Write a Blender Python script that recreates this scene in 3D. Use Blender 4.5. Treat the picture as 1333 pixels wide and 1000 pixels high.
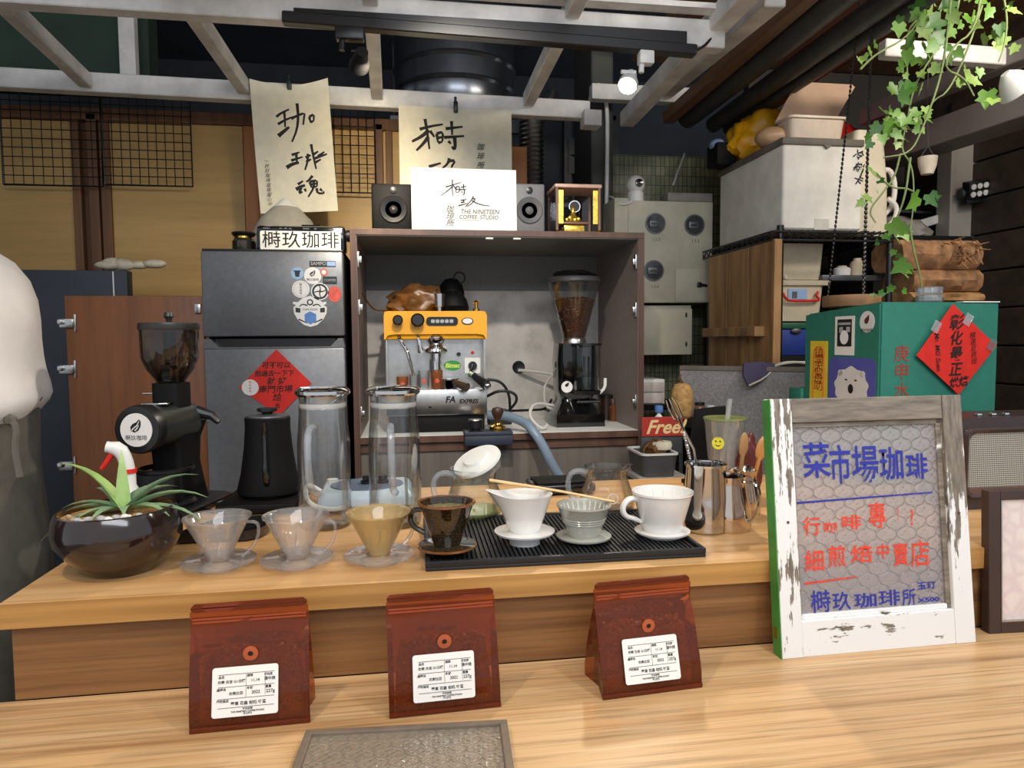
import bpy, bmesh, math, random
from mathutils import Vector, Matrix, Euler, noise as mnoise
random.seed(7)
PI = math.pi
scn = bpy.context.scene
for o in list(bpy.data.objects): bpy.data.objects.remove(o)
COL = scn.collection

# ------------------------------------------------------------------ camera
FPX = 910.0
_Y = Vector((530-666.5, 500-443, FPX)).normalized()
_X = Vector((6712-666.5, 500-395, FPX)); _X = (_X-_Y*_X.dot(_Y)).normalized()
_Z = _Y.cross(_X)
if _Z.y < 0: _Z = -_Z
CAMP = Vector((0, 0, 1.206))
def wdir(x, y, z):                       # camera-frame direction to world
    c = Vector((x, y, z)); return Vector((_X.dot(c), _Y.dot(c), _Z.dot(c)))
cam = bpy.data.cameras.new('camera'); camo = bpy.data.objects.new('camera', cam); COL.objects.link(camo)
cam.sensor_fit = 'HORIZONTAL'; cam.sensor_width = 36; cam.lens = 36*FPX/1333; cam.clip_start = .02
r_, u_, b_ = wdir(1, 0, 0), wdir(0, 1, 0), wdir(0, 0, -1)
camo.matrix_world = Matrix(((r_.x, u_.x, b_.x, 0), (r_.y, u_.y, b_.y, 0), (r_.z, u_.z, b_.z, CAMP.z), (0, 0, 0, 1)))
scn.camera = camo
def at(px, py, X=None, Y=None, Z=None):  # a spot of the photograph at a known depth, side or height
    d = wdir(px-666.5, 500-py, FPX)
    t = (Y-CAMP.y)/d.y if Y is not None else (Z-CAMP.z)/d.z if Z is not None else (X-CAMP.x)/d.x
    return CAMP+d*t

# ------------------------------------------------------------------ light and exposure
scn.view_settings.view_transform = 'Standard'; scn.view_settings.look = 'None'
scn.view_settings.gamma = 1; scn.view_settings.use_curve_mapping = False
scn.view_settings.exposure = 0.15
w = bpy.data.worlds.new('market_hall_air'); scn.world = w; w.use_nodes = True
bg = w.node_tree.nodes['Background']; bg.inputs[0].default_value = (.88, .93, 1, 1); bg.inputs[1].default_value = .68
scn.cycles.transparent_max_bounces = 40; scn.cycles.max_bounces = 14
def spot(name, loc, tgt, power, col, ang=70, blend=.5, size=.03):
    l = bpy.data.lights.new(name, 'SPOT'); l.energy = power; l.color = col; l.spot_size = math.radians(ang)
    l.spot_blend = blend; l.shadow_soft_size = size
    o = bpy.data.objects.new(name, l); COL.objects.link(o); o.location = loc
    o.rotation_euler = (Vector(tgt)-Vector(loc)).to_track_quat('-Z', 'Y').to_euler(); return o
def area(name, loc, tgt, power, col, sx, sy):
    l = bpy.data.lights.new(name, 'AREA'); l.energy = power; l.color = col; l.shape = 'RECTANGLE'; l.size = sx; l.size_y = sy
    o = bpy.data.objects.new(name, l); COL.objects.link(o); o.location = loc
    o.rotation_euler = (Vector(tgt)-Vector(loc)).to_track_quat('-Z', 'Y').to_euler(); return o
WARM, NEUT, COOL = (1, .80, .58), (1, .90, .78), (.82, .92, 1)
spot('track_lamp_light', (.63, 1.93, 1.90), (.10, 1.15, .85), 30, (1, .88, .70), 100, .6, .03)
spot('counter_lamp_left', (-.55, .35, 2.30), (-.10, 1.05, .8), 34, (1, .82, .60), 85, .7, .04)
spot('counter_lamp_right', (.75, .25, 2.30), (.55, 1.05, .8), 25, (1, .94, .85), 80, .7, .04)
spot('cool_lamp_right', (1.25, .75, 2.25), (.55, 1.25, .9), 13, (.78, .90, 1), 75, .6, .03)
spot('wall_lamp', (-.10, 1.95, 1.95), (-.36, 2.95, 1.62), 58, (1, .84, .58), 88, .8, .03)
spot('cabinet_lamp', (.15, 1.0, 2.28), (.25, 2.5, 1.30), 78, (1, .92, .80), 48, .7, .03)
area('aisle_tube_lamp', (.3, -1.1, 2.5), (.3, 1.6, 1.1), 26, (.93, .95, 1), 2.2, .5)
area('stall_fill_right', (1.75, 1.15, 2.33), (1.55, 2.35, 1.55), 17, NEUT, .9, .15)  # fill light without a fitting, aimed to brighten the foam box

# ------------------------------------------------------------------ materials
def lin(c):
    def f(v):
        v /= 255.0
        return v/12.92 if v <= .04045 else ((v+.055)/1.055)**2.4
    return (f(c[0]), f(c[1]), f(c[2]), 1)
class NT:
    def __init__(s, name):
        s.m = bpy.data.materials.new(name); s.m.use_nodes = True; s.t = s.m.node_tree; s.n = s.t.nodes; s.l = s.t.links
        s.b = s.n['Principled BSDF']; s.out = s.n['Material Output']
    def new(s, typ, **k):
        x = s.n.new(typ)
        for a, v in k.items(): setattr(x, a, v)
        return x
    def set(s, **k):
        for a, v in k.items(): s.b.inputs[a.replace('_', ' ')].default_value = v
    def co(s, scale=(1, 1, 1), kind='Object', rot=(0, 0, 0)):
        tc = s.new('ShaderNodeTexCoord'); mp = s.new('ShaderNodeMapping'); mp.inputs['Scale'].default_value = scale
        mp.inputs['Rotation'].default_value = rot
        s.l.new(tc.outputs[kind], mp.inputs[0]); return mp.outputs[0]
    def noise(s, vec, scale=5, detail=3, rough=.55):
        x = s.new('ShaderNodeTexNoise'); x.inputs['Scale'].default_value = scale; x.inputs['Detail'].default_value = detail
        x.inputs['Roughness'].default_value = rough; s.l.new(vec, x.inputs['Vector']); return x.outputs['Fac']
    def ramp(s, fac, stops):
        x = s.new('ShaderNodeValToRGB'); e = x.color_ramp.elements
        while len(e) < len(stops): e.new(.5)
        for i, (p, c) in enumerate(stops): e[i].position = p; e[i].color = lin(c) if len(c) == 3 else c
        s.l.new(fac, x.inputs[0]); return x.outputs[0]
    def bump(s, h, strength=.3, dist=.002):
        x = s.new('ShaderNodeBump'); x.inputs['Strength'].default_value = strength; x.inputs['Distance'].default_value = dist
        s.l.new(h, x.inputs['Height']); s.l.new(x.outputs[0], s.b.inputs['Normal']); return x.outputs[0]
    def mixc(s, fac, a, b, typ='MIX'):
        x = s.new('ShaderNodeMix', data_type='RGBA', blend_type=typ)
        if hasattr(fac, 'links'): s.l.new(fac, x.inputs[0])
        else: x.inputs[0].default_value = fac
        for i, c in ((6, a), (7, b)):
            if hasattr(c, 'links'): s.l.new(c, x.inputs[i])
            else: x.inputs[i].default_value = lin(c)
        return x.outputs[2]
    def base(s, c): s.l.new(c, s.b.inputs['Base Color'])
def mk(name, c, rough=.5, metal=0, var=.08, ns=14, bump=0, bs=60, coat=0, spec=.5):
    t = NT(name); t.set(Roughness=rough, Metallic=metal); t.b.inputs['Specular IOR Level'].default_value = spec
    if coat: t.b.inputs['Coat Weight'].default_value = coat; t.b.inputs['Coat Roughness'].default_value = .06
    v = t.co()
    if var:
        lo = tuple(x*(1-var) for x in c); hi = tuple(min(255, x*(1+var)) for x in c)
        t.base(t.ramp(t.noise(v, ns, 4), [(.3, lo), (.7, hi)]))
    else: t.b.inputs['Base Color'].default_value = lin(c)
    if bump: t.bump(t.noise(v, bs, 4), bump)
    return t.m
def wood(name, stops, stretch=(1.3, 34, 34), rough=.45, fine=.25, bump=.08, rot=(0, 0, 0), sc=1.0):
    t = NT(name); t.set(Roughness=rough)
    v = t.co(stretch, rot=rot); n1 = t.noise(v, sc, 5, .6)
    v2 = t.co(tuple(q*5 for q in stretch), rot=rot); n2 = t.noise(v2, sc, 3, .7)
    c1 = t.ramp(n1, stops)
    dark = tuple(q*.72 for q in stops[0][1])
    f = t.new('ShaderNodeMath', operation='MULTIPLY_ADD'); t.l.new(n2, f.inputs[0]); f.inputs[1].default_value = 2.2*fine*2; f.inputs[2].default_value = -1.05*fine*2; f.use_clamp = True
    t.base(t.mixc(f.outputs[0], c1, dark)); t.bump(n1, bump); return t.m
def glass(name, tint=(.96, .98, .98), edge=(.80, .84, .85), gl=1.0, body=0, bodyc=(220, 220, 220), bumpf=None, ior=1.45, rough=.02):
    """thin-walled glass: clear, mirror-like at grazing angles, tinted where one looks along the wall"""
    t = NT(name); n, l = t.n, t.l
    tr = t.new('ShaderNodeBsdfTransparent'); gb = t.new('ShaderNodeBsdfGlossy'); gb.inputs['Roughness'].default_value = rough
    lw = t.new('ShaderNodeLayerWeight'); lw.inputs['Blend'].default_value = .35
    pw = t.new('ShaderNodeMath', operation='POWER'); l.new(lw.outputs['Facing'], pw.inputs[0]); pw.inputs[1].default_value = 3
    mx = t.new('ShaderNodeMix', data_type='RGBA'); l.new(pw.outputs[0], mx.inputs[0])
    mx.inputs[6].default_value = tint+(1,); mx.inputs[7].default_value = edge+(1,); l.new(mx.outputs[2], tr.inputs[0])
    fr = t.new('ShaderNodeFresnel'); fr.inputs[0].default_value = ior
    fm = t.new('ShaderNodeMath', operation='MULTIPLY'); l.new(fr.outputs[0], fm.inputs[0]); fm.inputs[1].default_value = gl; fc_ = t.new('ShaderNodeMath', operation='MINIMUM'); l.new(fm.outputs[0], fc_.inputs[0]); fc_.inputs[1].default_value = .45; fm = fc_
    ms = t.new('ShaderNodeMixShader'); l.new(fm.outputs[0], ms.inputs[0]); 
    top = tr.outputs[0]
    if body:
        df = t.new('ShaderNodeBsdfDiffuse'); df.inputs[0].default_value = lin(bodyc)
        mb = t.new('ShaderNodeMixShader'); mb.inputs[0].default_value = body; l.new(tr.outputs[0], mb.inputs[1]); l.new(df.outputs[0], mb.inputs[2]); top = mb.outputs[0]
    l.new(top, ms.inputs[1]); l.new(gb.outputs[0], ms.inputs[2]); l.new(ms.outputs[0], t.out.inputs[0])
    if bumpf:
        bp = t.new('ShaderNodeBump'); bp.inputs['Strength'].default_value = bumpf[1]; bp.inputs['Distance'].default_value = .003
        l.new(bumpf[0](t), bp.inputs['Height'])
        for q in (gb, fr, lw): l.new(bp.outputs[0], q.inputs['Normal'])
    return t.m
def emit(name, c, s):
    t = NT(name); t.set(Emission_Strength=s); t.b.inputs['Emission Color'].default_value = lin(c); t.b.inputs['Base Color'].default_value = lin(c); return t.m

# ------------------------------------------------------------------ geometry helpers
class B:
    """collects shapes, then links them as one mesh object"""
    def __init__(s): s.b = bmesh.new()
    def _xf(s, vs, mx):
        if mx is not None: bmesh.ops.transform(s.b, matrix=mx, verts=vs)
    def box(s, x0, x1, y0, y1, z0, z1, bev=0, mx=None, seg=2):
        r = bmesh.ops.create_cube(s.b, size=1); vs = r['verts']
        bmesh.ops.scale(s.b, vec=(x1-x0, y1-y0, z1-z0), verts=vs); bmesh.ops.translate(s.b, vec=((x0+x1)/2, (y0+y1)/2, (z0+z1)/2), verts=vs)
        if bev:
            es = list({e for v in vs for e in v.link_edges})
            rr = bmesh.ops.bevel(s.b, geom=es, offset=bev, segments=seg, profile=.5, affect='EDGES'); vs = list(set(rr['verts']) | {v for v in vs if v.is_valid})
        s._xf(vs, mx); return s
    def cb(s, c, d, bev=0, rot=None, seg=2):
        mx = Matrix.Translation(c) @ (Euler(rot).to_matrix().to_4x4() if rot else Matrix.Identity(4))
        return s.box(-d[0]/2, d[0]/2, -d[1]/2, d[1]/2, -d[2]/2, d[2]/2, bev, mx, seg)
    def rings(s, rs, cap0=True, cap1=True, loop=False):
        L = [[s.b.verts.new(p) for p in r] for r in rs]; n = len(L[0])
        R = list(range(len(L)-1))+([len(L)-1] if loop else [])
        for i in R:
            a, c = L[i], L[(i+1) % len(L)]
            for k in range(n): 
                try: s.b.faces.new((a[k], a[(k+1) % n], c[(k+1) % n], c[k]))
                except ValueError: pass
        if not loop:
            if cap0 and n > 2: s.b.faces.new(list(reversed(L[0])))
            if cap1 and n > 2: s.b.faces.new(L[-1])
        return s
    def lathe(s, prof, c=(0, 0, 0), seg=32, mx=None, loop=False, sx=1, sy=1):
        rs = []
        for r, z in prof:
            rs.append([Vector((max(r, 1e-5)*math.cos(2*PI*k/seg)*sx, max(r, 1e-5)*math.sin(2*PI*k/seg)*sy, z)) for k in range(seg)])
        M = Matrix.Translation(c) @ (mx if mx is not None else Matrix.Identity(4))
        return s.rings([[M @ p for p in r] for r in rs], loop=loop)
    def cyl(s, a, c, r, r2=None, seg=20, cap=True):
        a, c = Vector(a), Vector(c); q = (c-a).to_track_quat('Z', 'Y').to_matrix(); r2 = r if r2 is None else r2
        R = [[p+q @ Vector((rr*math.cos(2*PI*k/seg), rr*math.sin(2*PI*k/seg), 0)) for k in range(seg)] for p, rr in ((a, r), (c, r2))]
        return s.rings(R, cap, cap)
    def tube(s, pts, r, seg=8, smooth=0, cap=True, flat=1.0):
        P = [Vector(p) for p in pts]
        for _ in range(smooth):
            Q = [P[0]]
            for i in range(len(P)-1): Q += [P[i]*.75+P[i+1]*.25, P[i]*.25+P[i+1]*.75]
            P = Q+[P[-1]]
        n = len(P); rr = r if isinstance(r, (list, tuple)) else [r]*n
        if len(rr) != n:
            o = rr; rr = [o[0]+(o[-1]-o[0])*i/(n-1) if len(o) == 2 else o[min(len(o)-1, int(i*len(o)/n))] for i in range(n)]
        up = None; rs = []
        for i, p in enumerate(P):
            d = (P[min(i+1, n-1)]-P[max(i-1, 0)]).normalized()
            if up is None:
                up = Vector((0, 0, 1)) if abs(d.z) < .9 else Vector((1, 0, 0))
            x = d.cross(up)
            if x.length < 1e-6: x = d.orthogonal()
            x.normalize(); up = x.cross(d).normalized()
            rs.append([p+x*(rr[i]*math.cos(2*PI*k/seg))+up*(rr[i]*flat*math.sin(2*PI*k/seg)) for k in range(seg)])
        return s.rings(rs, cap, cap)
    def prism(s, poly, y0, y1, mx=None):
        """polygon in x,z pushed from y0 to y1"""
        M = mx if mx is not None else Matrix.Identity(4)
        return s.rings([[M @ Vector((x, y0, z)) for x, z in poly], [M @ Vector((x, y1, z)) for x, z in poly]])
    def prismz(s, poly, z0, z1, mx=None):
        M = mx if mx is not None else Matrix.Identity(4)
        return s.rings([[M @ Vector((x, y, z0)) for x, y in poly], [M @ Vector((x, y, z1)) for x, y in poly]])
    def ball(s, c, r, seg=16, mx=None, rot=None):
        rr = (r, r, r) if not isinstance(r, (tuple, list)) else r
        M = Matrix.Translation(c) @ (Euler(rot).to_matrix().to_4x4() if rot else Matrix.Identity(4)) @ Matrix.Diagonal((rr[0], rr[1], rr[2], 1))
        bmesh.ops.create_uvsphere(s.b, u_segments=seg, v_segments=max(5, seg//2), radius=1, matrix=M); return s
    def ico(s, c, r, sub=1, rot=None):
        rr = (r, r, r) if not isinstance(r, (tuple, list)) else r
        M = Matrix.Translation(c) @ (Euler(rot).to_matrix().to_4x4() if rot else Matrix.Identity(4)) @ Matrix.Diagonal((rr[0], rr[1], rr[2], 1))
        bmesh.ops.create_icosphere(s.b, subdivisions=sub, radius=1, matrix=M); return s
    def face(s, pts):
        s.b.faces.new([s.b.verts.new(p) for p in pts]); return s
    def gridf(s, nx, ny, f):
        V = [[s.b.verts.new(f(i/nx, j/ny)) for i in range(nx+1)] for j in range(ny+1)]
        for j in range(ny):
            for i in range(nx): s.b.faces.new((V[j][i], V[j][i+1], V[j+1][i+1], V[j+1][i]))
        return s
    def ink(s, strokes, w, y=0, mp=lambda x, z: (x, z), sub=1):
        """flat brush strokes in the x,z plane; each a list of points, thick at the start and thin at the end"""
        for st in strokes:
            k = 1.0
            if isinstance(st[0], (int, float)): k = st[0]; st = st[1]
            P = [Vector(mp(*p)) for p in st]
            for _ in range(sub):
                if len(P) > 2:
                    Q = [P[0]]
                    for i in range(len(P)-1): Q += [P[i]*.75+P[i+1]*.25, P[i]*.25+P[i+1]*.75]
                    P = Q+[P[-1]]
            n = len(P); pr = None
            for i, p in enumerate(P):
                d = (P[min(i+1, n-1)]-P[max(i-1, 0)]); d = d.normalized() if d.length > 0 else Vector((1, 0))
                t = i/(n-1); hw = w*k*.5*(1.0-.45*t)
                a = Vector((p.x-d.y*hw, y, p.y+d.x*hw)); c = Vector((p.x+d.y*hw, y, p.y-d.x*hw))
                cur = (s.b.verts.new(a), s.b.verts.new(c))
                if pr: s.b.faces.new((pr[0], pr[1], cur[1], cur[0]))
                pr = cur
        return s
    def out(s, name, mat, parent=None, sm=35, kind=None, label=None, loc=None, rot=None):
        me = bpy.data.meshes.new(name); bmesh.ops.recalc_face_normals(s.b, faces=s.b.faces); s.b.to_mesh(me); s.b.free()
        for m in (mat if isinstance(mat, (list, tuple)) else [mat]): me.materials.append(m)
        if sm:
            me.polygons.foreach_set('use_smooth', [True]*len(me.polygons)); me.set_sharp_from_angle(angle=math.radians(sm))
        o = bpy.data.objects.new(name, me); COL.objects.link(o); o.parent = parent
        if kind: o['kind'] = kind
        if label: o['label'] = label
        if loc is not None: o.location = loc
        if rot is not None: o.rotation_euler = rot
        return o
def thing(name, label, cat, loc=(0, 0, 0), rot=(0, 0, 0), group=None):
    o = bpy.data.objects.new(name, None); COL.objects.link(o); o.location = loc
    o.rotation_euler = rot if isinstance(rot, (tuple, list)) else (0, 0, rot)
    o.empty_display_size = .02; o['label'] = label; o['category'] = cat; o['kind'] = 'thing'
    if group: o['group'] = group
    return o
def tag(o, label, cat, group=None):
    o['label'] = label; o['category'] = cat
    if group: o['group'] = group
    return o
def struct(o): o['kind'] = 'structure'; return o
def share(src, name, parent, loc=None, rot=None, scale=None):
    c = src.copy(); c.name = name; COL.objects.link(c); c.parent = parent
    if loc is not None: c.location = loc
    if rot is not None: c.rotation_euler = rot
    if scale is not None: c.scale = scale
    return c
def dup(root, loc, rot=None, label=None):
    r = root.copy(); COL.objects.link(r); r.location = loc
    if rot is not None: r.rotation_euler = rot if isinstance(rot, (tuple, list)) else (0, 0, rot)
    if label: r['label'] = label
    for ch in list(root.children):
        c = ch.copy(); COL.objects.link(c); c.parent = r
        for g in ch.children:
            d = g.copy(); COL.objects.link(d); d.parent = c
    return r
def text(parent, s, size, mat, loc, rot=(PI/2, 0, 0), name='lettering', shear=0, align='CENTER', bold=0, sx=1.0, lsp=1.0, csp=1.0):
    cu = bpy.data.curves.new('t', 'FONT'); cu.body = s; cu.size = size; cu.align_x = align; cu.align_y = 'CENTER'
    cu.shear = shear; cu.offset = bold; cu.resolution_u = 3; cu.space_line = lsp; cu.space_character = csp
    to = bpy.data.objects.new('t', cu); COL.objects.link(to)
    me = bpy.data.meshes.new_from_object(to); bpy.data.objects.remove(to); bpy.data.curves.remove(cu)
    me.materials.clear(); me.materials.append(mat)
    o = bpy.data.objects.new(name, me); COL.objects.link(o); o.parent = parent; o.location = loc; o.rotation_euler = rot
    o.scale = (sx, 1, 1); return o
def arc(cx, cy, r, a0, a1, n=10): return [(cx+r*math.cos(a0+(a1-a0)*i/n), cy+r*math.sin(a0+(a1-a0)*i/n)) for i in range(n+1)]
def rrect(x0, x1, z0, z1, r, n=4):
    return arc(x1-r, z1-r, r, 0, PI/2, n)+arc(x0+r, z1-r, r, PI/2, PI, n)+arc(x0+r, z0+r, r, PI, 1.5*PI, n)+arc(x1-r, z0+r, r, 1.5*PI, 2*PI, n)
def disc(r, n=24, cx=0, cz=0): return [(cx+r*math.cos(2*PI*k/n), cz+r*math.sin(2*PI*k/n)) for k in range(n)]

# ------------------------------------------------------------------ palette
UC, LC = .85, .708
M = {}
M['oak'] = wood('oak_laminate', [(.30, (176, 128, 76)), (.50, (205, 160, 106)), (.72, (220, 180, 128))], (1.1, 26, 26), .38, .22)
M['oak_low'] = wood('oak_laminate_pale', [(.30, (168, 126, 82)), (.5, (206, 166, 118)), (.72, (218, 182, 136))], (.8, 34, 34), .36, .62)
M['oak_shaded'] = wood('oak_laminate_riser', [(.28, (104, 68, 38)), (.5, (138, 96, 56)), (.74, (156, 114, 70))], (.9, 42, 42), .45, .45)  # similar oak, with the riser's shade mixed into the colour
M['oak_edge'] = wood('oak_edge_band', [(.3, (158, 112, 56)), (.7, (196, 148, 84))], (1.2, 30, 60), .42, .15)
M['ply'] = wood('yellow_plywood', [(.25, (164, 130, 72)), (.55, (184, 148, 86)), (.8, (196, 160, 98))], (1.2, 8, 14), .5, .12)
M['ply_brown'] = wood('brown_batten_wood', [(.3, (84, 52, 28)), (.7, (118, 78, 44))], (20, 20, 1), .55, .2)
M['orange_wood'] = wood('orange_batten_wood', [(.3, (168, 104, 48)), (.7, (190, 124, 62))], (20, 20, 1), .5, .15)
M['white_paint'] = mk('white_painted_timber', (214, 212, 208), .55, var=.10, ns=9, bump=.15, bs=30)
M['white'] = mk('white_plastic', (226, 226, 222), .35, var=.02)
M['white_ceramic'] = mk('white_glazed_ceramic', (232, 230, 226), .12, var=.01, coat=.6)
M['black'] = mk('black_plastic', (22, 22, 24), .35, var=.05)
M['black_matt'] = mk('matt_black', (13, 13, 14), .6, var=.1, spec=.2)
M['black_gloss'] = mk('glossy_black', (14, 14, 15), .12, var=0, coat=.5)
M['rubber'] = mk('black_rubber', (28, 29, 32), .42, var=.05)
M['dark_void'] = mk('dark_ceiling_board', (62, 68, 76), .8, var=.15, ns=3)
M['steel'] = mk('polished_steel', (205, 205, 205), .08, 1, var=.01)
M['steel_b'] = mk('brushed_steel', (190, 190, 188), .28, 1, var=.05, ns=40)
M['chrome'] = mk('chrome', (225, 225, 228), .05, 1, var=0)
M['grey_steel'] = mk('grey_enamel_steel', (96, 98, 102), .38, .5, var=.05, ns=60)
M['brass'] = mk('brass', (214, 170, 80), .2, 1, var=.04)
M['paper'] = mk('off_white_paper', (226, 220, 198), .8, var=.025, ns=30)
M['paper_w'] = mk('white_board', (238, 236, 230), .6, var=.01)
M['ink'] = mk('black_ink', (20, 18, 18), .7, var=0)
M['ink_grey'] = mk('grey_print', (90, 88, 88), .7, var=0)
M['red_paper'] = mk('red_paper', (214, 36, 22), .6, var=.05, ns=20)
M['blue_ink'] = mk('blue_marker', (40, 48, 150), .5, var=.1, ns=80)
M['red_ink'] = mk('red_marker', (222, 66, 44), .5, var=.1, ns=80)
M['glass'] = glass('clear_glass')
M['glass_t'] = glass('clear_glass_thin', (.985, .99, .99), (.60, .64, .66), 1.3)
M['glass_h'] = glass('clear_glass_handle', (.9, .93, .95), (.50, .54, .57), 1.6, .16, (240, 244, 248))
M['plastic_clear'] = glass('clear_plastic', (.96, .95, .94), (.80, .78, .78), 1.3, .11, (240, 238, 236))
M['cab_wood'] = wood('walnut_veneer', [(.3, (74, 50, 40)), (.7, (102, 74, 60))], (20, 20, 1.2), .45, .2)
M['door_wood'] = wood('mahogany_veneer', [(.3, (122, 72, 34)), (.55, (144, 86, 42)), (.8, (152, 94, 48))], (16, 16, 1.0), .45, .25)
# ================================================================== THE SETTING
def bar(bb, a, c, w, h):
    a, c = Vector(a), Vector(c); d = c-a; q = d.to_track_quat('Y', 'Z').to_matrix().to_4x4()
    return bb.box(-w/2, w/2, 0, d.length, -h/2, h/2, .003, Matrix.Translation(a) @ q, 1)
M['floor'] = mk('grey_concrete_floor', (120, 116, 110), .6, var=.1, ns=4)
struct(B().box(-3, 3.2, -1.5, 4.8, -.05, 0).out('floor', M['floor'], sm=0))

# ---- back wall of yellow plywood sheets between brown battens
YW = 2.95
wb = struct(B().box(-2.6, .40, YW+.02, YW+.06, 0, 2.10).out('wall_back', M['ply_brown'], sm=0))
def xw(px, py=250, Y=YW): return at(px, py, Y=Y).x
edges = [(-2.6, xw(96)), (xw(108), xw(131)-.004), (xw(145), xw(318)), (xw(336), xw(505)), (xw(512), .40)]
B().box(edges[0][0], edges[0][1], YW, YW+.02, 0, 2.06).out('plywood_sheet', M['ply'], wb, 0)
B().box(edges[2][0], edges[2][1], YW, YW+.02, 0, 2.06).out('plywood_sheet', M['ply'], wb, 0)
B().box(edges[3][0], edges[3][1], YW, YW+.02, 0, 2.06).out('plywood_sheet', M['ply'], wb, 0)
B().box(edges[4][0], edges[4][1], YW, YW+.02, 0, 2.06).out('plywood_sheet', M['ply'], wb, 0)
for a, c, m, y in [(xw(96), xw(107), 'ply_brown', .012), (xw(118), xw(131), 'ply_brown', .02), (xw(133), xw(146), 'ply_brown', .014),
                (xw(319), xw(337), 'orange_wood', .006), (xw(490), xw(500), 'ply_brown', .02), (xw(503), xw(512), 'ply_brown', .012)]:
    B().box(a, c, YW-y, YW+.02, 0, 2.08, .003).out('batten', M[m], wb, 0)
B().box(-2.6, .30, YW-.02, YW+.02, 2.055, 2.10, .002).out('head_rail', M['ply_brown'], wb, 0)
B().box(xw(663), xw(684), YW-.05, YW+.06, 0, 2.0, .004).out('end_post', M['orange_wood'], wb, 0)
# the grey patch where the wall shows through the left wire panel
# ---- far dark room seen through the gap, with its strip window
M['far'] = mk('far_room_grey', (62, 66, 72), .8, var=.15, ns=3)
M['tube'] = mk('dark_grey_pipe', (62, 62, 62), .45, var=.1)
M['grey_col'] = mk('dark_green_grey_column', (66, 68, 62), .6, var=.12, ns=5)
struct(B().box(-3, 3.2, 4.7, 4.8, 0, 3).out('wall_rear', M['far'], sm=0))
M['sky_glass'] = emit('daylight_through_frosted_pane', (96, 140, 190), .55)
wn = struct(B().out('window_1', M['far'], sm=0)) if False else None
p0, p1 = at(738, 150, Y=4.65), at(800, 262, Y=4.65)
bw = B()
bw.box(p0.x, p1.x, 4.62, 4.68, p0.z-.03, p0.z+.03); bw.box(p0.x, p1.x, 4.62, 4.68, p1.z, p1.z+.06)
for k in range(5): 
    x = p0.x+(p1.x-p0.x)*k/4; bw.box(x-.025, x+.025, 4.62, 4.68, p1.z, p0.z)
for py in (200, 224): 
    z = at(760, py, Y=4.65).z; bw.box(p0.x, p1.x, 4.61, 4.67, z-.02, z+.09)
win = struct(bw.out('window_1', M['tube'], sm=0))
for za, zb in ((188, 199), (217, 222)):
    for k in range(4):
        x = p0.x+(p1.x-p0.x)*k/4
        B().box(x+.03, x+(p1.x-p0.x)/4-.03, 4.655, 4.665, at(760, zb, Y=4.65).z, at(760, za, Y=4.65).z).out('pane', M['sky_glass'], win, 0)
# ---- green tiled wall, column, partition
t = NT('small_green_wall_tiles'); v = t.co((1, 1, 1), rot=(PI/2, 0, 0))
br = t.new('ShaderNodeTexBrick'); br.offset = 0; br.inputs['Scale'].default_value = 1; br.inputs['Brick Width'].default_value = .021; br.inputs['Row Height'].default_value = .042
br.inputs['Mortar Size'].default_value = .0016; br.inputs['Color1'].default_value = lin((138, 142, 112)); br.inputs['Color2'].default_value = lin((112, 120, 92)); br.inputs['Mortar'].default_value = lin((58, 60, 46))
t.l.new(v, br.inputs['Vector']); t.base(t.mixc(t.ramp(t.noise(t.co(), 3, 5), [(.35, (110, 100, 80)), (.6, (255, 255, 255))]), (0, 0, 0), br.outputs['Color'], 'MULTIPLY') if False else t.mixc(.55, br.outputs['Color'], t.ramp(t.noise(t.co(), 4, 5), [(.35, (110, 98, 74)), (.65, (255, 255, 250))]), 'MULTIPLY'))
t.set(Roughness=.35); t.bump(br.outputs['Fac'], -.4); M['tile'] = t.m
YT = 3.05
XT0 = at(797, 250, Y=YT).x
struct(B().box(XT0, 1.55, YT, YT+.05, 0, 2.02).out('wall_tiled', M['tile'], sm=0))
struct(B().box(1.55, 3.2, YT, YT+.05, 0, 2.6).out('wall_behind_rack', mk('dark_board', (46, 42, 38), .7, var=.2, ns=3), sm=0))
xa = at(768, 250, Y=YT).x
struct(B().box(xa, XT0, YT-.02, YT+.3, 0, 2.6, .01).out('pillar', M['grey_col'], sm=0))
struct(B().box(-2.65, -2.6, .8, 4.8, 0, 2.7).out('wall_left', M['far'], sm=0))
# white conduit down the column
tag(B().tube([at(768, 130, Y=2.98), at(778, 107, Y=2.98), at(787, 118, Y=2.98), at(790, 140, Y=3.0), at(791, 170, Y=3.0), at(789, 300, Y=3.0)], .009, 8, 2).out('white_conduit', M['white']), 'white plastic conduit running down the dark column beside the green tiles', 'pipe')
# low grey partition at the right
pa, pb = at(885, 469, Y=2.42), at(1345, 491, Y=1.76)
M['part'] = mk('grey_speckled_board', (152, 148, 146), .6, var=.12, ns=120)
bb = B(); d = (pb-pa); L = d.length-.12; ang = math.atan2(d.y, d.x)
mx = Matrix.Translation((pa.x, pa.y, 0)) @ Matrix.Rotation(ang, 4, 'Z')
pt = struct(B().box(0, L, 0, .03, 0, 1.09, 0, mx).out('wall_partition', M['part'], sm=0))
B().box(0, L, -.004, .04, 1.090, 1.106, .002, mx).out('cap', mk('partition_cap', (120, 110, 98), .5), pt, 0)
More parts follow.
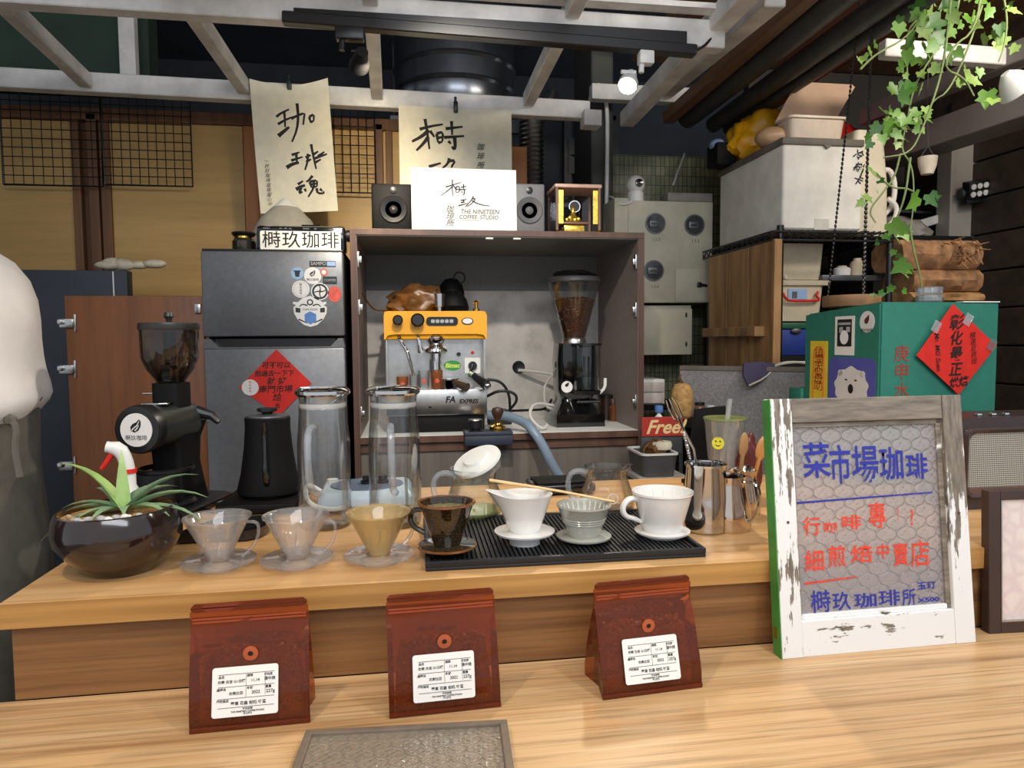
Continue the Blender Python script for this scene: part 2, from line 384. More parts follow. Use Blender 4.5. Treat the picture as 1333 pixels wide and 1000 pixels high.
# right side wall of dark boards, grey post with timber edge
M['dboard'] = wood('dark_stained_boards', [(.3, (44, 36, 30)), (.7, (66, 54, 46))], (1, 20, 20), .5, .2, rot=(0, 0, PI/2))
XR = 2.32
wr = struct(B().box(XR+.02, XR+.06, .6, 3.05, 0, 2.6).out('wall_right', M['dboard'], sm=0))
for k in range(14):
    B().box(XR, XR+.02, .6, 2.75, .12+k*.15, .263+k*.15, .004).out('board', M['dboard'], wr, 0)
pp = at(1236, 300, Y=2.62); pq = at(1276, 300, Y=2.62); pr = at(1287, 300, Y=2.62)
M['gpost'] = mk('grey_wall_panel', (148, 142, 134), .6, var=.06, ns=4)
ps = struct(B().box(pp.x, pq.x, 2.62, 2.70, 0, at(1260, 185, Y=2.62).z, .004).out('pillar_right', M['gpost'], sm=0))
B().box(pq.x, pr.x, 2.60, 2.70, 0, at(1260, 186, Y=2.62).z, .004).out('edge_board', M['orange_wood'], ps, 0)

# ---- ceiling: dark boards above an open grid of white painted timbers
ce = struct(B().box(-2.65, 3.2, .6, 4.8, 2.95, 3.0).out('ceiling', M['dark_void'], sm=0))
B().box(-.62, -.12, .95, 1.97, 2.165, 2.185).out('white_panel', M['white_paint'], ce, 0)
bar(B(), (-2.3, 2.75, 2.143), (.725, 2.75, 2.103), .05, .068).out('beam', M['white_paint'], ce, 0)
bar(B(), (-1.9, 2.0, 2.105), (.93, 2.0, 2.086), .05, .078).out('beam', M['white_paint'], ce, 0)
B().box(-1.9, .93, 1.93, 1.975, 2.135, 2.15).out('beam_flange', M['white_paint'], ce, 0)
for px, X1 in (((20, 12), None), ((227, 16), None), ((482, 25), None), ((750, 20), None)):
    pass
for (fx, fy), (bx, by) in (((-30, -10), (112, 118)), ((232, 14), (318, 128)), ((483, 26), (491, 136)), ((742, 36), (688, 148))):
    a = at(fx, fy, Y=2.0); c = at(bx, by, Y=2.72); dd = (c-a)/(.72)
    a2 = a+dd*(-.45); a2.z = a.z+.03; c.z += .02
    bar(B(), (a2.x, a2.y, 2.128), (c.x, c.y, 2.128), .042, .05).out('rafter', M['white_paint'], ce, 0)
bar(B(), (.9, 1.5, 2.125), (.93, 2.9, 2.125), .06, .06).out('rafter', M['white_paint'], ce, 0)
bar(B(), at(1010, -4, Y=1.85), at(868, 118, Y=2.9), .06, .05).out('rafter', M['white_paint'], ce, 0)
B().box(.78, 1.25, 2.9, 2.95, at(860, 132, Y=2.9).z, at(860, 112, Y=2.9).z, .003).out('beam', M['white_paint'], ce, 0)
B().box(.69, .76, 2.68, 2.75, 2.03, 2.09, .004).out('beam_end_block', M['white_paint'], ce, 0)
x0 = at(157, 60, Y=2.82).x; x1 = at(178, 60, Y=2.82).x
B().box(x0, x1, 2.80, 2.84, 2.14, 2.9, .003).out('hanger_post', M['white_paint'], ce, 0)
B().box(-2.4, -.95, 2.9, 3.0, 2.16, 2.9).out('green_board', mk('dull_green_board', (42, 62, 50), .7, var=.2, ns=3), ce, 0)
# right hand ceiling: brown planks, dark pipes, grey duct
M['cplank'] = wood('brown_ceiling_plank', [(.3, (98, 70, 48)), (.7, (134, 98, 68))], (30, 1, 30), .55, .2)
for k in range(9):
    B().box(1.0+k*.16, 1.152+k*.16, .9, 3.04, 2.42, 2.445, .003).out('ceiling_plank', M['cplank'], ce, 0)
for k, (px, py, X, r) in enumerate(((905, 146, 1.24, .045), (935, 158, 1.36, .035), (952, 166, 1.43, .026))):
    a = at(px, py, X=X); a.y = min(a.y, 3.0)
    B().cyl((X, .8, a.z+.01), (X, 3.0, a.z), r, seg=16).out('overhead_pipe', M['tube'], ce)
bar(B(), (1.15, .9, 2.2), (1.15, 3.0, 2.17), .05, .05).out('brown_joist', M['cplank'], ce, 0)
bar(B(), (1.62, .9, 2.3), (1.62, 3.0, 2.25), .05, .06).out('brown_joist', M['cplank'], ce, 0)
bar(B(), at(1148, 64, Y=2.1), at(1330, 78, Y=2.1), .04, .055).out('beam', M['white_paint'], ce, 0)
M['duct'] = mk('grey_duct', (126, 120, 118), .5, var=.06, ns=5)
a = at(1145, 205, X=2.05); c = at(1345, 138, X=2.05)
bar(B(), (2.05, a.y, a.z+.0), (2.05, c.y-.2, c.z), .14, .10).out('duct', M['duct'], ce, 0)
bar(B(), (1.98, a.y, a.z+.17), (1.98, c.y-.2, c.z+.15), .06, .07).out('duct', M['duct'], ce, 0)

# ================================================================== COUNTERS
YF = 1.028
cu = thing('bar_counter', 'raised oak bar counter with shaded riser, carrying the drippers and pitchers', 'counter', (.7, YF, 0))
B().box(-1.26, .62, 0, .66, UC-.036, UC, .002).out('counter_top', M['oak'], cu, 0)
B().box(-1.262, .62, -.002, 0, UC-.035, UC-.0005).out('edge_band', M['oak_edge'], cu, 0)
B().box(-1.25, .61, .012, .03, LC, UC-.036).out('riser', M['oak_shaded'], cu, 0)
B().box(-1.24, .61, .035, .62, .02, UC-.04).out('carcass', M['black_matt'], cu, 0)
B().box(-1.24, .61, .06, .60, 0, .02).out('plinth', M['black_matt'], cu, 0)
cl = thing('customer_counter', 'lower pale oak customer counter in front, where the three coffee bags stand', 'counter', (.7, .5, 0))
B().box(-1.5, 1.5, -.55, YF-.5+.010, LC-.04, LC, .002).out('counter_top', M['oak_low'], cl, 0)
B().box(-1.45, 1.45, .1, .45, 0, LC-.04).out('front_panel', M['oak_shaded'], cl, 0)
# ================================================================== FRIDGE AND WHAT STANDS ON IT
def W(px, py, Y): return at(px, py, Y=Y)
def loc_of(o):
    L = o.location.copy()
    return lambda px, py, Y: at(px, py, Y=Y)-L
M['fridge'] = mk('dark_grey_fridge_steel', (112, 113, 115), .36, .35, var=.05, ns=70)
YFR = 2.30
fr = thing('refrigerator', 'dark grey two-door fridge covered with round stickers, beside the open cabinet', 'refrigerator', (-.412, 2.55, 0))
f = loc_of(fr); x0, x1 = -.216, .214; zt = f(350, 327, YFR).z; zs = f(350, 438, YFR).z; zs2 = f(350, 441, YFR).z
B().box(x0+.004, x1-.002, -.2, .27, .04, zt-.004, .004).out('cabinet_body', M['black_matt'], fr)
B().box(x0, x1, -.25, -.203, zs, zt, .006).out('freezer_door', M['fridge'], fr)
fd = B().box(x0, x1, -.25, -.203, .08, zs2-.03, .006).out('refrigerator_door', M['fridge'], fr)
b = B(); b.prism([(x0, zs2-.03), (x1, zs2-.03), (x1-.005, zs2), (x1-.02, zs2), (x1-.045, zs2-.026), (x0+.045, zs2-.026), (x0+.02, zs2), (x0+.002, zs2)], -.248, -.203)
b.out('handle_recess', M['fridge'], fd, 0)
B().box(x0+.03, x1-.03, -.225, -.203, zs2-.03, zs2, 0).out('grip', M['black'], fd, 0)
B().box(x0, x1, -.235, .27, zt, zt+.008, .002).out('top_cap', M['black'], fr)
for sx in (-1, 1): B().box(sx*.17-.02, sx*.17+.02, -.2, -.15, 0, .04).out('foot', M['black'], fr)
M['stk_w'] = mk('white_sticker', (224, 222, 218), .45, var=.02); M['stk_b'] = mk('pale_blue_sticker', (150, 180, 220), .45, var=.03)
M['stk_r'] = mk('red_sticker', (206, 84, 66), .5, var=.12, ns=90); M['stk_k'] = mk('dark_sticker', (34, 36, 40), .5)
M['stk_blue'] = mk('blue_patch', (86, 130, 190), .5, var=.1, ns=60); M['stk_grey'] = mk('grey_sticker', (168, 168, 168), .5)
YS = YFR-.0006
def sticker(px, py, rpx, m, label, sy=1):
    p = f(px, py, YS); r = rpx*2.33/910
    o = B().prism([(p.x+x, p.z+z*sy) for x, z in disc(r, 28)], p.y-.0005, p.y).out('sticker', M[m], fr, 0, label=label); return o, p, r
def bean(b, x, z, s, y):    # the little feathered bean emblem
    b.prism([(x+s*u, z+s*v) for u, v in ((-.5, -.45), (-.15, -.62), (.25, -.42), (.48, 0), (.5, .45), (.3, .62), (.05, .35), (-.3, .2), (-.55, -.1))], y-.0003, y)
def beanlight(b, x, z, s, y):
    b.ink([[(-.4, -.4), (-.1, -.1), (.1, .0), (.35, .45)], [(-.1, -.45), (.15, -.2), (.3, .1)]], s*.12, y-.0005, lambda u, v: (x+s*u, z+s*v))
o, p, r = sticker(387, 356, 7.4, 'stk_b', 'pale blue round sticker with a dark cup')
b = B(); b.prism([(p.x+r*u, p.z+r*v) for u, v in ((-.45, .35), (.45, .35), (.3, -.55), (-.3, -.55))], p.y-.001, p.y-.0004); b.tube([(p.x-r*.6, p.y-.001, p.z+r*.45), (p.x+r*.6, p.y-.001, p.z+r*.4)], r*.06, 4)
b.out('cup_print', M['stk_k'], o, 0)
o, p, r = sticker(407, 359, 10.4, 'stk_w', 'white round sticker with a feathered bean emblem')
b = B(); bean(b, p.x, p.z+r*.28, r*.62, p.y-.0005); b.out('emblem', M['ink'], o, 0); b = B(); beanlight(b, p.x, p.z+r*.28, r*.62, p.y-.0006); b.out('emblem_line', M['stk_w'], o, 0)
text(o, '榯玖咖啡', r*.36, M['ink'], (p.x, p.y-.001, p.z-r*.48))
o, p, r = sticker(421.5, 354.5, 4.6, 'stk_r', 'small red ring sticker')
B().prism([(p.x+a, p.z+c) for a, c in disc(r*.62, 16)], p.y-.001, p.y-.0004).out('centre', M['stk_w'], o, 0)
p = f(429.5, 365, YS); k = 2.33/910
o = B().prism(rrect(p.x-8.5*k, p.x+8.5*k, p.z-4.7*k, p.z+4.7*k, .002), p.y-.0006, p.y).out('sticker', M['stk_k'], fr, 0, label='small dark rectangular sticker')
text(o, 'COFFEE', 4.2*k, M['stk_grey'], (p.x, p.y-.001, p.z))
o, p, r = sticker(391.5, 376.5, 10.6, 'stk_w', 'white round sticker with a thin ring and upright lettering')
B().lathe([(r*.80, 0), (r*.84, 0), (r*.84, .0004), (r*.80, .0004)], (p.x, p.y-.0006, p.z), 28, Matrix.Rotation(PI/2, 4, 'X'), True).out('ring', M['stk_grey'], o, 0)
for i, ch in enumerate('榯玖珈琲'): text(o, ch, r*.30, M['ink'], (p.x, p.y-.001, p.z+r*(.5-.33*i)))
o, p, r = sticker(416.5, 379.5, 10.8, 'stk_w', 'round sticker with a black ring and a four-lobed wheel')
B().lathe([(r*.66, 0), (r*.88, 0), (r*.88, .0004), (r*.66, .0004)], (p.x, p.y-.0006, p.z), 28, Matrix.Rotation(PI/2, 4, 'X'), True).out('ring', M['stk_k'], o, 0)
b = B(); 
for a in (.3, 1.7, 3.4, 4.9): b.ink([[(p.x, p.z), (p.x+r*.4*math.cos(a-.3), p.z+r*.4*math.sin(a-.3)), (p.x+r*.72*math.cos(a), p.z+r*.72*math.sin(a))]], r*.16, p.y-.0008)
b.prism([(p.x+q, p.z+c) for q, c in disc(r*.14, 10)], p.y-.001, p.y-.0005); b.out('wheel', M['stk_k'], o, 0)
o, p, r = sticker(435.5, 383, 8.2, 'stk_r', 'red oval sticker', 1.2)
# the big badge with handlebars
p = f(404, 407, YS); u = 20.5*2.33/910
o = B().prism([(p.x+x*u, p.z+z*u) for x, z in [(.95, -.05), (.98, .32), (.80, .45), (.95, .52), (.95, .66), (.72, .62), (.42, .88), (0, 1), (-.42, .88), (-.72, .62), (-1, .66), (-1, .52), (-.82, .45), (-.98, .32), (-.95, -.05), (-.75, -.42), (-.38, -.75), (0, -.86), (.38, -.75), (.75, -.42)]], p.y-.0005, p.y).out('sticker', M['stk_w'], fr, 0, label='large round badge sticker with handlebars and a blue hexagon')
b = B()
for s in (-1, 1):
    b.prism([(p.x+x*u*s, p.z+z*u) for x, z in ((.58, 0), (.86, .02), (.86, .30), (.58, .26))], p.y-.001, p.y-.0005)
    b.ink([[(p.x+s*u*.15, p.z+u*.42), (p.x+s*u*.45, p.z+u*.52), (p.x+s*u*.62, p.z+u*.36)], [(p.x+s*u*.70, p.z-u*.40), (p.x+s*u*.2, p.z-u*.62)]], u*.09, p.y-.0008)
b.prism([(p.x+x*u, p.z+u*.62+z*u) for x, z in disc(.19, 16)], p.y-.001, p.y-.0005); b.out('handlebar_print', M['stk_k'], o, 0)
B().prism([(p.x+x*u, p.z+u*.62+z*u) for x, z in disc(.11, 12)], p.y-.0014, p.y-.0009).out('lamp_print', M['stk_w'], o, 0)
B().prism([(p.x+x*u, p.z-u*.30+z*u) for x, z in ((0, .38), (.34, .2), (.34, -.2), (0, -.42), (-.34, -.2), (-.34, .2))], p.y-.001, p.y-.0005).out('hexagon', M['stk_blue'], o, 0)
text(o, 'CAFE RIDER', u*.17, M['ink'], (p.x, p.y-.001, p.z+u*.18))
p0, p1 = f(403, 347, YS), f(437, 340, YS)
o = B().box(p0.x, p1.x, p0.y-.002, p0.y, p0.z, p1.z, .0006).out('brand_badge', M['stk_k'], fr, 0)
text(o, 'SAMPO', (p1.z-p0.z)*.85, M['stk_grey'], ((p0.x*.66+p1.x*.34), p0.y-.0026, (p0.z+p1.z)/2), bold=.0002)
B().box(p1.x-.027, p1.x-.001, p0.y-.0026, p0.y-.002, p0.z+.002, p1.z-.002).out('blue_field', M['stk_b'], o, 0)

# red couplet paper on the fridge
c = W(360, 499, YFR-.004)
rd = thing('red_paper_diamond', 'red diamond paper with black brush writing stuck on the fridge door', 'paper', c)
h = 43*2.32/910
B().prism([(h*.98, -.01*h), (.04*h, -.96*h), (-1.04*h, -.1*h), (.02*h, .98*h)], -.0012, 0).out('paper_sheet', M['red_paper'], rd, 0)
for i, (s, sz, dx) in enumerate((('可不可以', .022, 0), ('拍過去一下下', .020, -.006), ('就 好', .026, 0), ('南門市場', .026, -.004), ('給', .026, 0), ('ㄠ', .02, 0))):
    text(rd, s, sz, M['ink'], (dx, -.0018, .056-.0255*i), shear=.15, bold=.0004)
o = B().prism(disc(.0255, 24, -.080, -.012), -.0022, -.0012).out('round_sticker', M['stk_w'], rd, 0, label='white round sticker with thin ring')
for i, ch in enumerate('榯玖珈琲'): text(o, ch, .008, M['stk_r'], (-.080, -.0028, .004-.0095*i))

# on top of the fridge
zf = zt+.008
jr = thing('dark_glass_jar', 'small dark glass jar with a black lid on the left of the fridge top', 'jar', (W(318, 327, 2.45).x, 2.45, zf))
B().lathe([(.001, 0), (.034, 0), (.038, .006), (.038, .040), (.030, .050), (.029, .056)], seg=24).out('jar_body', mk('dark_brown_glass', (46, 42, 36), .1, coat=.5), jr)
B().lathe([(.030, .050), (.031, .050), (.031, .056), (.028, .056)], seg=24).out('gold_band', M['brass'], jr)
B().lathe([(.001, .056), (.032, .056), (.039, .066), (.037, .070), (.001, .070)], seg=24).out('lid', M['black'], jr)
bx = thing('black_radio', 'black glossy radio box behind the white name plate on the fridge', 'radio', (W(393, 327, 2.42).x, 2.425, zf))
rz_ = W(393, 294, 2.39).z-zf
B().box(-.138, .145, -.04, .035, 0, rz_, .012).out('case', M['black_gloss'], bx)
B().cyl((.146, 0, .06), (.158, 0, .06), .02, seg=16).out('side_knob', M['black'], bx)
for k, x in enumerate((-.105, -.06, -.045, -.03, .02, .05)): B().cb((x, -.0405, rz_-.010), (.02 if k in (0, 4) else .008, .002, .004)).out('button', M['grey_steel'], bx, 0)
B().tube([(.0, .01, rz_), (.0, .01, rz_+.008), (.06, .01, rz_+.008)], .003, 6).out('aerial', M['chrome'], bx)
pl = thing('name_plate', 'white name plate with four black characters standing on the fridge', 'sign', (W(390, 327, 2.32).x, 2.345, zf), (-.06, 0, 0))
B().prism(rrect(-.124, .126, 0, .062, .006), -.004, 0).out('plate', M['paper_w'], pl, 0)
text(pl, '榯玖珈琲', .057, M['ink'], (.002, -.0048, .030), bold=.0003, csp=1.05, sx=1.04)
ht = thing('domed_hat', 'grey domed hat with a white peak behind the name plate', 'hat', (W(372, 320, 2.60).x, 2.60, zf+.012))
HM = Matrix.Rotation(math.radians(-6), 4, 'X') @ Matrix.Diagonal((1.0, .75, 1.22, 1))
B().lathe([(.02, .155), (.05, .138), (.09, .105), (.118, .06), (.128, .012), (.13, 0), (.122, 0), (.11, .055), (.08, .1), (.001, .13)], seg=32, mx=HM).out('dome', mk('grey_felt', (150, 146, 136), .7, var=.08), ht)
B().lathe([(.001, .172), (.012, .168), (.045, .142), (.04, .138), (.001, .14)], seg=24, mx=HM).out('peak', M['white'], ht)

# detached cupboard door leaning left of the fridge, navy cabinet behind it
YD = 2.33
dl = W(83, 385, YD); 
dd = thing('cupboard_door', 'brown mahogany cupboard door with steel hinges standing beside the fridge', 'door', ((dl.x-.632)/2, YD+.01, 0))
hw = (-.634-dl.x)/2
B().box(-hw, hw, -.01, .01, .02, dl.z, .002).out('door_panel', M['door_wood'], dd)
for py in (421, 481, 606):
    p = W(90, py, YD); q = B(); x = p.x-dd.location.x; z = p.z
    q.cb((x-.005, -.016, z), (.042, .012, .028), .003); q.cb((x+.018, -.012, z), (.006, .006, .055), .001); q.cb((x-.018, -.026, z+.004), (.016, .014, .016), .003)
    q.out('hinge', M['steel_b'], dd)
B().cb((W(258, 402, YD).x-dd.location.x, -.014, W(258, 402, YD).z), (.018, .01, .03), .002).out('hinge_plate', M['steel_b'], dd)
nv = thing('navy_cabinet', 'dark navy cabinet behind the mahogany door, against the yellow wall', 'cabinet', (-1.17, 2.72, 0))
n0 = W(165, 352, 2.58)
B().box(-.5, n0.x+1.17, -.14, -.09, 0, n0.z, .004).out('cabinet_body', mk('navy_panel', (42, 50, 60), .55, var=.08, ns=8), nv)
xx = W(147, 352, 2.58).x+1.17
B().box(xx-.002, xx+.002, -.1412, -.14, .3, n0.z-.004).out('white_seam', M['white'], nv, 0)
pw = B()
for k in range(7): pw.ico((random.uniform(-.08, .08), random.uniform(-.012, .012), .014+random.uniform(0, .012)), (random.uniform(.035, .055), .018, random.uniform(.014, .028)), 2)
o = pw.out('crumpled_plastic_wrap', mk('cloudy_wrap', (196, 186, 164), .3, var=.1, ns=30), None, loc=(n0.x+.01, 2.605, n0.z)); tag(o, 'crumpled clear plastic wrap lying on the navy cabinet', 'plastic wrap')

# ================================================================== OPEN CABINET WITH THE ESPRESSO MACHINE
YC = 2.35
cb = thing('open_cabinet', 'open walnut cabinet with grey lining that houses the espresso machine', 'cabinet', (.32, YC, 0))
c0, c1, ctop, csh = -.499, .498, 1.571, .885
M['cab_in'] = mk('grey_lining', (112, 114, 112), .55, var=.04, ns=90)
M['cab_side'] = mk('grey_brown_lining', (128, 116, 110), .55, var=.06, ns=70)
t = NT('pale_stone_board'); v = t.co(); t.set(Roughness=.6)
t.base(t.ramp(t.noise(v, 7, 7, .62), [(.35, (156, 152, 147)), (.52, (186, 182, 177)), (.7, (202, 198, 193))])); M['stone'] = t.m
for s in (-1, 1):
    x = c0 if s < 0 else c1-.020
    sp = B().box(x, x+.020, 0, .55, 0, ctop-.020, .001).out('side_panel', M['cab_wood'], cb, 0)
    xi = c0+.0205 if s < 0 else c1-.0205
    B().box(xi-.0008, xi+.0008, .004, .53, csh, ctop-.021).out('lining', M['cab_side'], sp, 0)
tp = B().box(c0, c1, 0, .55, ctop-.020, ctop, .001).out('top_panel', M['cab_wood'], cb, 0)
B().box(c0+.02, c1-.02, .004, .53, ctop-.0225, ctop-.0205).out('lining', M['cab_in'], tp, 0)
zb = at(600, 379, Y=2.88).z
B().box(c0+.02, c1-.02, .53, .55, csh, ctop-.02).out('back_panel', M['cab_in'], cb, 0)
B().box(c0+.021, c1-.021, .518, .53, csh, zb).out('stone_board', M['stone'], cb, 0)
sh = B().box(c0+.02, c1-.02, 0, .53, csh-.022, csh).out('shelf', M['white'], cb, 0)
B().box(c0+.02, c1-.02, -.001, .001, csh-.023, csh-.001).out('edge_band', M['cab_wood'], sh, 0)
B().box(c0+.02, c1-.02, .012, .03, csh-.055, csh-.022).out('rail', M['cab_wood'], cb, 0)
B().box(c0+.02, c1-.02, .02, .04, 0, csh-.055).out('lower_panel', wood('grey_brown_panel', [(.3, (92, 86, 80)), (.7, (112, 104, 96))], (30, 30, 1), .5, .15), cb, 0)
for px in (636, 672): 
    p = at(px, 310.5, Z=ctop-.0225)
    B().cb((p.x-.32, .012, ctop-.026), (.026, .016, .006), .002).out('catch', M['white'], cb)
for sx in (-1, 1):
    for py in ((337, 400, 540) if sx < 0 else (340, 403, 524)):
        z = at(465 if sx < 0 else 829, py, Y=YC).z; x = (c0+.021 if sx < 0 else c1-.021)
        q = B(); q.cb((x-sx*.003, .022, z), (.006, .018, .05), .001); q.cb((x-sx*.009, .022, z), (.012, .012, .022), .003); q.out('hinge', M['steel_b'], cb)

# things on top of the cabinet
for nm, px, pm, lab, wdt in (('bookshelf_speaker', 510, 'black', 'black box loudspeaker on the cabinet, left of the white board', .142), ('bookshelf_speaker', 690, 'grey', 'grey box loudspeaker on the cabinet, right of the white board', .102)):
    mm = M['black_matt'] if pm == 'black' else mk('grey_speaker_case', (118, 118, 120), .5, var=.05)
    hh = at(px, 239, Y=2.46).z-ctop
    if pm == 'grey': x0_, x1_ = W(655, 240, 2.46).x, W(709, 240, 2.46).x
    else: x0_, x1_ = W(483, 240, 2.46).x, W(540, 240, 2.46).x
    s = thing(nm, lab, 'speaker', ((x0_+x1_)/2, 2.46, ctop), group='loudspeakers on the cabinet'); hw = (x1_-x0_)/2
    B().box(-hw, hw, 0, .16, 0, hh, .006).out('case', mm, s)
    B().box(-hw+.006, hw-.006, -.006, 0, .006, hh-.006, .002).out('baffle', mm, s)
    cx = .018 if pm == 'grey' else 0
    B().lathe([(.044, 0), (.047, .003), (.044, .006), (.038, .004), (.018, -.004), (.013, .001), (.001, .004)], (cx, -.006, hh*.48), 28, Matrix.Rotation(PI/2, 4, 'X')).out('woofer', M['rubber'] if pm == 'black' else mk('grey_cone', (96, 96, 98), .6), s)
    B().lathe([(.008, 0), (.012, 0), (.012, .003), (.004, .005), (.001, .005)], (cx, -.006, hh*.86), 16, Matrix.Rotation(PI/2, 4, 'X')).out('tweeter', M['black'], s)
# framed white board with the shop's handwriting
cv = thing('white_logo_board', 'white board with the shop name handwritten, standing on the cabinet between speakers', 'sign', (.2, 2.395, ctop), (-.05, 0, 0))
bw_, bh_ = .178, .212
B().box(-bw_, bw_, -.006, .006, 0, bh_, .001).out('board', M['paper_w'], cv, 0)
# strokes are given on a 605 x 375 sheet, y down
def sheet(x0, y0, x1, y1, w, h, xo, zo): return lambda x, y: (xo+(x-x0)/(x1-x0)*w, zo+h-(y-y0)/(y1-y0)*h)
m_ = sheet(245, 460, 850, 845, 2*bw_, bh_, -bw_, 0)
b = B(); b.ink([[(440, 575), (530, 545)], [(480, 530), (478, 575), (480, 630)], [(480, 570), (450, 600), (412, 628)], [(484, 565), (500, 590)],
   [(500, 572), (497, 605)], [(500, 572), (520, 570), (518, 605), (500, 605)], [(500, 588), (516, 587)], [(528, 575), (560, 568)], [(543, 555), (543, 588)], [(520, 590), (558, 586)], [(548, 590), (545, 622), (538, 618)], [(530, 600), (536, 608)],
   [(525, 655), (560, 648)], [(545, 650), (535, 672)], [(525, 668), (550, 664)], [(512, 688), (565, 672)], [(600, 628), (585, 655), (550, 695)], [(595, 645), (612, 640), (595, 668), (560, 693)], [(590, 655), (620, 672), (655, 682), (690, 685)]], .0045, -.0064, m_)
b.out('brush_writing', M['ink'], cv, 0)
for i, ch in enumerate('珈琲所'): text(cv, ch, .026, M['ink'], (m_(460, 0)[0], -.0068, m_(0, 712+42*i)[1]), shear=.3)
text(cv, 'THE NINETEEN', .0215, M['ink'], (m_(635, 0)[0], -.0068, m_(0, 724)[1]), shear=.12, sx=.9)
text(cv, 'COFFEE  STUDIO', .0195, M['ink'], (m_(628, 0)[0], -.0068, m_(0, 757)[1]), shear=.12, sx=.9)
B().box(m_(535, 0)[0], m_(632, 0)[0], -.0066, -.006, m_(0, 777)[1], m_(0, 775)[1]).out('underline', M['ink_grey'], cv, 0)
# glass display case with the golden figure
ck = thing('golden_display_case', 'small glass display case with golden ornament on the right end of the cabinet', 'display case', (W(752, 300, 2.40).x, 2.46, ctop))
cw, cd, chh = .083, .075, .152
M['rosewood'] = mk('rosewood', (122, 84, 66), .35)
B().box(-cw, cw, -cd, cd, .155, .168, .003).out('top_frame', mk('pink_wood', (196, 160, 140), .4), ck)
B().box(-cw+.006, cw-.006, -cd+.006, cd-.006, 0, .008, .002).out('base', M['rosewood'], ck)
for sx in (-1, 1):
    for sy in (-1, 1):
        B().box(sx*(cw-.008)-.004, sx*(cw-.008)+.004, sy*(cd-.008)-.004, sy*(cd-.008)+.004, .008, .155).out('corner_post', M['rosewood'], ck)
        if sy < 0: B().lathe([(.001, 0), (.012, 0), (.008, .006), (.012, .01), (.001, .012)], (sx*(cw-.01), -cd+.008, -.0), 12).out('foot', M['brass'], ck)
gold = mk('gold_leaf', (238, 190, 84), .25, .85, var=.15, ns=60)
B().box(-cw+.012, cw-.012, cd-.012, cd-.010, .01, .154).out('back_glass', M['glass_t'], ck, 0)
B().box(-cw+.003, -cw+.005, -cd+.012, cd-.012, .01, .154).out('side_glass', M['glass_t'], ck, 0)
for sx in (-1, 1): B().box(sx*(cw-.022)-.009, sx*(cw-.022)+.009, -cd+.004, -cd+.007, .032, .148, .001).out('gold_plaque', gold, ck, 0)
q = B(); q.cb((-.005, -.01, .022), (.075, .05, .028), .004); q.out('gold_plinth', gold, ck)
q = B(); q.cb((-.005, -.01, .040), (.095, .07, .008), .002); q.out('plinth_top', M['rosewood'], ck)
q = B(); q.lathe([(.001, 0), (.03, 0), (.024, .012), (.010, .03), (.007, .045), (.009, .052), (.001, .06)], (-.005, -.01, .044), 16)
for k in range(8): q.ico((-.005+.022*math.cos(k*.8), -.012+.02*math.sin(k*.8), .052+.004*(k % 3)), (.009, .009, .008), 1)
q.out('gold_figure', gold, ck)
B().lathe([(.018, -.002), (.021, -.002), (.021, .002), (.018, .002)], (.005, .006, .106), 24, Matrix.Rotation(PI/2, 4, 'X'), True).out('halo_ring', M['steel_b'], ck)
B().lathe([(.001, -.001), (.018, -.001), (.018, .001), (.001, .001)], (.005, .007, .106), 24, Matrix.Rotation(PI/2, 4, 'X')).out('halo_disc', M['black'], ck)

# papers hanging from the beam
def hung(name, label, pxs, Y, w, h, curl, rot, grp):
    c = W(pxs[0], pxs[1], Y); t_ = thing(name, label, 'paper', (c.x, Y, c.z), (0, rot, 0), grp)
    def fn(u, v): 
        return Vector((-w/2+w*u, -.004-.012*math.sin(PI*v)*curl-.02*curl*abs(u-.5)**2*2*(1-v), -h+h*v+curl*.028*(abs(2*u-1)**1.6)*(v > .99)+curl*.02*(abs(2*u-1)**1.6)*v**6))
    B().gridf(14, 16, fn).out('paper_sheet', M['paper'], t_, 60)
    q = B(); q.cb((.0, -.008, .004), (.016, .022, .04), .003); q.cb((0, .0, .03), (.010, .010, .03), .002); q.out('clip', M['black'], t_)
    return t_, fn
def ink_on(t_, fn, strokes, w, h, box, wd, mat=None, name='brush_writing'):
    mp = sheet(box[0], box[1], box[2], box[3], w, h, -w/2, -h); q = B().ink(strokes, wd, 0, mp)
    for vv in q.b.verts:
        u = min(1, max(0, (vv.co.x+w/2)/w)); v = min(.985, max(0, (vv.co.z+h)/h)); vv.co.y = fn(u, v).y-.0012
    return q.out(name, mat or M['ink'], t_, 0)
w1, h1 = .276, .455
t1, f1 = hung('calligraphy_paper', 'tall cream calligraphy sheet hanging at an angle above the fridge', (377, 112), 2.70, w1, h1, .55, -.055, 'calligraphy sheets clipped to the beam')
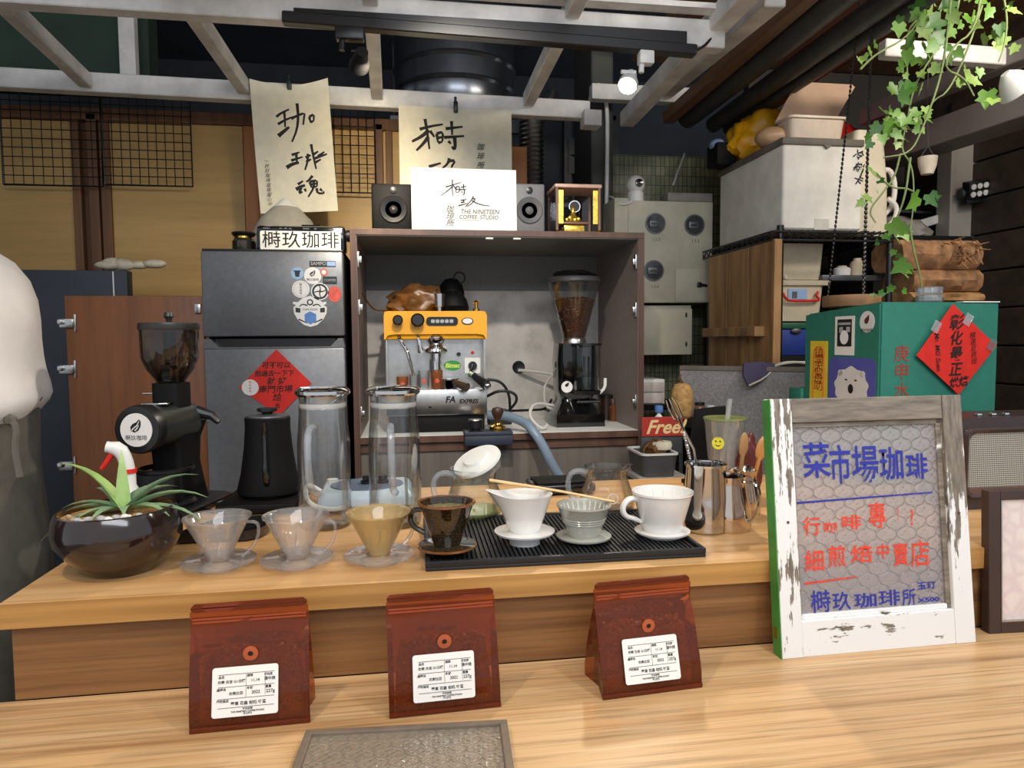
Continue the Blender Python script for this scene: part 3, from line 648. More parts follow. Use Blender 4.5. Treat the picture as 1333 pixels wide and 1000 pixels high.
S1 = [[(265, 300), (300, 275), (360, 250)], [(272, 350), (320, 325), (382, 302)], [(322, 262), (325, 300), (322, 372)], [1.5, [(268, 430), (310, 400), (350, 370)]],
 [(370, 315), (400, 300), (470, 275), (462, 310), (452, 358)], [1.1, [(420, 210), (422, 300), (405, 390), (362, 472)]], [(500, 305), (508, 345)], [(500, 305), (535, 285), (530, 330)], [(508, 340), (532, 330)],
 [(352, 560), (410, 543)], [(345, 598), (430, 575)], [(385, 555), (385, 625)], [1.5, [(308, 645), (350, 622), (400, 612)]],
 [(498, 490), (505, 560), (520, 660)], [(470, 555), (462, 610), (438, 665)], [(450, 580), (490, 565)], [(452, 610), (490, 592)], [(510, 560), (545, 540)], [(515, 588), (608, 560)], [(518, 615), (560, 595)], [(540, 575), (590, 545)],
 [(378, 760), (418, 738)], [1.4, [(362, 795), (400, 775), (430, 768)]], [(400, 785), (378, 825), (408, 810)], [(425, 790), (432, 812)],
 [(490, 705), (460, 735), (440, 745)], [(465, 745), (475, 785)], [(465, 745), (520, 735), (515, 778)], [(470, 765), (518, 757)], [(476, 785), (515, 778)], [(495, 740), (493, 785), (445, 848)], [(512, 790), (515, 825), (562, 828), (560, 812)], [(535, 795), (552, 812)]]
ink_on(t1, f1, S1, w1, h1, (95, 88, 655, 950), .0105)
for i, ch in enumerate('一杯好咖啡滋味留心中'): text(t1, ch, .016, M['ink'], (-w1/2+.036, -.018, -.272-.017*i), shear=.3)
w2, h2 = .425, .40
t2, f2 = hung('calligraphy_paper', 'wide cream calligraphy sheet clipped behind the white logo board', (593, 142), 2.70, w2, h2, .12, .0, 'calligraphy sheets clipped to the beam')
S2 = [[(290, 258), (350, 240), (425, 225)], [(322, 198), (335, 280), (345, 370)], [1.3, [(345, 262), (300, 300), (245, 330)]], [1.2, [(340, 300), (310, 340), (270, 380)]], [(350, 265), (375, 300)],
 [(388, 280), (395, 330)], [(388, 280), (425, 268), (420, 325)], [(392, 305), (420, 298)], [(395, 332), (420, 325)], [(440, 250), (540, 235)], [(475, 205), (478, 285)], [(430, 300), (548, 288)], [1.2, [(492, 300), (495, 345), (490, 370), (475, 350)]], [(455, 320), (470, 335)],
 [(340, 470), (410, 447)], [(460, 418), (450, 450), (415, 480)], [(455, 435), (495, 428), (470, 470)]]
ink_on(t2, f2, S2, w2, h2, (172, 133, 828, 750), .0125)
for i, ch in enumerate('珈琲所'): text(t2, ch, .028, M['ink'], (.09, -.012, -.142-.034*i), shear=.3)
# wire grid panels on the wall
def wire_panel(label, xa, xb, z0, z1, nx, nz, Y):
    t_ = thing('wire_grid_panel', label, 'wire grid', ((xa+xb)/2, Y, z0), group='black wire grids on the yellow wall'); w = xb-xa; h = z1-z0
    q = B(); q.tube([(-w/2, 0, 0), (w/2, 0, 0), (w/2, 0, h), (-w/2, 0, h), (-w/2, 0, 0)], .004, 6); q.out('outer_frame', M['black'], t_)
    q = B()
    for i in range(1, nx): x = -w/2+w*i/nx; q.tube([(x, 0, 0), (x, 0, h)], .0018, 4, cap=False)
    for j in range(1, nz): z = h*j/nz; q.tube([(-w/2, -.003, z), (w/2, -.003, z)], .0018, 4, cap=False)
    q.out('wire_mesh', M['black'], t_)
    return t_
g0, g1 = W(5, 240, 2.9), W(130, 118, 2.9)
wire_panel('left black wire grid panel hung on the yellow plywood wall', g0.x, g1.x-.003, g0.z, W(60, 120, 2.9).z, 10, 10, 2.90)
g2 = W(251, 243, 2.9)
wire_panel('black wire grid panel next to it, left of the tall calligraphy sheet', g1.x+.003, g2.x, g2.z, W(190, 127, 2.9).z, 10, 10, 2.90)
g3, g4 = W(425, 250, 2.9), W(487, 141, 2.9)
wire_panel('black wire grid panel between the two calligraphy sheets', g3.x-.06, g4.x, g3.z-.0, g4.z, 8, 9, 2.90)
# ================================================================== INSIDE THE CABINET
ZS = csh
em = thing('espresso_machine', 'yellow-topped steel espresso machine standing in the open cabinet', 'coffee machine', (W(568, 540, 2.45).x, 2.44, ZS))
e = loc_of(em); YE = 2.44
ex0, ex1 = e(500, 440, YE).x, e(634, 440, YE).x; et, eb = e(560, 405, YE).z, e(560, 435, YE).z
M['yellow'] = mk('yellow_enamel', (240, 170, 20), .3, var=.02, coat=.3)
# hood with a shallow arch cut below
poly = [(ex0, eb-.018), (ex0+.004, eb-.018), (ex0+.012, eb-.004), (ex0+.035, eb), (ex1-.035, eb), (ex1-.012, eb-.004), (ex1-.004, eb-.018), (ex1, eb-.018), (ex1, et-.012), (ex1-.012, et), (ex0+.012, et), (ex0, et-.012)]
B().prism(poly, 0, .012).out('yellow_hood', M['yellow'], em, 25)
B().box(ex0, ex1, .012, .33, eb-.018, et, .006).out('hood_body', M['yellow'], em)
B().box(ex0+.004, ex1-.004, .07, .33, .09, eb-.018).out('back_splash', M['steel_b'], em)
for s in (-1, 1):
    x = ex0+.004 if s < 0 else ex1-.010
    B().box(x, x+.006, .02, .33, .04, eb-.012).out('side_sheet', M['steel_b'], em)
tz1, tz0 = e(560, 508, YE-.02).z, e(560, 541, YE-.02).z
B().box(ex0+.004, ex1-.004, -.02, .07, tz0, tz1, .003).out('drip_tray', M['steel_b'], em)
q = B()
for k in range(14): q.box(ex0+.02+k*.0225, ex0+.032+k*.0225, -.012, .065, tz1, tz1+.002)
q.out('tray_grate', M['steel_b'], em)
B().box(ex0+.012, ex1-.012, -.005, .32, .0, tz0, .003).out('black_base', M['black_matt'], em)
text(em, 'FA', .030, M['ink'], (e(586, 520, YE-.02).x, -.0205, e(586, 520, YE).z), shear=.2, bold=.0012)
text(em, 'EXPRES', .020, M['ink'], (e(610, 522, YE-.02).x, -.0205, e(586, 522.5, YE).z), shear=.2, bold=.0009)
B().lathe([(.001, 0), (.005, 0), (.004, .006), (.001, .006)], (e(560, 529, YE).x, -.02, e(560, 529, YE).z), 12, Matrix.Rotation(PI/2, 4, 'X')).out('tray_screw', M['black'], em)
RX = Matrix.Rotation(PI/2, 4, 'X')
for px, r, lab in ((518, .0165, 0), (543.5, .022, 0)):
    p = e(px, 417, YE); B().lathe([(.006, 0), (.006, .012), (r, .014), (r*1.05, .034), (r*.8, .040), (.001, .040)], (p.x, 0, p.z), 24, RX).out('valve_knob', M['black'], em)
p0, p1 = e(555, 424, YE), e(596, 412.5, YE)
o = B().prism(rrect(p0.x, p1.x, p0.z, p1.z, .012), -.004, 0).out('control_panel', M['black_gloss'], em)
b = B()
for k in range(5): b.prism(rrect(p0.x+.016+k*.016, p0.x+.029+k*.016, p0.z+.009, p1.z-.009, .003, 2), -.0052, -.004)
b.out('button', M['stk_grey'], o)
p = e(608.5, 418, YE); a = B().prism([(p.x+.018*math.cos(u*PI/12)*1.15, p.z+.012*math.sin(u*PI/12)) for u in range(24)], -.004, 0).out('pressure_gauge', M['black'], em)
B().prism([(p.x+.015*math.cos(u*PI/12)*1.15, p.z+.0095*math.sin(u*PI/12)) for u in range(24)], -.005, -.004).out('dial', M['stk_w'], a)
# group head, wands
p = e(568, 450, YE); zg = p.z
B().lathe([(.001, -.055), (.018, -.055), (.018, -.028), (.032, -.026), (.042, -.020), (.040, -.012), (.026, -.006), (.022, .004), (.030, .016), (.030, .03), (.02, .04), (.001, .04)], (p.x, .03, zg), 28).out('group_head', M['chrome'], em)
p2 = e(566, 485, YE).z
B().cyl((p.x-.002, .05, p2), (p.x-.002, .05, zg-.05), .021, seg=24).out('portafilter_column', M['chrome'], em)
B().tube([(e(519, 436, YE).x, .01, eb), (e(521, 447, YE).x, -.005, e(0, 447, YE).z), (e(530, 462, YE).x, -.015, e(0, 462, YE).z), (e(532, 470, YE).x, -.015, e(0, 470, YE).z), (e(539, 497, YE).x, -.012, e(0, 497, YE).z)], .0055, 10, 2).out('steam_wand', M['chrome'], em)
B().tube([(e(544, 434, YE).x, .01, eb), (e(545, 446, YE).x, .0, e(0, 446, YE).z), (e(548, 465, YE).x, -.0, e(0, 465, YE).z)], [.005, .005, .005, .010, .010], 10, 1).out('hot_water_spout', M['chrome'], em)
p = e(589, 476, YE+.07); o = B().prism([(p.x+.031*math.cos(k*PI/14), p.z+.0185*math.sin(k*PI/14)) for k in range(28)], .068, .07).out('green_emblem', mk('green_emblem', (46, 128, 60), .4), em)
text(o, 'Bimac', .022, mk('yellow_print', (190, 214, 90), .5, var=0), (p.x, .0675, p.z), shear=.2, bold=.0008)
p = e(615, 476, YE+.07); o = B().prism(rrect(p.x-.028, p.x+.028, p.z-.028, p.z+.028, .004), .066, .07).out('switch_plate', M['white'], em)
q = B(); q.lathe([(.001, 0), (.016, 0), (.015, .012), (.001, .012)], (p.x, .066, p.z), 20, RX); q.cb((p.x-.005, .052, p.z-.01), (.010, .012, .034), .003, (0, .3, 0)); q.out('rotary_switch', M['black'], o)
p = e(597, 461, YE+.07); B().lathe([(.001, 0), (.008, 0), (.007, .012), (.001, .012)], (p.x, .07, p.z), 14, RX).out('toggle', M['black'], em)
p = e(615, 459, YE+.07); B().ball((p.x, .066, p.z), .006, 12).out('pilot_lamp', M['red_paper'], em)
# portafilter resting: handles on the right
p = e(600, 502, YE)
q = B(); q.lathe([(.001, -.016), (.030, -.016), (.034, .012), (.036, .014), (.036, .018), (.03, .018), (.001, .016)], (e(585, 500, YE).x, .02, tz1+.02), 24); o = q.out('portafilter_basket', M['chrome'], em)
B().tube([(e(592, 498, YE).x, -.01, tz1+.026), (e(606, 506, YE).x, -.055, tz1+.010)], [.012, .016], 12).out('portafilter_handle', mk('brown_handle', (66, 50, 40), .4), em)
q = B(); q.tube([(e(614, 490, YE).x, .03, tz1+.05), (e(618, 494, YE).x, .0, tz1+.045)], .012, 10); q.out('side_spout', M['chrome'], em)
o = B().tube([(e(618, 493, YE).x, .0, tz1+.044), (e(631, 502, YE).x, -.045, tz1+.016)], [.012, .018], 12).out('portafilter_handle', M['black'], em)
B().ball((e(632, 503, YE).x, -.048, tz1+.014), .015, 14).out('chrome_tip', M['chrome'], o)
# shot glasses on the tray
sg = None
M['amber_glass'] = glass('amber_glass', (.93, .78, .62), (.5, .3, .2), 1.0, .15, (190, 120, 80))
for k, (px, hgt, r, m) in enumerate(((524, .045, .021, 'amber_glass'), (539, .052, .017, 'glass_t'), (552, .065, .02, 'glass_t'), (569, .065, .021, 'amber_glass'))):
    p = e(px, 500, YE+.0)
    t_ = thing('shot_glass', ['reddish shot glass with red mark, leftmost on the espresso machine tray', 'narrow clear shot glass second from left on the machine tray', 'tall clear shot glass with red mark, third on the machine tray', 'tall amber shot glass under the group head'][k], 'glass', Vector((p.x, .0+.012*(k % 2), tz1+.002))+em.location, group='shot glasses on the machine')
    B().lathe([(.001, 0), (r*.9, 0), (r, hgt), (r-.0015, hgt), (r*.85, .006), (.001, .006)], seg=20).out('glass_body', M[m], t_)
    if k != 1: B().lathe([(r*.94+.0006, .022), (r*.96+.0006, .038)], seg=20).out('red_mark', M['stk_r'], t_) if False else B().prism(disc(.008, 12, 0, hgt*.45), -r*1.0-.0012, -r*.94).out('red_mark', M['stk_r'], t_)
# on top of the machine
zt_ = ZS+et
M['leather'] = mk('crumpled_brown_leather', (98, 66, 34), .35, var=.25, ns=22, bump=.5, bs=30)
lb = B(); 
bmesh.ops.create_icosphere(lb.b, subdivisions=4, radius=1)
for v in lb.b.verts:
    n = mnoise.noise(v.co*2.2)+.5*mnoise.noise(v.co*5.1+Vector((3, 1, 0)))
    v.co *= 1+.28*n; v.co.x *= .108; v.co.y *= .08; v.co.z = max(v.co.z, -.62)*.062+.0385
o = lb.out('leather_bag', M['leather'], None, 50, loc=(W(545, 385, 2.6).x, 2.60, zt_))
tag(o, 'crumpled brown leather bag lying on top of the espresso machine', 'bag')
B().tube([(-.09, 0, .012), (-.13, -.01, .008), (-.165, -.02, .012), (-.19, -.03, .05), (-.21, -.02, .085)], [.010, .006], 8, 2, flat=.4).out('strap', M['leather'], o)
for k, (px, py, r, lab) in enumerate(((590, 395, .058, 'black peaked cap lying on top of the espresso machine'), (588, 372, .05, 'black cap leaning on the back, above the other cap'))):
    p = W(px, py, 2.58+.09*k)
    t_ = thing('peaked_hat', lab, 'cap', (p.x, 2.585+.11*k, zt_+(.0 if k == 0 else .06)), group='black caps on the espresso machine')
    q = B(); q.lathe([(r*1.02, 0), (r*1.0, .02), (r*.85, .05), (r*.5, .07), (.001, .076)], seg=24, mx=Matrix.Identity(4)); q.out('crown', M['black_matt'], t_)
    q = B(); q.gridf(12, 4, lambda u, v: Vector((r*1.02*math.cos(PI+PI*u)*(1+.0*v), r*1.0*math.sin(PI+PI*u)*(1+.45*v*math.sin(PI*u)), .006+.018*math.sin(PI*u)*(1-v)-.0*v))); q.out('peak', M['black_gloss'], t_)
    if k: B().lathe([(.018, -.003), (.024, -.003), (.024, .003), (.018, .003)], (.03, -.02, .075), 16, RX, True).out('strap_loop', M['black_matt'], t_)
p = W(572, 400, 2.5)
o = tag(B().lathe([(.001, 0), (.010, 0), (.010, .016), (.017, .018), (.0185, .062), (.017, .062), (.001, .022)], seg=20).out('steel_goblet', M['steel'], loc=(p.x, 2.49, zt_)), 'small steel goblet standing on the yellow machine top', 'cup')
p = W(620, 400, 2.5)
t_ = thing('brass_valve', 'small brass relief valve on the right of the machine top', 'valve', (p.x, 2.5, zt_))
B().lathe([(.001, 0), (.012, 0), (.012, .01), (.006, .012), (.006, .03), (.012, .034), (.001, .04)], seg=14).out('body', M['brass'], t_)
B().tube([(-.012, 0, .03), (.012, 0, .036)], .004, 8).out('lever', M['brass'], t_)

# coffee grinder with bean hopper
YG = 2.50
gr = thing('hopper_grinder', 'black coffee grinder with a glass hopper full of beans, in the open cabinet', 'coffee grinder', (W(753, 556, YG).x, YG+.06, ZS))
g = loc_of(gr); gz = lambda py: g(750, py, YG).z
B().prismz([(-.088, -.09), (.092, -.09), (.098, -.03), (.09, .13), (-.09, .13), (-.098, -.03)], 0, .045).out('base', M['black_gloss'], gr)
q = B(); q.rings([[Vector((x*s, y*s2, z)) for x, y in rrect(-1, 1, -1, 1, .4)] for s, s2, z in ((.082, .09, .045), (.06, .06, .085), (.058, .055, .10), (.072, .07, .13), (.075, .075, .24), (.070, .07, gz(447)))]); q.out('motor_housing', M['black_gloss'], gr)
o = B().prism(disc(.021, 24, -.048, gz(503)), -.083, -.078).out('oval_sticker', M['stk_w'], gr)
q = B(); bean(q, -.048, gz(500), .014, -.0835); q.out('emblem', M['ink'], o, 0)
dz0, dz1 = gz(508), gz(450)
o = B().lathe([(.001, 0), (.052, 0), (.052, dz1-dz0), (.049, dz1-dz0), (.049, .003), (.001, .003)], (.026, -.075, dz0), 28).out('doser_chamber', M['glass'], gr)
q = B(); q.lathe([(.001, 0), (.042, 0), (.042, .045), (.012, .06), (.012, .12), (.001, .12)], (.026, -.075, dz0+.005), 24); q.out('doser_vane', M['black'], gr)
B().lathe([(.001, 0), (.056, 0), (.056, .008), (.001, .008)], (.026, -.075, dz1), 28).out('doser_lid', M['black'], gr)
B().lathe([(.001, -.016), (.05, -.014), (.055, 0), (.001, 0)], (.026, -.075, dz0), 28).out('doser_floor', M['black'], gr)
q = B(); q.tube([(.072, -.09, dz0-.01), (.09, -.1, dz0+.01), (.09, -.1, dz0+.045)], .006, 8, 1); q.out('dosing_lever', M['white'], gr)
q = B(); q.tube([(.0, -.08, .10), (-.02, -.125, .095), (.06, -.125, .095), (.05, -.08, .10)], .005, 8); q.out('fork_rest', M['black'], gr)
hz0, hz1 = gz(440), gz(366); zt2 = gz(447)
B().lathe([(.001, zt2-.002), (.045, zt2-.002), (.045, zt2+.012), (.040, hz0), (.001, hz0)], (-.002, 0, 0), 24).out('hopper_collar', M['steel_b'], gr)
B().lathe([(.042, hz0), (.098, hz1), (.096, hz1), (.040, hz0+.001)], (-.002, 0, 0), 36).out('glass_hopper', M['glass'], gr)
hm = hz0+(hz1-hz0)*.68
q = B(); q.lathe([(.001, hz0+.001), (.0385, hz0+.001), (.040+.056*.66, hm), (.001, hm+.01)], (-.002, 0, 0), 36)
M['beans'] = mk('roasted_coffee_beans', (72, 42, 26), .4, var=.5, ns=150, bump=1.0, bs=120)
for k in range(260):
    t0 = random.random(); a = random.uniform(0, 2*PI); zz = hz0+(hm-hz0)*math.sqrt(t0); rr = .0405+.056*(zz-hz0)/(hz1-hz0)-.005
    q.ico((-.002+rr*math.cos(a), rr*math.sin(a), zz), (.0072, .005, .0052), 1, (random.random()*3, random.random()*3, 0))
for k in range(90):
    a = random.uniform(0, 2*PI); rr = .066*math.sqrt(random.random()); q.ico((-.002+rr*math.cos(a), rr*math.sin(a), hm+.006), (.006, .0045, .004), 1, (random.random(), random.random(), a))
q.out('bean_fill', M['beans'], gr, kind='stuff')
B().lathe([(.001, hz1-.003), (.097, hz1-.003), (.1005, hz1), (.1005, hz1+.012), (.094, hz1+.018), (.001, hz1+.018)], (-.002, 0, 0), 36).out('hopper_lid', mk('dark_grey_lid', (58, 58, 60), .35), gr)
lb = B(); bmesh.ops.create_icosphere(lb.b, subdivisions=3, radius=1)
for v in lb.b.verts:
    v.co *= 1+.3*mnoise.noise(v.co*2.6+Vector((9, 2, 0))); v.co.x *= .078; v.co.y *= .06; v.co.z = max(-.6, v.co.z)*.017+.0102
o = lb.out('folded_black_pouch', M['black_gloss'], None, 50, loc=gr.location+Vector((0, 0, hz1+.018))); tag(o, 'shiny black folded pouch on the lid of the bean hopper', 'pouch')
# small bottles, cup, sockets and cables
for k, px in enumerate((798, 807)):
    t_ = thing('spice_bottle', ('small brown bottle with steel cap, left of a pair on the cabinet shelf', 'small brown bottle with steel cap, right of a pair near the cabinet wall')[k], 'bottle', (W(px, 548, 2.62).x, 2.62, ZS), group='small bottles on the shelf')
    B().lathe([(.001, 0), (.014, 0), (.0145, .055), (.006, .066), (.006, .072), (.001, .072)], seg=16).out('bottle_body', M['amber_glass'], t_)
    B().lathe([(.0065, .07), (.0075, .07), (.0075, .088), (.001, .089)], seg=14).out('cap', M['steel'], t_)
t_ = thing('brown_tumbler', 'dark brown tumbler half hidden behind the hopper grinder', 'cup', (W(789, 545, 2.68).x, 2.68, ZS))
B().lathe([(.001, 0), (.026, 0), (.031, .095), (.028, .095), (.024, .006), (.001, .006)], seg=20).out('cup_body', mk('dark_brown_plastic', (58, 44, 38), .35), t_)
B().lathe([(.0315, .09), (.034, .09), (.034, .1), (.028, .1)], seg=20).out('rim', M['black'], t_)
p = W(675, 478, 2.865)
t_ = thing('cable_grommet', 'round black cable grommet in the stone-look cabinet back', 'grommet', (p.x, 2.868, p.z))
B().lathe([(.012, 0), (.024, 0), (.026, .006), (.02, .012), (.012, .01)], seg=24, mx=RX).out('ring', M['black'], t_)
B().lathe([(.001, .001), (.0135, .001), (.0135, .003), (.001, .003)], seg=16, mx=RX).out('hole', M['ink'], t_)
M['wcable'] = mk('pale_grey_cable', (188, 186, 182), .5, var=.02)
def cable(pts, r, m, name, lab, sm=3):
    return tag(B().tube([W(*p) if len(p) == 3 and p[0] > 5 else p for p in pts], r, 8, sm).out(name, m), lab, 'cable')
cable([(675, 482, 2.84), (700, 484, 2.80), (735, 490, 2.76), (738, 505, 2.74)], .0065, M['wcable'], 'white_cable', 'pale cable running from the wall grommet to the hopper grinder')
cable([(722, 486, 2.70), (708, 500, 2.68), (709, 530, 2.66), (722, 533, 2.64)], .0045, M['wcable'], 'white_cable', 'thin pale cable bowing down beside the hopper grinder')
cable([(720, 528, 2.52), (695, 524, 2.46), (688, 540, 2.42), (697, 553, 2.40), (708, 559, 2.40), (712, 553, 2.42)], .006, M['wcable'], 'white_cable', 'thick pale cable looping on the shelf in front of the hopper grinder')
cable([(634, 494, 2.62), (652, 496, 2.62), (663, 512, 2.64), (664, 534, 2.66)], .0055, M['black'], 'black_cable', 'black cable arching out right of the espresso machine')
cable([(634, 516, 2.60), (650, 508, 2.58), (670, 511, 2.58), (674, 522, 2.6), (662, 535, 2.62)], .0055, M['black'], 'black_cable', 'black cable looping towards the socket block on the shelf')
cable([(664, 535, 2.66), (690, 534, 2.7), (712, 533, 2.72), (718, 520, 2.74)], .005, M['black'], 'black_cable', 'black cable lying along the back of the shelf behind the grinder')
sb = thing('socket_block', 'black socket block on the shelf right of the espresso machine', 'socket', (W(650, 535, 2.62).x, 2.62, ZS))
B().box(-.045, .045, -.025, .025, 0, .035, .005).out('block', M['black'], sb); B().box(-.02, .03, -.02, .02, .035, .058, .005).out('plug', M['black'], sb)
M['hose'] = mk('grey_blue_hose', (118, 136, 154), .4, var=.03)
tag(B().tube([W(636, 540, 2.46), W(660, 541, 2.42), W(684, 550, 2.36), (W(690, 556, 2.33).x, 2.32, ZS+.022), W(706, 578, 2.29), W(722, 612, 2.15), W(742, 640, 1.95), W(748, 690, 1.85), W(750, 900, 1.85)], .0165, 12, 3).out('drain_hose', M['hose']), 'grey blue hose bending over the cabinet shelf edge and down', 'hose')
# tamping station on the shelf edge
ts = thing('tamping_station', 'dark blue tamping block hooked on the front edge of the cabinet shelf', 'tamping block', (W(635, 560, 2.30).x, 2.322, ZS))
q = B(); q.box(-.078, .083, -.035, .045, .001, .016, .003); q.box(-.078, .083, -.035, -.0005, -.03, .002, .003); q.out('rubber_block', mk('dark_blue_rubber', (38, 46, 62), .55), ts)
t_ = thing('coffee_tamper', 'tamper with dark wooden handle and brass base on the blue block', 'tamper', (W(648, 555, 2.32).x, 2.325, ZS+.016))
B().lathe([(.001, 0), (.027, 0), (.028, .004), (.026, .014), (.014, .020), (.012, .024), (.001, .024)], seg=28).out('brass_base', M['brass'], t_)
B().lathe([(.001, .024), (.011, .024), (.010, .036), (.018, .052), (.021, .064), (.017, .075), (.001, .079)], seg=24).out('handle', mk('dark_walnut_handle', (66, 44, 32), .35), t_)
t_ = thing('coffee_leveler', 'black coffee leveler puck with pale top on the blue block', 'leveler', (W(619, 556, 2.32).x, 2.325, ZS+.016))
B().lathe([(.001, 0), (.017, 0), (.017, .008), (.026, .010), (.026, .032), (.022, .036), (.001, .036)], seg=28).out('puck', M['black'], t_)
B().lathe([(.001, .036), (.024, .036), (.023, .039), (.001, .0395)], seg=28).out('pale_disc', M['steel_b'], t_)

# ================================================================== RIGHT BACKGROUND
mb = thing('meter_box', 'pale metal electricity meter box with three round windows on the tiled wall', 'meter box', (W(875, 330, 2.85).x, 2.85, W(875, 394, 2.85).z))
m_l = loc_of(mb); M['beige'] = mk('beige_painted_metal', (186, 182, 162), .5, var=.06, ns=10)
q0, q1 = m_l(818, 262, 2.85), m_l(928, 263, 2.85); mzt = m_l(870, 262, 2.85).z
B().box(q0.x-.06, q0.x, .0, .17, 0, mzt+.01, .002).out('side_plate', M['beige'], mb)
B().box(q0.x, q1.x, .01, .19, 0, mzt, .002).out('box_body', M['beige'], mb)
B().box(q0.x, q1.x, 0, .01, 0, mzt, .002).out('front_plate', M['beige'], mb)
B().box(m_l(868, 255, 2.86).x, q1.x, .0, .1, mzt, mzt+.038, .006).out('top_ledge', mk('grey_metal', (128, 126, 116), .5), mb)
M['win_dark'] = mk('dark_meter_glass', (48, 52, 54), .1, coat=.6)
for k, (px, py, s) in enumerate(((853, 291, '153'), (904, 293, '152'), (851, 352.5, '154'))):
    p = m_l(px, py, 2.85); r = .0445
    o = B().lathe([(r-.006, 0), (r, 0), (r, .004), (r-.006, .004)], (p.x, 0, p.z), 32, RX, True).out('window_ring', M['grey_steel'], mb)
    B().prism(disc(r-.004, 32, p.x, p.z), -.0012, 0).out('dark_glass', M['win_dark'], o)
    B().box(p.x-.026, p.x+.016, -.006, -.001, p.z-.016, p.z+.014, .002).out('meter_face', M['grey_steel'], o)
    B().box(p.x-.02, p.x+.008, -.0066, -.006, p.z-.004, p.z+.002).out('counter_slot', M['black'], o)
    text(mb, s, .020, M['ink_grey'], (p.x+.005, -.0006, p.z-.067), csp=1.3)
d0, d1 = m_l(878.5, 392, 2.85), m_l(927, 350.5, 2.85)
B().box(d0.x, d1.x-.002, -.005, 0, .004, d1.z, .001).out('small_door', M['beige'], mb)
p = m_l(913, 371, 2.85); q = B(); q.cb((p.x-.012, -.008, p.z), (.02, .006, .022), .002); q.tube([(p.x-.004, -.01, p.z), (p.x+.02, -.012, p.z-.004)], .006, 8); q.out('latch', M['black'], mb)
bx2 = thing('junction_box', 'lower beige junction box under the meter box, right of the cabinet', 'junction box', (W(868, 430, 2.87).x, 2.87, W(868, 462, 2.87).z))
j = loc_of(bx2); a0, a1 = j(836, 430, 2.87), j(901, 402, 2.87); a1.x = j(901, 430, 2.87).x
B().box(a0.x, a1.x, .012, .17, 0, a1.z+.015, .003).out('box_body', M['beige'], bx2); B().box(a0.x, a1.x, 0, .011, 0, a1.z, .003).out('door', mk('cream_painted_metal', (206, 200, 176), .5, var=.03), bx2)
for py in (410, 448): p = j(893, py, 2.87); B().cb((p.x, -.003, p.z), (.006, .008, .018), .001).out('hinge', M['black'], bx2)
sc = thing('security_camera', 'white ball security camera on top of the meter box', 'camera', (W(831, 258, 2.86).x, 2.90, mb.location.z+mzt))
B().lathe([(.001, 0), (.034, 0), (.036, .006), (.034, .042), (.03, .046), (.001, .046)], seg=28).out('base', M['white'], sc)
B().ball((0, 0, .075), .040, 28).out('ball_head', M['white'], sc)
B().lathe([(.001, .0), (.018, .0), (.016, .008), (.001, .010)], (.004, -.0345, .076), 24, RX).out('lens', M['black_gloss'], sc)
tag(B().tube([W(823, 262, 2.84), W(812, 267, 2.84), W(803, 264, 2.86), W(798, 257, 2.9), W(793, 256, 2.97)], .0045, 8, 3).out('camera_cable', M['white']), 'white lead of the security camera looping to the conduit', 'cable')
tag(B().tube([W(876, 241, 2.9), W(883, 222, 2.95), W(891, 200, 3.02)], .004, 8, 1).out('loose_wire', M['wcable']), 'thin loose wire rising above the meter box on the tiles', 'cable')

# stuff stacked right of the cabinet: drawers, gourd, sign, tub
YB = 2.62
t_ = thing('drawer_unit', 'small white plastic drawer unit right of the cabinet, above the red sign', 'drawers', (W(852, 527, YB).x, YB, 0)); j = loc_of(t_)
x0, x1, z0, z1 = j(836, 0, YB).x-.03, j(866, 500, YB).x, j(850, 527, YB).z, j(850, 494, YB).z
B().box(x0, x1, .004, .2, z0, z1, .004).out('case', M['white'], t_)
for k in range(2):
    za = z0+.006+k*(z1-z0-.01)/2; B().box(x0+.006, x1-.008, -.006, .004, za, za+(z1-z0)/2-.012, .002).out('drawer', mk('pale_drawer', (206, 196, 188), .4), t_)
B().box(x0, x1+.16, .0, .24, z0-.022, z0).out('shelf_board', M['black_matt'], t_); 
for sx in (x0, x1+.15): B().box(sx, sx+.01, .2, .21, 0, z0-.022).out('leg', M['black_matt'], t_)
gd = B(); gd.lathe([(.001, 0), (.026, .002), (.036, .02), (.039, .06), (.036, .10), (.026, .122), (.001, .127)], seg=28)
for v in gd.b.verts: v.co *= 1+.05*mnoise.noise(v.co*30)
YB = 2.26
p = W(892, 536, YB)
o = gd.out('straw_gourd', mk('tan_straw', (186, 146, 88), .75, var=.15, ns=60, bump=.8, bs=70), None, 60, loc=(p.x, YB+.03, p.z-.03)); tag(o, 'round tan straw-covered gourd standing behind the red sign', 'gourd')
B().tube([(0, 0, .125), (-.01, 0, .143), (-.006, 0, .158)], [.007, .003], 6).out('stalk', M['ply_brown'], o)
t_ = thing('narrow_shelf', 'narrow shelf ledge holding the gourd and small jars by the partition', 'shelf', (p.x+.05, YB+.03, 0))
B().box(-.12, .10, -.075, .07, p.z-.05, p.z-.03).out('board', M['black_matt'], t_); B().box(-.02, .02, .03, .06, 0, p.z-.05).out('bracket_post', M['black_matt'], t_)
for k, (px, py, r, hh, m, lab) in enumerate(((911, 514, .018, .045, 'amber_glass', 'small brown jar with dark lid next to the straw gourd'), (925, 519, .015, .034, 'white', 'tiny white jar with dark label right of the brown jar'))):
    q_ = W(px, py, YB); u = thing('small_jar', lab, 'jar', (q_.x, YB+.0, p.z-.03), group='small jars beside the gourd')
    B().lathe([(.001, 0), (r, 0), (r, hh), (r*.8, hh+.006), (.001, hh+.006)], seg=16).out('jar_body', M[m], u); B().lathe([(.001, hh+.006), (r*.95, hh+.006), (r*.95, hh+.016), (.001, hh+.016)], seg=16).out('lid', M['black'] if k == 0 else M['white'], u)
YF2 = 2.15
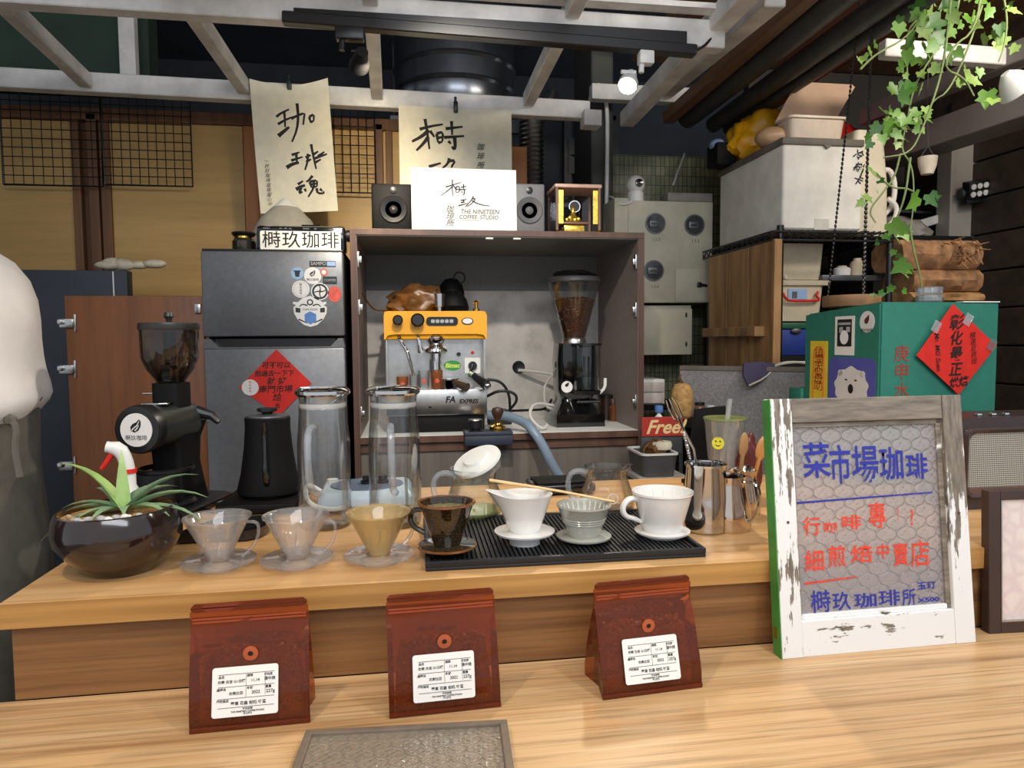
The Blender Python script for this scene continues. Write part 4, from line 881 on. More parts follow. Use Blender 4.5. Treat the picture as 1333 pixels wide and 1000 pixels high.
fs = thing('red_free_sign', 'red sign lettered Free! standing right of the cabinet', 'sign', (W(864, 567, YF2).x, YF2, 0)); j = loc_of(fs)
x0, x1, z0, z1 = j(836, 0, YF2).x+.005, j(889, 550, YF2).x, j(860, 568, YF2).z, j(860, 543, YF2).z
B().box(x0, x1, 0, .006, z0, z1, .001).out('red_panel', mk('red_sign_paint', (176, 52, 42), .5, var=.06), fs, 0)
text(fs, 'Free!', .062, mk('cream_lettering', (240, 206, 150), .5, var=0), ((x0+x1)/2+.008, -.0006, (z0+z1)/2-.003), shear=.35, bold=.0015)
B().box(x0, x1, .006, .02, z0-.06, z0+.02, .002).out('stand_back', M['grey_steel'], fs); B().box(x0+.02, x0+.03, .012, .02, 0, z0).out('stand_leg', M['grey_steel'], fs); B().box(x1-.03, x1-.02, .012, .02, 0, z0).out('stand_leg', M['grey_steel'], fs)
t_ = thing('blue_dropper', 'pale blue spray cap bottle just behind the red sign', 'bottle', (W(858, 541, 2.18).x, 2.182, z0))
B().lathe([(.001, 0), (.014, 0), (.014, z1-z0-.004), (.006, z1-z0+.006), (.005, z1-z0+.014), (.001, z1-z0+.014)], seg=14).out('bottle_body', M['white'], t_)
B().lathe([(.001, z1-z0+.012), (.012, z1-z0+.012), (.014, z1-z0+.018), (.013, z1-z0+.034), (.001, z1-z0+.036)], seg=14).out('cap', M['stk_blue'], t_)
YT2 = 2.02
tb = thing('grey_tub', 'dark grey tub with pale rim holding a wooden scrap below the red sign', 'tub', (W(862, 622, YT2).x, YT2, 0)); j = loc_of(tb)
x0, x1, z0, z1 = j(839, 0, YT2).x+.0, j(884, 600, YT2).x, j(860, 622, YT2).z, j(860, 592, YT2).z
q = B(); q.rings([[Vector((x, y, z)) for x, y in rrect(x0+i, x1-i, .0+i, .16-i, .02)] for i, z in ((.008, z0), (.0, z1), (.004, z1), (.012, z0+.006))]); q.out('tub_body', mk('dark_grey_plastic', (82, 80, 80), .5), tb)
q = B(); q.rings([[Vector((x, y, z)) for x, y in rrect(x0+i, x1-i, .0+i, .16-i, .02)] for i, z in ((-.003, z1-.003), (-.003, z1+.003), (.005, z1+.003), (.005, z1-.003))], loop=True); q.out('rim', M['white'], tb)
sd = thing('side_stand', 'grey stand under the tub, half hidden behind the glass server', 'stand', (tb.location.x, YT2+.08, 0)); B().box(x0-.01, x1+.03, -.09, .10, z0-.012, z0).out('stand_top', M['stone'], sd)
for sx in (x0+.0, x1+.01):
    for sy in (-.08, .08): B().box(sx, sx+.012, sy, sy+.012, 0, z0-.012).out('leg', M['grey_steel'], sd)
q = B(); bmesh.ops.create_icosphere(q.b, subdivisions=3, radius=1)
for v in q.b.verts: v.co *= 1+.5*mnoise.noise(v.co*2.0); v.co.x *= .036; v.co.y *= .03; v.co.z *= .034
o = q.out('driftwood_piece', M['leather'], None, 60, loc=(W(855, 580, YT2+.06).x, YT2+.075, z1+.002)); tag(o, 'brown gnarled wood piece lying in the grey tub', 'driftwood')
B().tube([(-.02, 0, .02), (-.04, -.01, .01), (-.045, -.015, -.02)], [.006, .003], 6, 1).out('twig', M['leather'], o)
q = B(); q.lathe([(.001, 0), (.03, 0), (.034, .012), (.03, .024), (.001, .026)], seg=20, sx=1.0, sy=.9)
o = q.out('cream_pouch', mk('cream_cloth', (214, 206, 184), .8), None, loc=(x1-.03+tb.location.x, YT2+.07, z1+.006)); tag(o, 'cream folded cloth lying on the right of the grey tub', 'cloth')

# leaning black panel behind the plastic cup
bp = thing('tablet_board', 'black board standing on the counter behind the steel jug', 'board', (W(915, 600, 1.58).x, 1.58, UC), (-.06, 0, 0)); 
a, c = W(896, 531, 1.62), W(938, 527, 1.62)
x0, x1 = a.x-bp.location.x-.012, c.x-bp.location.x; zt3 = a.z-UC
B().prism([(x0-.01, 0), (x1, 0), (x1, zt3+.006), (x0+.02, zt3-.0)], 0, .012).out('board', M['black_matt'], bp, 0)
B().box(x0, x1, .012, .05, 0, .012).out('foot', M['black_matt'], bp)
# ================================================================== RIGHT SIDE: RACK, BOXES, PLANT
YK = 2.28
ko = W(1005, 297, YK)
rk = thing('wire_rack', 'black wire shelving rack at the right, carrying the white foam box', 'shelving rack', (ko.x, YK, 0))
zr = ko.z; k = loc_of(rk); rw = W(1162, 297, YK).x-ko.x; rd_ = .60
q = B()
for z in (zr-.012, zr-.040):
    q.tube([(0, 0, z), (rw, 0, z), (rw, rd_, z), (0, rd_, z), (0, 0, z)], .004, 6)
for (xa, ya, xb, yb, n) in ((0, 0, rw, 0, 14), (0, 0, 0, rd_, 14), (rw, 0, rw, rd_, 14)):
    pts = [(xa+(xb-xa)*i/(n*2), ya+(yb-ya)*i/(n*2), zr-.013 if i % 2 else zr-.039) for i in range(n*2+1)]; q.tube(pts, .0026, 5)
q.out('shelf_frame', M['black'], rk)
q = B()
for i in range(1, 20): q.tube([(rw*i/20, 0, zr-.006), (rw*i/20, rd_, zr-.006)], .0025, 4)
for i in range(1, 3): q.tube([(0, rd_*i/3, zr-.010), (rw, rd_*i/3, zr-.010)], .003, 4)
q.out('shelf_wires', M['black'], rk)
pkx = W(1010, 392, YK-.02).x-ko.x+.03
for x in (pkx, rw):
    for y in (0.012, rd_): B().cyl((x, y, 0), (x, y, zr+.012), .012, seg=12).out('post', M['black'], rk)
q = B()
for i in range(1, 20): q.tube([(rw*i/20, .0, .80), (rw*i/20, rd_, .80)], .0025, 4)
q.tube([(0, 0, .795), (rw, 0, .795), (rw, rd_, .795), (0, rd_, .795), (0, 0, .795)], .005, 6); q.out('lower_shelf', M['black'], rk)
# white foam box with taped top
fb = thing('foam_box', 'big white polystyrene box with dark rim on the wire rack', 'foam box', (ko.x+.07, YK+.02, zr+.0))
fx = loc_of(fb); x0, x1 = fx(1019, 240, YK+.02).x, fx(1123, 240, YK+.02).x; h = fx(1020, 188, YK+.02).z
M['foam'] = mk('white_polystyrene', (226, 222, 212), .8, var=.05, ns=12, bump=.1, bs=200)
d_ = .50
q = B(); q.rings([[Vector((x, y, z)) for x, y in rrect(x0+i, x1-i, j_, d_-j_, .012)] for i, j_, z in ((.006, .006, 0), (0, 0, .006), (0, 0, h), (.02, .02, h), (.02, .02, h-.02))]); q.out('box_body', M['foam'], fb)
q = B(); nx = fx(1076, 187, YK+.02).x; q.box(x0-.008, x1-.002, -.009, d_+.006, h, h+.024, .003); q.prism([(nx-.014, h+.001), (nx+.014, h+.001), (nx+.004, h-.010), (nx-.004, h-.010)], -.0095, .0); q.out('dark_rim_lid', mk('grey_brown_tape', (104, 98, 88), .6, var=.08), fb)
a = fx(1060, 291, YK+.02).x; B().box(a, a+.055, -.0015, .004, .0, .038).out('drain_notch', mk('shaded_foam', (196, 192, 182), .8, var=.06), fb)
for i, ch in enumerate(('冷', '樹', '卡')): text(fb, ch, .036, M['ink'], (x1-.022, -.001, h-.028-.044*i), rot=(PI/2, .3, 0), shear=.3, bold=.001)
zt5 = zr+h+.024
# plastic container with flipped lid
fc = thing('plastic_container', 'translucent plastic container with its lid flipped open on the foam box', 'container', (W(1075, 180, YK+.06).x, YK+.075, zt5)); c_ = loc_of(fc)
x0, x1 = c_(1029, 165, YK+.07).x, c_(1103, 165, YK+.07).x; hh = c_(1060, 152, YK+.07).z
M['milky'] = mk('milky_plastic', (214, 196, 176), .35, var=.05)
q = B(); q.rings([[Vector((x, y, z)) for x, y in rrect(x0+i, x1-i, i, .10-i, .02)] for i, z in ((.010, 0), (.0, hh), (.003, hh), (.012, .004))]); q.out('container_body', M['milky'], fc)
q = B(); q.rings([[Vector((x, y, z)) for x, y in rrect(x0+i, x1-i, i, .10-i, .022)] for i, z in ((-.008, hh-.004), (-.008, hh+.004), (.002, hh+.004), (.002, hh-.004))], loop=True); q.out('rim', M['milky'], fc)
lh = c_(1060, 112, YK+.12).z-hh
q = B(); sk = .10; lh *= 1.3
q.rings([[Vector((x+sk*(z/1.0), y, hh+.004+lh*z)) for x, z in rrect(x0-.004+i, x1+.010-i, .0+i*6, 1.0-i*6, .03, 3)] for i, y in ((0, .122), (0, .126), (.006, .127))])
b = B(); b.rings([[Vector((x0-.006+s*(x1-x0+.012)+sk*t_, .092+dy+.03*t_, hh+.004+lh*t_)) for s, t_ in ((0, 0), (1, 0), (1.02, .5), (1.05, .94), (.98, 1.0), (.10, 1.0), (.03, .95), (.0, .5))] for dy in (0, .006)])
q.b.free(); b.out('open_lid', mk('milky_lid', (196, 164, 138), .4, var=.04), fc)
# yellow and red bags, grey box behind
def blob(name, lab, cat, c, r, m, seed, amp=.3, fr_=2.0, zmin=-.7):
    q = B(); bmesh.ops.create_icosphere(q.b, subdivisions=4, radius=1)
    for v in q.b.verts:
        p = v.co.copy(); v.co *= 1+amp*mnoise.noise(p*fr_+Vector((seed, 0, 0)))+amp*.4*mnoise.noise(p*fr_*3+Vector((seed, 4, 0)))
        v.co.z = max(v.co.z, zmin); v.co = Vector((v.co.x*r[0], v.co.y*r[1], (v.co.z-zmin)*r[2]))
    return tag(q.out(name, m, None, 60, loc=c), lab, cat)
p = W(985, 165, YK+.36); zl = zt5
M['ybag'] = mk('yellow_plastic_bag', (228, 166, 18), .4, var=.1, ns=8); M['rbag'] = mk('red_plastic_bag', (214, 34, 26), .4, var=.1, ns=8)
blob('yellow_bag', 'yellow plastic bag heaped on the back of the foam box', 'bag', (p.x+.055, YK+.40, zl), (.16, .10, .125), M['ybag'], 3)
p = W(1090, 140, YK+.55); 
blob('red_bag', 'red plastic bag showing behind the yellow bag and the open lid', 'bag', (p.x-.06, YK+.66, zl+.02), (.30, .07, .155), M['rbag'], 11, .2)
B().box(p.x-.28, p.x+.22, YK+.58, YK+.75, zl-.06, zl+.019, .004).out('bag_ledge', M['black_matt']) if False else None
t_ = thing('storage_crate', 'dark crate behind the foam box supporting the red bag', 'crate', (p.x-.05, YK+.665, 0)); B().box(-.27, .27, -.075, .075, 0, zl+.02, .004).out('crate_body', M['black_matt'], t_)
t_ = thing('clear_bag', 'pale brown clear plastic bag tied at the left of the open container', 'bag', (W(1000, 178, YK+.2).x+.0, YK+.16, zl))
q = B(); q.ico((0, 0, .038), (.07, .055, .040), 3); q.out('bag_body', mk('pale_brown_bag', (186, 150, 116), .4, var=.1), t_)
q = B(); q.tube([(.03, -.05, .055), (.045, -.06, .04), (.038, -.058, .02)], .004, 6, 1); q.out('red_tie', M['red_paper'], t_)
t_ = thing('small_dark_box', 'small dark box with a blue cloth beside the tiled wall', 'box', (W(938, 215, YK+.42).x+.012, YK+.44, zl)); B().box(-.04, .04, -.05, .05, 0, .085, .003).out('box_body', M['black_matt'], t_)
q = B(); q.ico((-.02, -.0, .0865), (.03, .04, .022), 2); q.out('cloth', M['stk_b'], t_)
# white watering jug
wj = thing('white_jug', 'tall white plastic jug with a looped handle right of the foam box', 'jug', (W(1124, 295, YK+.17).x, YK+.20, zr)); w_ = loc_of(wj)
hj = w_(1120, 168, YK+.14).z
q = B(); q.rings([[Vector((x*s, y*s2, z)) for x, y in rrect(-.085, .085, -.075, .075, .03)] for s, s2, z in ((.9, .9, 0), (.95, .95, .02), (.92, .92, hj*.5), (.78, .8, hj*.85), (.62, .7, hj), (.55, .6, hj), (.5, .5, hj*.9))]); q.out('jug_body', mk('cream_plastic', (214, 204, 180), .4, var=.04), wj)
q = B(); q.tube([(.055, -.03, hj*.62), (.10, -.035, hj*.66), (.125, -.035, hj*.5), (.115, -.035, hj*.3), (.085, -.03, hj*.22)], .010, 10, 2); q.out('handle', M['foam'], wj)
q = B(); q.tube([(.06, -.06, .03), (.10, -.065, .05), (.115, -.065, .11), (.075, -.06, .14)], .009, 10, 2); q.out('lower_handle', M['foam'], wj)

# standing plank door with rail
pd_x = W(1010, 392, YK-.02).x
pk = thing('plank_panel', 'worn brown wooden plank panel with a cross rail under the wire rack', 'wood panel', (pd_x, YK-.02, 0))
t = NT('worn_plank_wood'); v = t.co((7, 7, .8)); n1 = t.noise(v, 2.2, 6, .65); t.set(Roughness=.6)
t.base(t.mixc(t.ramp(t.noise(t.co((3, 3, 1.2)), 2.5, 4), [(.62, (0, 0, 0)), (.72, (255, 255, 255))]), t.ramp(n1, [(.3, (118, 84, 50)), (.5, (168, 126, 80)), (.7, (198, 158, 106))]), (92, 86, 70))); t.bump(n1, .2); M['plank'] = t.m
kz = W(1010, 313, YK-.02).z; ln = .52
for i in range(3):
    B().box(-.012, .012, .006+i*ln/3, (i+1)*ln/3-.001, .0, kz-.004*(i % 2), .002).out('plank', M['plank'], pk, 0)
B().box(-.014, .014, -.012, .006, 0, kz+.004, .002).out('edge_batten', M['plank'], pk, 0)
za = W(975, 432, YK+.2).z
B().box(-.05, -.012, .05, ln-.02, za-.018, za+.018, .003).out('cross_rail', M['plank'], pk, 0)
# stacked storage boxes with red handle
YX = 2.46
for kk, (pt, pb_, lab) in enumerate(((317, 364, 'upper cream storage box under the wire rack'), (372, 418, 'lower cream storage box with red handle and picture label'))):
    zb_ = W(1040, pb_, YX).z; zt_x = W(1040, pt, YX).z
    t_ = thing('storage_box', lab, 'storage box', (W(1043, 390, YX).x, YX, zb_), group='cream storage boxes'); j = loc_of(t_)
    xa, xb = j(1000, 0, YX).x-.02, j(1073, 390, YX).x; hh = zt_x-zb_
    M['cream'] = M.get('cream') or mk('cream_plastic_box', (206, 192, 164), .4, var=.04)
    q = B(); q.rings([[Vector((x, y, z)) for x, y in rrect(xa+i, xb-i, i, .38-i, .02)] for i, z in ((.008, 0), (0, hh-.0))]); q.out('box_body', M['cream'], t_)
    if kk: 
        B().box(xa-.01, xb+.018, -.012, .39, hh, hh+.02, .004).out('lid', M['cream'], t_)
        u = lambda px, py: j(px, py, YX-.01)
        q = B(); q.tube([(u(1019, 379).x, -.01, u(0, 379).z), (u(1021, 386).x, -.014, u(0, 386).z), (u(1027, 392).x, -.014, u(0, 392).z), (u(1064, 391).x, -.014, u(0, 391).z), (u(1066, 389).x, -.014, u(0, 389).z), (u(1062, 384).x, -.014, u(0, 384).z), (u(1065, 376).x, -.01, u(0, 377).z)], .005, 8, 1); q.out('red_handle', M['red_paper'], t_)
        a, c = u(1027.5, 391), u(1052, 376); B().box(a.x, c.x, -.003, 0, a.z+.004, c.z).out('picture_label', M['stk_b'], t_)
        B().box(a.x+.015, a.x+.035, -.004, -.003, a.z+.008, c.z-.01).out('label_figure', M['ink_grey'], t_)
    else: B().cb((j(1022, 355, YX).x, -.004, j(0, 355, YX).z), (.01, .008, .012), .002).out('clip', M['white'], t_)
YX2 = 2.42
t_ = thing('blue_crate', 'blue plastic crate with green rim beneath the cream boxes', 'crate', (W(1035, 460, YX2).x, YX2, W(1035, 463, YX2).z)); j = loc_of(t_)
xa, xb = j(1000, 0, YX2).x, j(1062, 440, YX2).x; z1 = j(1030, 428, YX2).z
B().box(xa, xb, 0, .36, 0, z1, .006).out('crate_body', mk('blue_plastic', (40, 62, 140), .4, var=.08), t_)
B().box(xa-.008, xb+.008, -.008, .37, z1, z1+.022, .004).out('rim', mk('green_plastic', (36, 92, 64), .4), t_)
q = B(); q.ico((.0, -.006, z1-.008), (.022, .008, .012), 2); q.out('clasp', M['grey_steel'], t_)
t_ = thing('crate_stand', 'dark stand behind the partition under the blue crate', 'stand', (W(1035, 470, YX2).x, YX2+.2, 0)); B().box(-.12, .14, -.2, .17, 0, W(1035, 463, YX2).z, .003).out('stand_body', M['black_matt'], t_)

# purple mask hanging on the partition
p = W(992, 466, 2.2)
fm = thing('cloth_mask', 'purple grey cloth mask with pale straps draped over the partition', 'face mask', (p.x, p.y, p.z))
cc = pa+(pb-pa)*((p.x-pa.x)/(pb.x-pa.x)) if abs(pb.x-pa.x) > 1e-6 else pa
fm.location = (p.x, cc.y-.012, 1.108)
q = B(); q.rings([[Vector((x*.085, y-.012*math.cos(x*1.3), z)) for x, z in ((-.62, .012), (.1, .016), (.75, .008), (.62, -.022), (.1, -.046), (-.42, -.068), (-.62, -.03))] for y in (0, -.010)]); q.out('mask_cloth', mk('purple_cloth', (84, 78, 104), .85, var=.06), fm)
q = B(); q.tube([(.06, -.016, 0), (.10, .0, .008), (.15, .01, .012), (.20, .0, .006), (.25, .012, .012)], .004, 6, 2); q.tube([(.06, -.016, .002), (.12, .01, .014), (.18, .0, .010), (.24, .02, .018)], .004, 6, 2); q.tube([(-.036, -.024, -.064), (.02, -.026, -.04), (.06, -.018, -.004)], .003, 6, 1); q.out('straps', M['paper'], fm)

# lit shelf with jars, hanging wooden swing tray, log slabs, lamp, cup
YH = 2.45
t_ = thing('steel_shelf', 'narrow steel shelf between the rack and the log slabs with pale jars', 'shelf', (W(1110, 360, YH).x, YH, W(1110, 358, YH).z)); j = loc_of(t_)
xa, xb = j(1078, 0, YH).x, j(1148, 350, YH).x
B().box(xa, xb, 0, .25, -.022, 0, .003).out('shelf_plate', M['grey_steel'], t_)
for x in (xa+.01, xb-.02): B().box(x, x+.012, .22, .232, -t_.location.z, -.022).out('post', M['black'], t_)
zs5 = t_.location.z
for kk, (px, r, hh, m, lab) in enumerate(((1100, .030, .042, 'paper_w', 'short white tub on the steel shelf, left of the cream jar'), (1120, .026, .072, 'cream', 'taller cream jar on the steel shelf'))):
    q_ = W(px, 350, YH+.06); u = thing('pale_jar', lab, 'jar', (q_.x, YH+.08, zs5), group='pale jars on the steel shelf')
    B().lathe([(.001, 0), (r, 0), (r*1.08, hh*.7), (r*.8, hh*.85), (.001, hh*.86)], seg=20).out('jar_body', M[m], u); B().lathe([(.001, hh*.85), (r*.6, hh*.85), (r*.6, hh), (.001, hh)], seg=16).out('lid', M['milky'], u)
YW5 = 2.0
c5 = W(1108, 391, YW5)
sw = thing('hanging_tray', 'round wooden slab hanging on three dark chains above the green cabinet', 'hanging tray', (c5.x, YW5, c5.z-.02)); j = loc_of(sw)
r5 = (W(1140, 390, YW5).x-W(1076, 390, YW5).x)/2
q = B(); q.lathe([(.001, 0), (r5*.98, 0), (r5, .006), (r5, .03), (r5*.98, .034), (.001, .034)], seg=36); q.out('wooden_slab', mk('pale_bark_wood', (158, 118, 80), .6, var=.12, ns=20), sw)
zc5 = W(1120, 120, YW5).z-sw.location.z
for a in (.4, 2.5, 4.6):
    x, y = r5*.8*math.cos(a), r5*.8*math.sin(a); q = B(); n = 74
    for i in range(n):
        t0 = i/n; P0 = Vector((x+(.05-x)*t0*.75, y*(1-t0*.75), .034+(2.34-sw.location.z-.034)*t0)); q.ico(P0, (.0042, .0042, .0075), 1)
    q.out('chain', M['black'], sw)
B().box(.04-.02, .04+.04, -.03, .03, 2.33-sw.location.z, 2.36-sw.location.z, .003).out('ceiling_hook', M['black'], sw)
# log slabs
YL = 2.30
M['bark'] = mk('rough_bark_wood', (142, 104, 70), .8, var=.28, ns=24, bump=.9, bs=40)
ls = []
for kk, (pt, pb_, pl_, pr_, lab) in enumerate(((379, 395, 1190, 1284, 'smooth lowest wooden slab of the log stack by the grey post'), (349, 380, 1192, 1282, 'thick middle bark slab of the log stack'), (310, 352, 1176, 1278, 'crumbling top bark slab of the log stack with splinters'))):
    z0, z1 = W(1230, pb_, YL).z, W(1230, pt, YL).z; xa, xb = W(pl_, 350, YL).x, W(pr_, 350, YL).x
    u = thing('bark_slab', lab, 'log', ((xa+xb)/2, YL, z0), group='stacked bark slabs'); hw = (xb-xa)/2; rnd = random.Random(kk)
    q = B(); R = []
    for i in range(15):
        x = -hw+2*hw*i/14; R.append([Vector((x+.006*mnoise.noise(Vector((i, a, kk))), .09*math.cos(a)*(1+.16*mnoise.noise(Vector((x*14, a*2, kk))))+.09, (z1-z0)/2+(z1-z0)/2*max(-1, min(1, 1.25*math.sin(a)))*(1+.10*mnoise.noise(Vector((x*22, a*3, kk+5)))*(1 if math.sin(a) > -.3 else 0)))) for a in [2*PI*m/16 for m in range(16)]])
    q.rings(R)
    if kk == 2:
        for i in range(26): 
            x = rnd.uniform(-.0, hw*.95); q.tube([(x, .02+rnd.uniform(-.03, .02), rnd.uniform(.02, z1-z0)), (x+rnd.uniform(-.02, .03), -.02+rnd.uniform(-.03, 0), rnd.uniform(.0, z1-z0+.01))], [.004, .0015], 5)
    q.out('slab_body', M['bark'] if kk else M['plank'], u)
    ls.append(u)
t_ = thing('log_stand', 'dark stand behind the green cabinet carrying the bark slabs', 'stand', (ls[0].location.x, YL+.09, 0)); B().box(-.13, .13, -.09, .10, 0, ls[0].location.z, .003).out('stand_body', M['black_matt'], t_)
# egg-crate spotlight on the post, hanging white cup
p = W(1266, 262, 2.58)
t_ = thing('six_lens_lamp', 'black lamp with six round white lenses fixed to the grey post', 'lamp', (p.x, 2.58, p.z))
B().box(-.042, .042, -.02, .02, -.012, .016, .004, Matrix.Rotation(-.15, 4, 'Y')).out('lamp_base', M['black'], t_)
hd = B().box(-.042, .046, -.03, .012, .0, .07, .004, Matrix.Translation((0, 0, .012)) @ Matrix.Rotation(.25, 4, 'X') @ Matrix.Rotation(-.18, 4, 'Y')).out('lamp_head', M['black'], t_)
MX = Matrix.Translation((0, 0, .012)) @ Matrix.Rotation(.25, 4, 'X') @ Matrix.Rotation(-.18, 4, 'Y')
for ix in range(3):
    for iz in range(2): B().lathe([(.001, 0), (.011, 0), (.011, .004), (.001, .005)], (0, 0, 0), 14, MX @ Matrix.Translation((-.026+.027*ix, -.031, .02+.03*iz)) @ RX).out('lens', M['stk_w'], hd)
B().cyl((-.06, 0, .03), (-.04, 0, .03), .016, seg=14).out('bracket', M['grey_steel'], t_)
B().box(-.01, .01, .018, .045, -.01, .02).out('mount_plate', M['grey_steel'], t_)
p = W(1207, 227, 2.35)
t_ = thing('hanging_cup', 'small white cup pot hanging from a wire in front of the dark shelves', 'pot', (p.x, 2.35, p.z))
B().lathe([(.001, 0), (.02, 0), (.030, .03), (.033, .062), (.030, .062), (.026, .02), (.001, .008)], seg=22).out('cup_body', mk('ivory_plastic', (206, 196, 178), .5), t_)
B().tube([(-.03, 0, .06), (-.012, 0, .085), (0, 0, .10), (.012, 0, .085), (.03, 0, .06)], .0018, 5).out('wire_bail', M['grey_steel'], t_)
B().tube([(0, 0, .10), (-.01, 0, .3), (0, 0, 2.42-p.z)], .0015, 5).out('wire', M['grey_steel'], t_)
# white roof strut pieces and pale cloth seen between rack and post
t_ = thing('foil_bundle', 'crumpled clear plastic bag lying on the shelf above the bark slabs', 'plastic bag', (W(1195, 305, 2.42).x, 2.52, W(1195, 306, 2.42).z))
q = B(); 
bmesh.ops.create_icosphere(q.b, subdivisions=3, radius=1)
for v in q.b.verts: v.co *= 1+.35*mnoise.noise(v.co*2.5); v.co = Vector((v.co.x*.12, v.co.y*.06, (max(v.co.z, -.5)+.5)*.055))
q.out('plastic_body', mk('smoky_clear_plastic', (132, 128, 122), .2, var=.2, ns=14), t_, 60)
t_ = thing('rear_shelf', 'dark rear shelf at the right holding the crumpled plastic', 'shelf', (t_.location.x, 2.55, 0)); 
B().box(-.22, .24, -.12, .14, W(1195, 306, 2.42).z-.02, W(1195, 306, 2.42).z).out('shelf_board', M['black_matt'], t_)
for x in (-.21, .22): B().box(x, x+.012, .1, .112, 0, W(1195, 306, 2.42).z-.02).out('post', M['black_matt'], t_)
t_ = thing('white_strut', 'white sloping timber strut behind the plants, above the crumpled plastic', 'strut', (W(1150, 285, 2.7).x, 2.7, 0))
j = loc_of(t_); bar(B(), (j(1130, 300, 2.7).x, 0, j(0, 296, 2.7).z), (j(1250, 262, 2.7).x, 0, j(0, 250, 2.7).z), .03, .035).out('strut_bar', M['white_paint'], t_, 0)
bar(B(), (j(1130, 240, 2.7).x, .1, j(0, 241, 2.7).z), (j(1250, 245, 2.7).x, .1, j(0, 245, 2.7).z), .02, .012).out('cross_bar', M['grey_steel'], t_, 0)
B().box(j(1240, 0, 2.7).x, j(1252, 0, 2.7).x, -.02, .12, 0, j(0, 250, 2.7).z).out('upright', M['grey_steel'], t_, 0)
B().box(j(1128, 0, 2.7).x, j(1134, 0, 2.7).x, -.02, .12, 0, j(0, 238, 2.7).z).out('upright', M['grey_steel'], t_, 0)

# ---- trailing plant: vines and leaves
VY = 1.75
vp = thing('trailing_ivy', 'trailing green ivy hanging from the ceiling timbers at the upper right', 'plant', W(1230, 0, VY)+Vector((0, 0, .1)))
v_ = loc_of(vp)
vines = [[(1255, -30), (1240, 40), (1215, 70), (1190, 110), (1180, 160), (1172, 195), (1188, 215), (1190, 260), (1185, 300)],
         [(1240, -30), (1232, 60), (1222, 110), (1200, 170), (1185, 200), (1150, 205)], [(1225, -30), (1210, 20), (1185, 30), (1178, 60), (1182, 100), (1180, 130)],
         [(1300, -30), (1312, 20), (1308, 60), (1300, 80)], [(1280, -30), (1270, 40), (1240, 60), (1228, 90), (1255, 100), (1268, 125)], [(1290, -30), (1262, 60), (1235, 120), (1215, 130), (1205, 150)],
         [(1172, 200), (1165, 230), (1150, 250), (1130, 275), (1140, 290)], [(1185, 205), (1178, 260), (1160, 300), (1172, 318)], [(1120, 90), (1140, 70), (1180, 50), (1200, 20)], [(1185, 300), (1190, 330), (1196, 350), (1200, 375)],
         [(1140, 225), (1160, 245), (1180, 245), (1190, 250)]]
M['vine'] = mk('vine_stem', (132, 150, 92), .6, var=.1)
for i, vn in enumerate(vines):
    rnd = random.Random(i); dy = rnd.uniform(-.12, .12)
    B().tube([v_(px, py, VY+dy) for px, py in vn], [.0032, .0018], 6, 2).out('vine', M['vine'], vp)
M['leaf'] = mk('ivy_leaf_green', (98, 142, 52), .45, var=.18, ns=30); M['leaf2'] = mk('pale_ivy_leaf', (136, 168, 84), .45, var=.15, ns=30); M['leaf3'] = mk('deep_ivy_leaf', (66, 112, 44), .45, var=.18, ns=30)
def leafmesh(m):
    b = B(); P = [(0, 0), (.30, -.18), (.52, .05), (.42, .30), (.62, .52), (.30, .62), (.12, .95), (0, 1.15)]
    R = [b.b.verts.new((x, -.10*abs(x)*1.4-.05*z*z, z)) for x, z in P]; C = [b.b.verts.new((0, .03-.05*z*z, z)) for z in (0, .35, .7, 1.15)]
    Lf = [b.b.verts.new((-x, -.10*abs(x)*1.4-.05*z*z, z)) for x, z in P]
    for S, fl in ((R, 0), (Lf, 1)):
        for f_ in ((C[0], S[1], S[2]), (C[0], S[2], S[3], C[1]), (C[1], S[3], S[4], S[5], C[2]), (C[2], S[5], S[6], C[3])):
            b.b.faces.new(f_ if not fl else tuple(reversed(f_)))
    for x in (R[0], R[7], Lf[0], Lf[7]): b.b.verts.remove(x)
    return b.out('leaf', m, vp, 80)
protos = [leafmesh(M['leaf']), leafmesh(M['leaf2']), leafmesh(M['leaf3'])]
spots_ = [(1190, 15, 34), (1212, 8, 30), (1240, 10, 34), (1260, 2, 28), (1290, 18, 30), (1312, 20, 28), (1170, 40, 30), (1185, 55, 36), (1200, 45, 34), (1215, 55, 40), (1225, 35, 36), (1240, 45, 32), (1180, 75, 30), (1200, 68, 36), (1218, 66, 30), (1300, 40, 26), (1310, 55, 26), (1298, 62, 24),
 (1205, 88, 40), (1212, 95, 26), (1130, 70, 24), (1140, 62, 20), (1118, 80, 18), (1170, 92, 18), (1178, 118, 34), (1172, 132, 40), (1186, 124, 30), (1180, 140, 34), (1258, 100, 34), (1262, 112, 30), (1250, 110, 24), (1275, 96, 22), (1286, 130, 36), (1290, 125, 22), (1278, 60, 26), (1268, 20, 26),
 (1150, 152, 30), (1165, 155, 28), (1180, 160, 26), (1195, 152, 26), (1205, 146, 22), (1155, 168, 34), (1170, 172, 30), (1145, 170, 26), (1190, 165, 24), (1162, 180, 26), (1148, 182, 22), (1208, 152, 20), (1202, 160, 22), (1175, 186, 20), (1135, 190, 18),
 (1125, 262, 26), (1130, 228, 30), (1145, 240, 18), (1160, 300, 34), (1172, 308, 34), (1150, 312, 20), (1195, 268, 40), (1210, 262, 30), (1180, 352, 34), (1174, 362, 26), (1164, 330, 14), (1162, 378, 20), (1150, 385, 16), (1230, 80, 26), (1244, 72, 24), (1224, 20, 30), (1205, 30, 32), (1255, 30, 30), (1238, 25, 26)]
rnd = random.Random(5)
spots_ += [(px+rnd.uniform(-15, 15), py+rnd.uniform(-12, 12), s*.75) for px, py, s in spots_ if rnd.random() < .75]
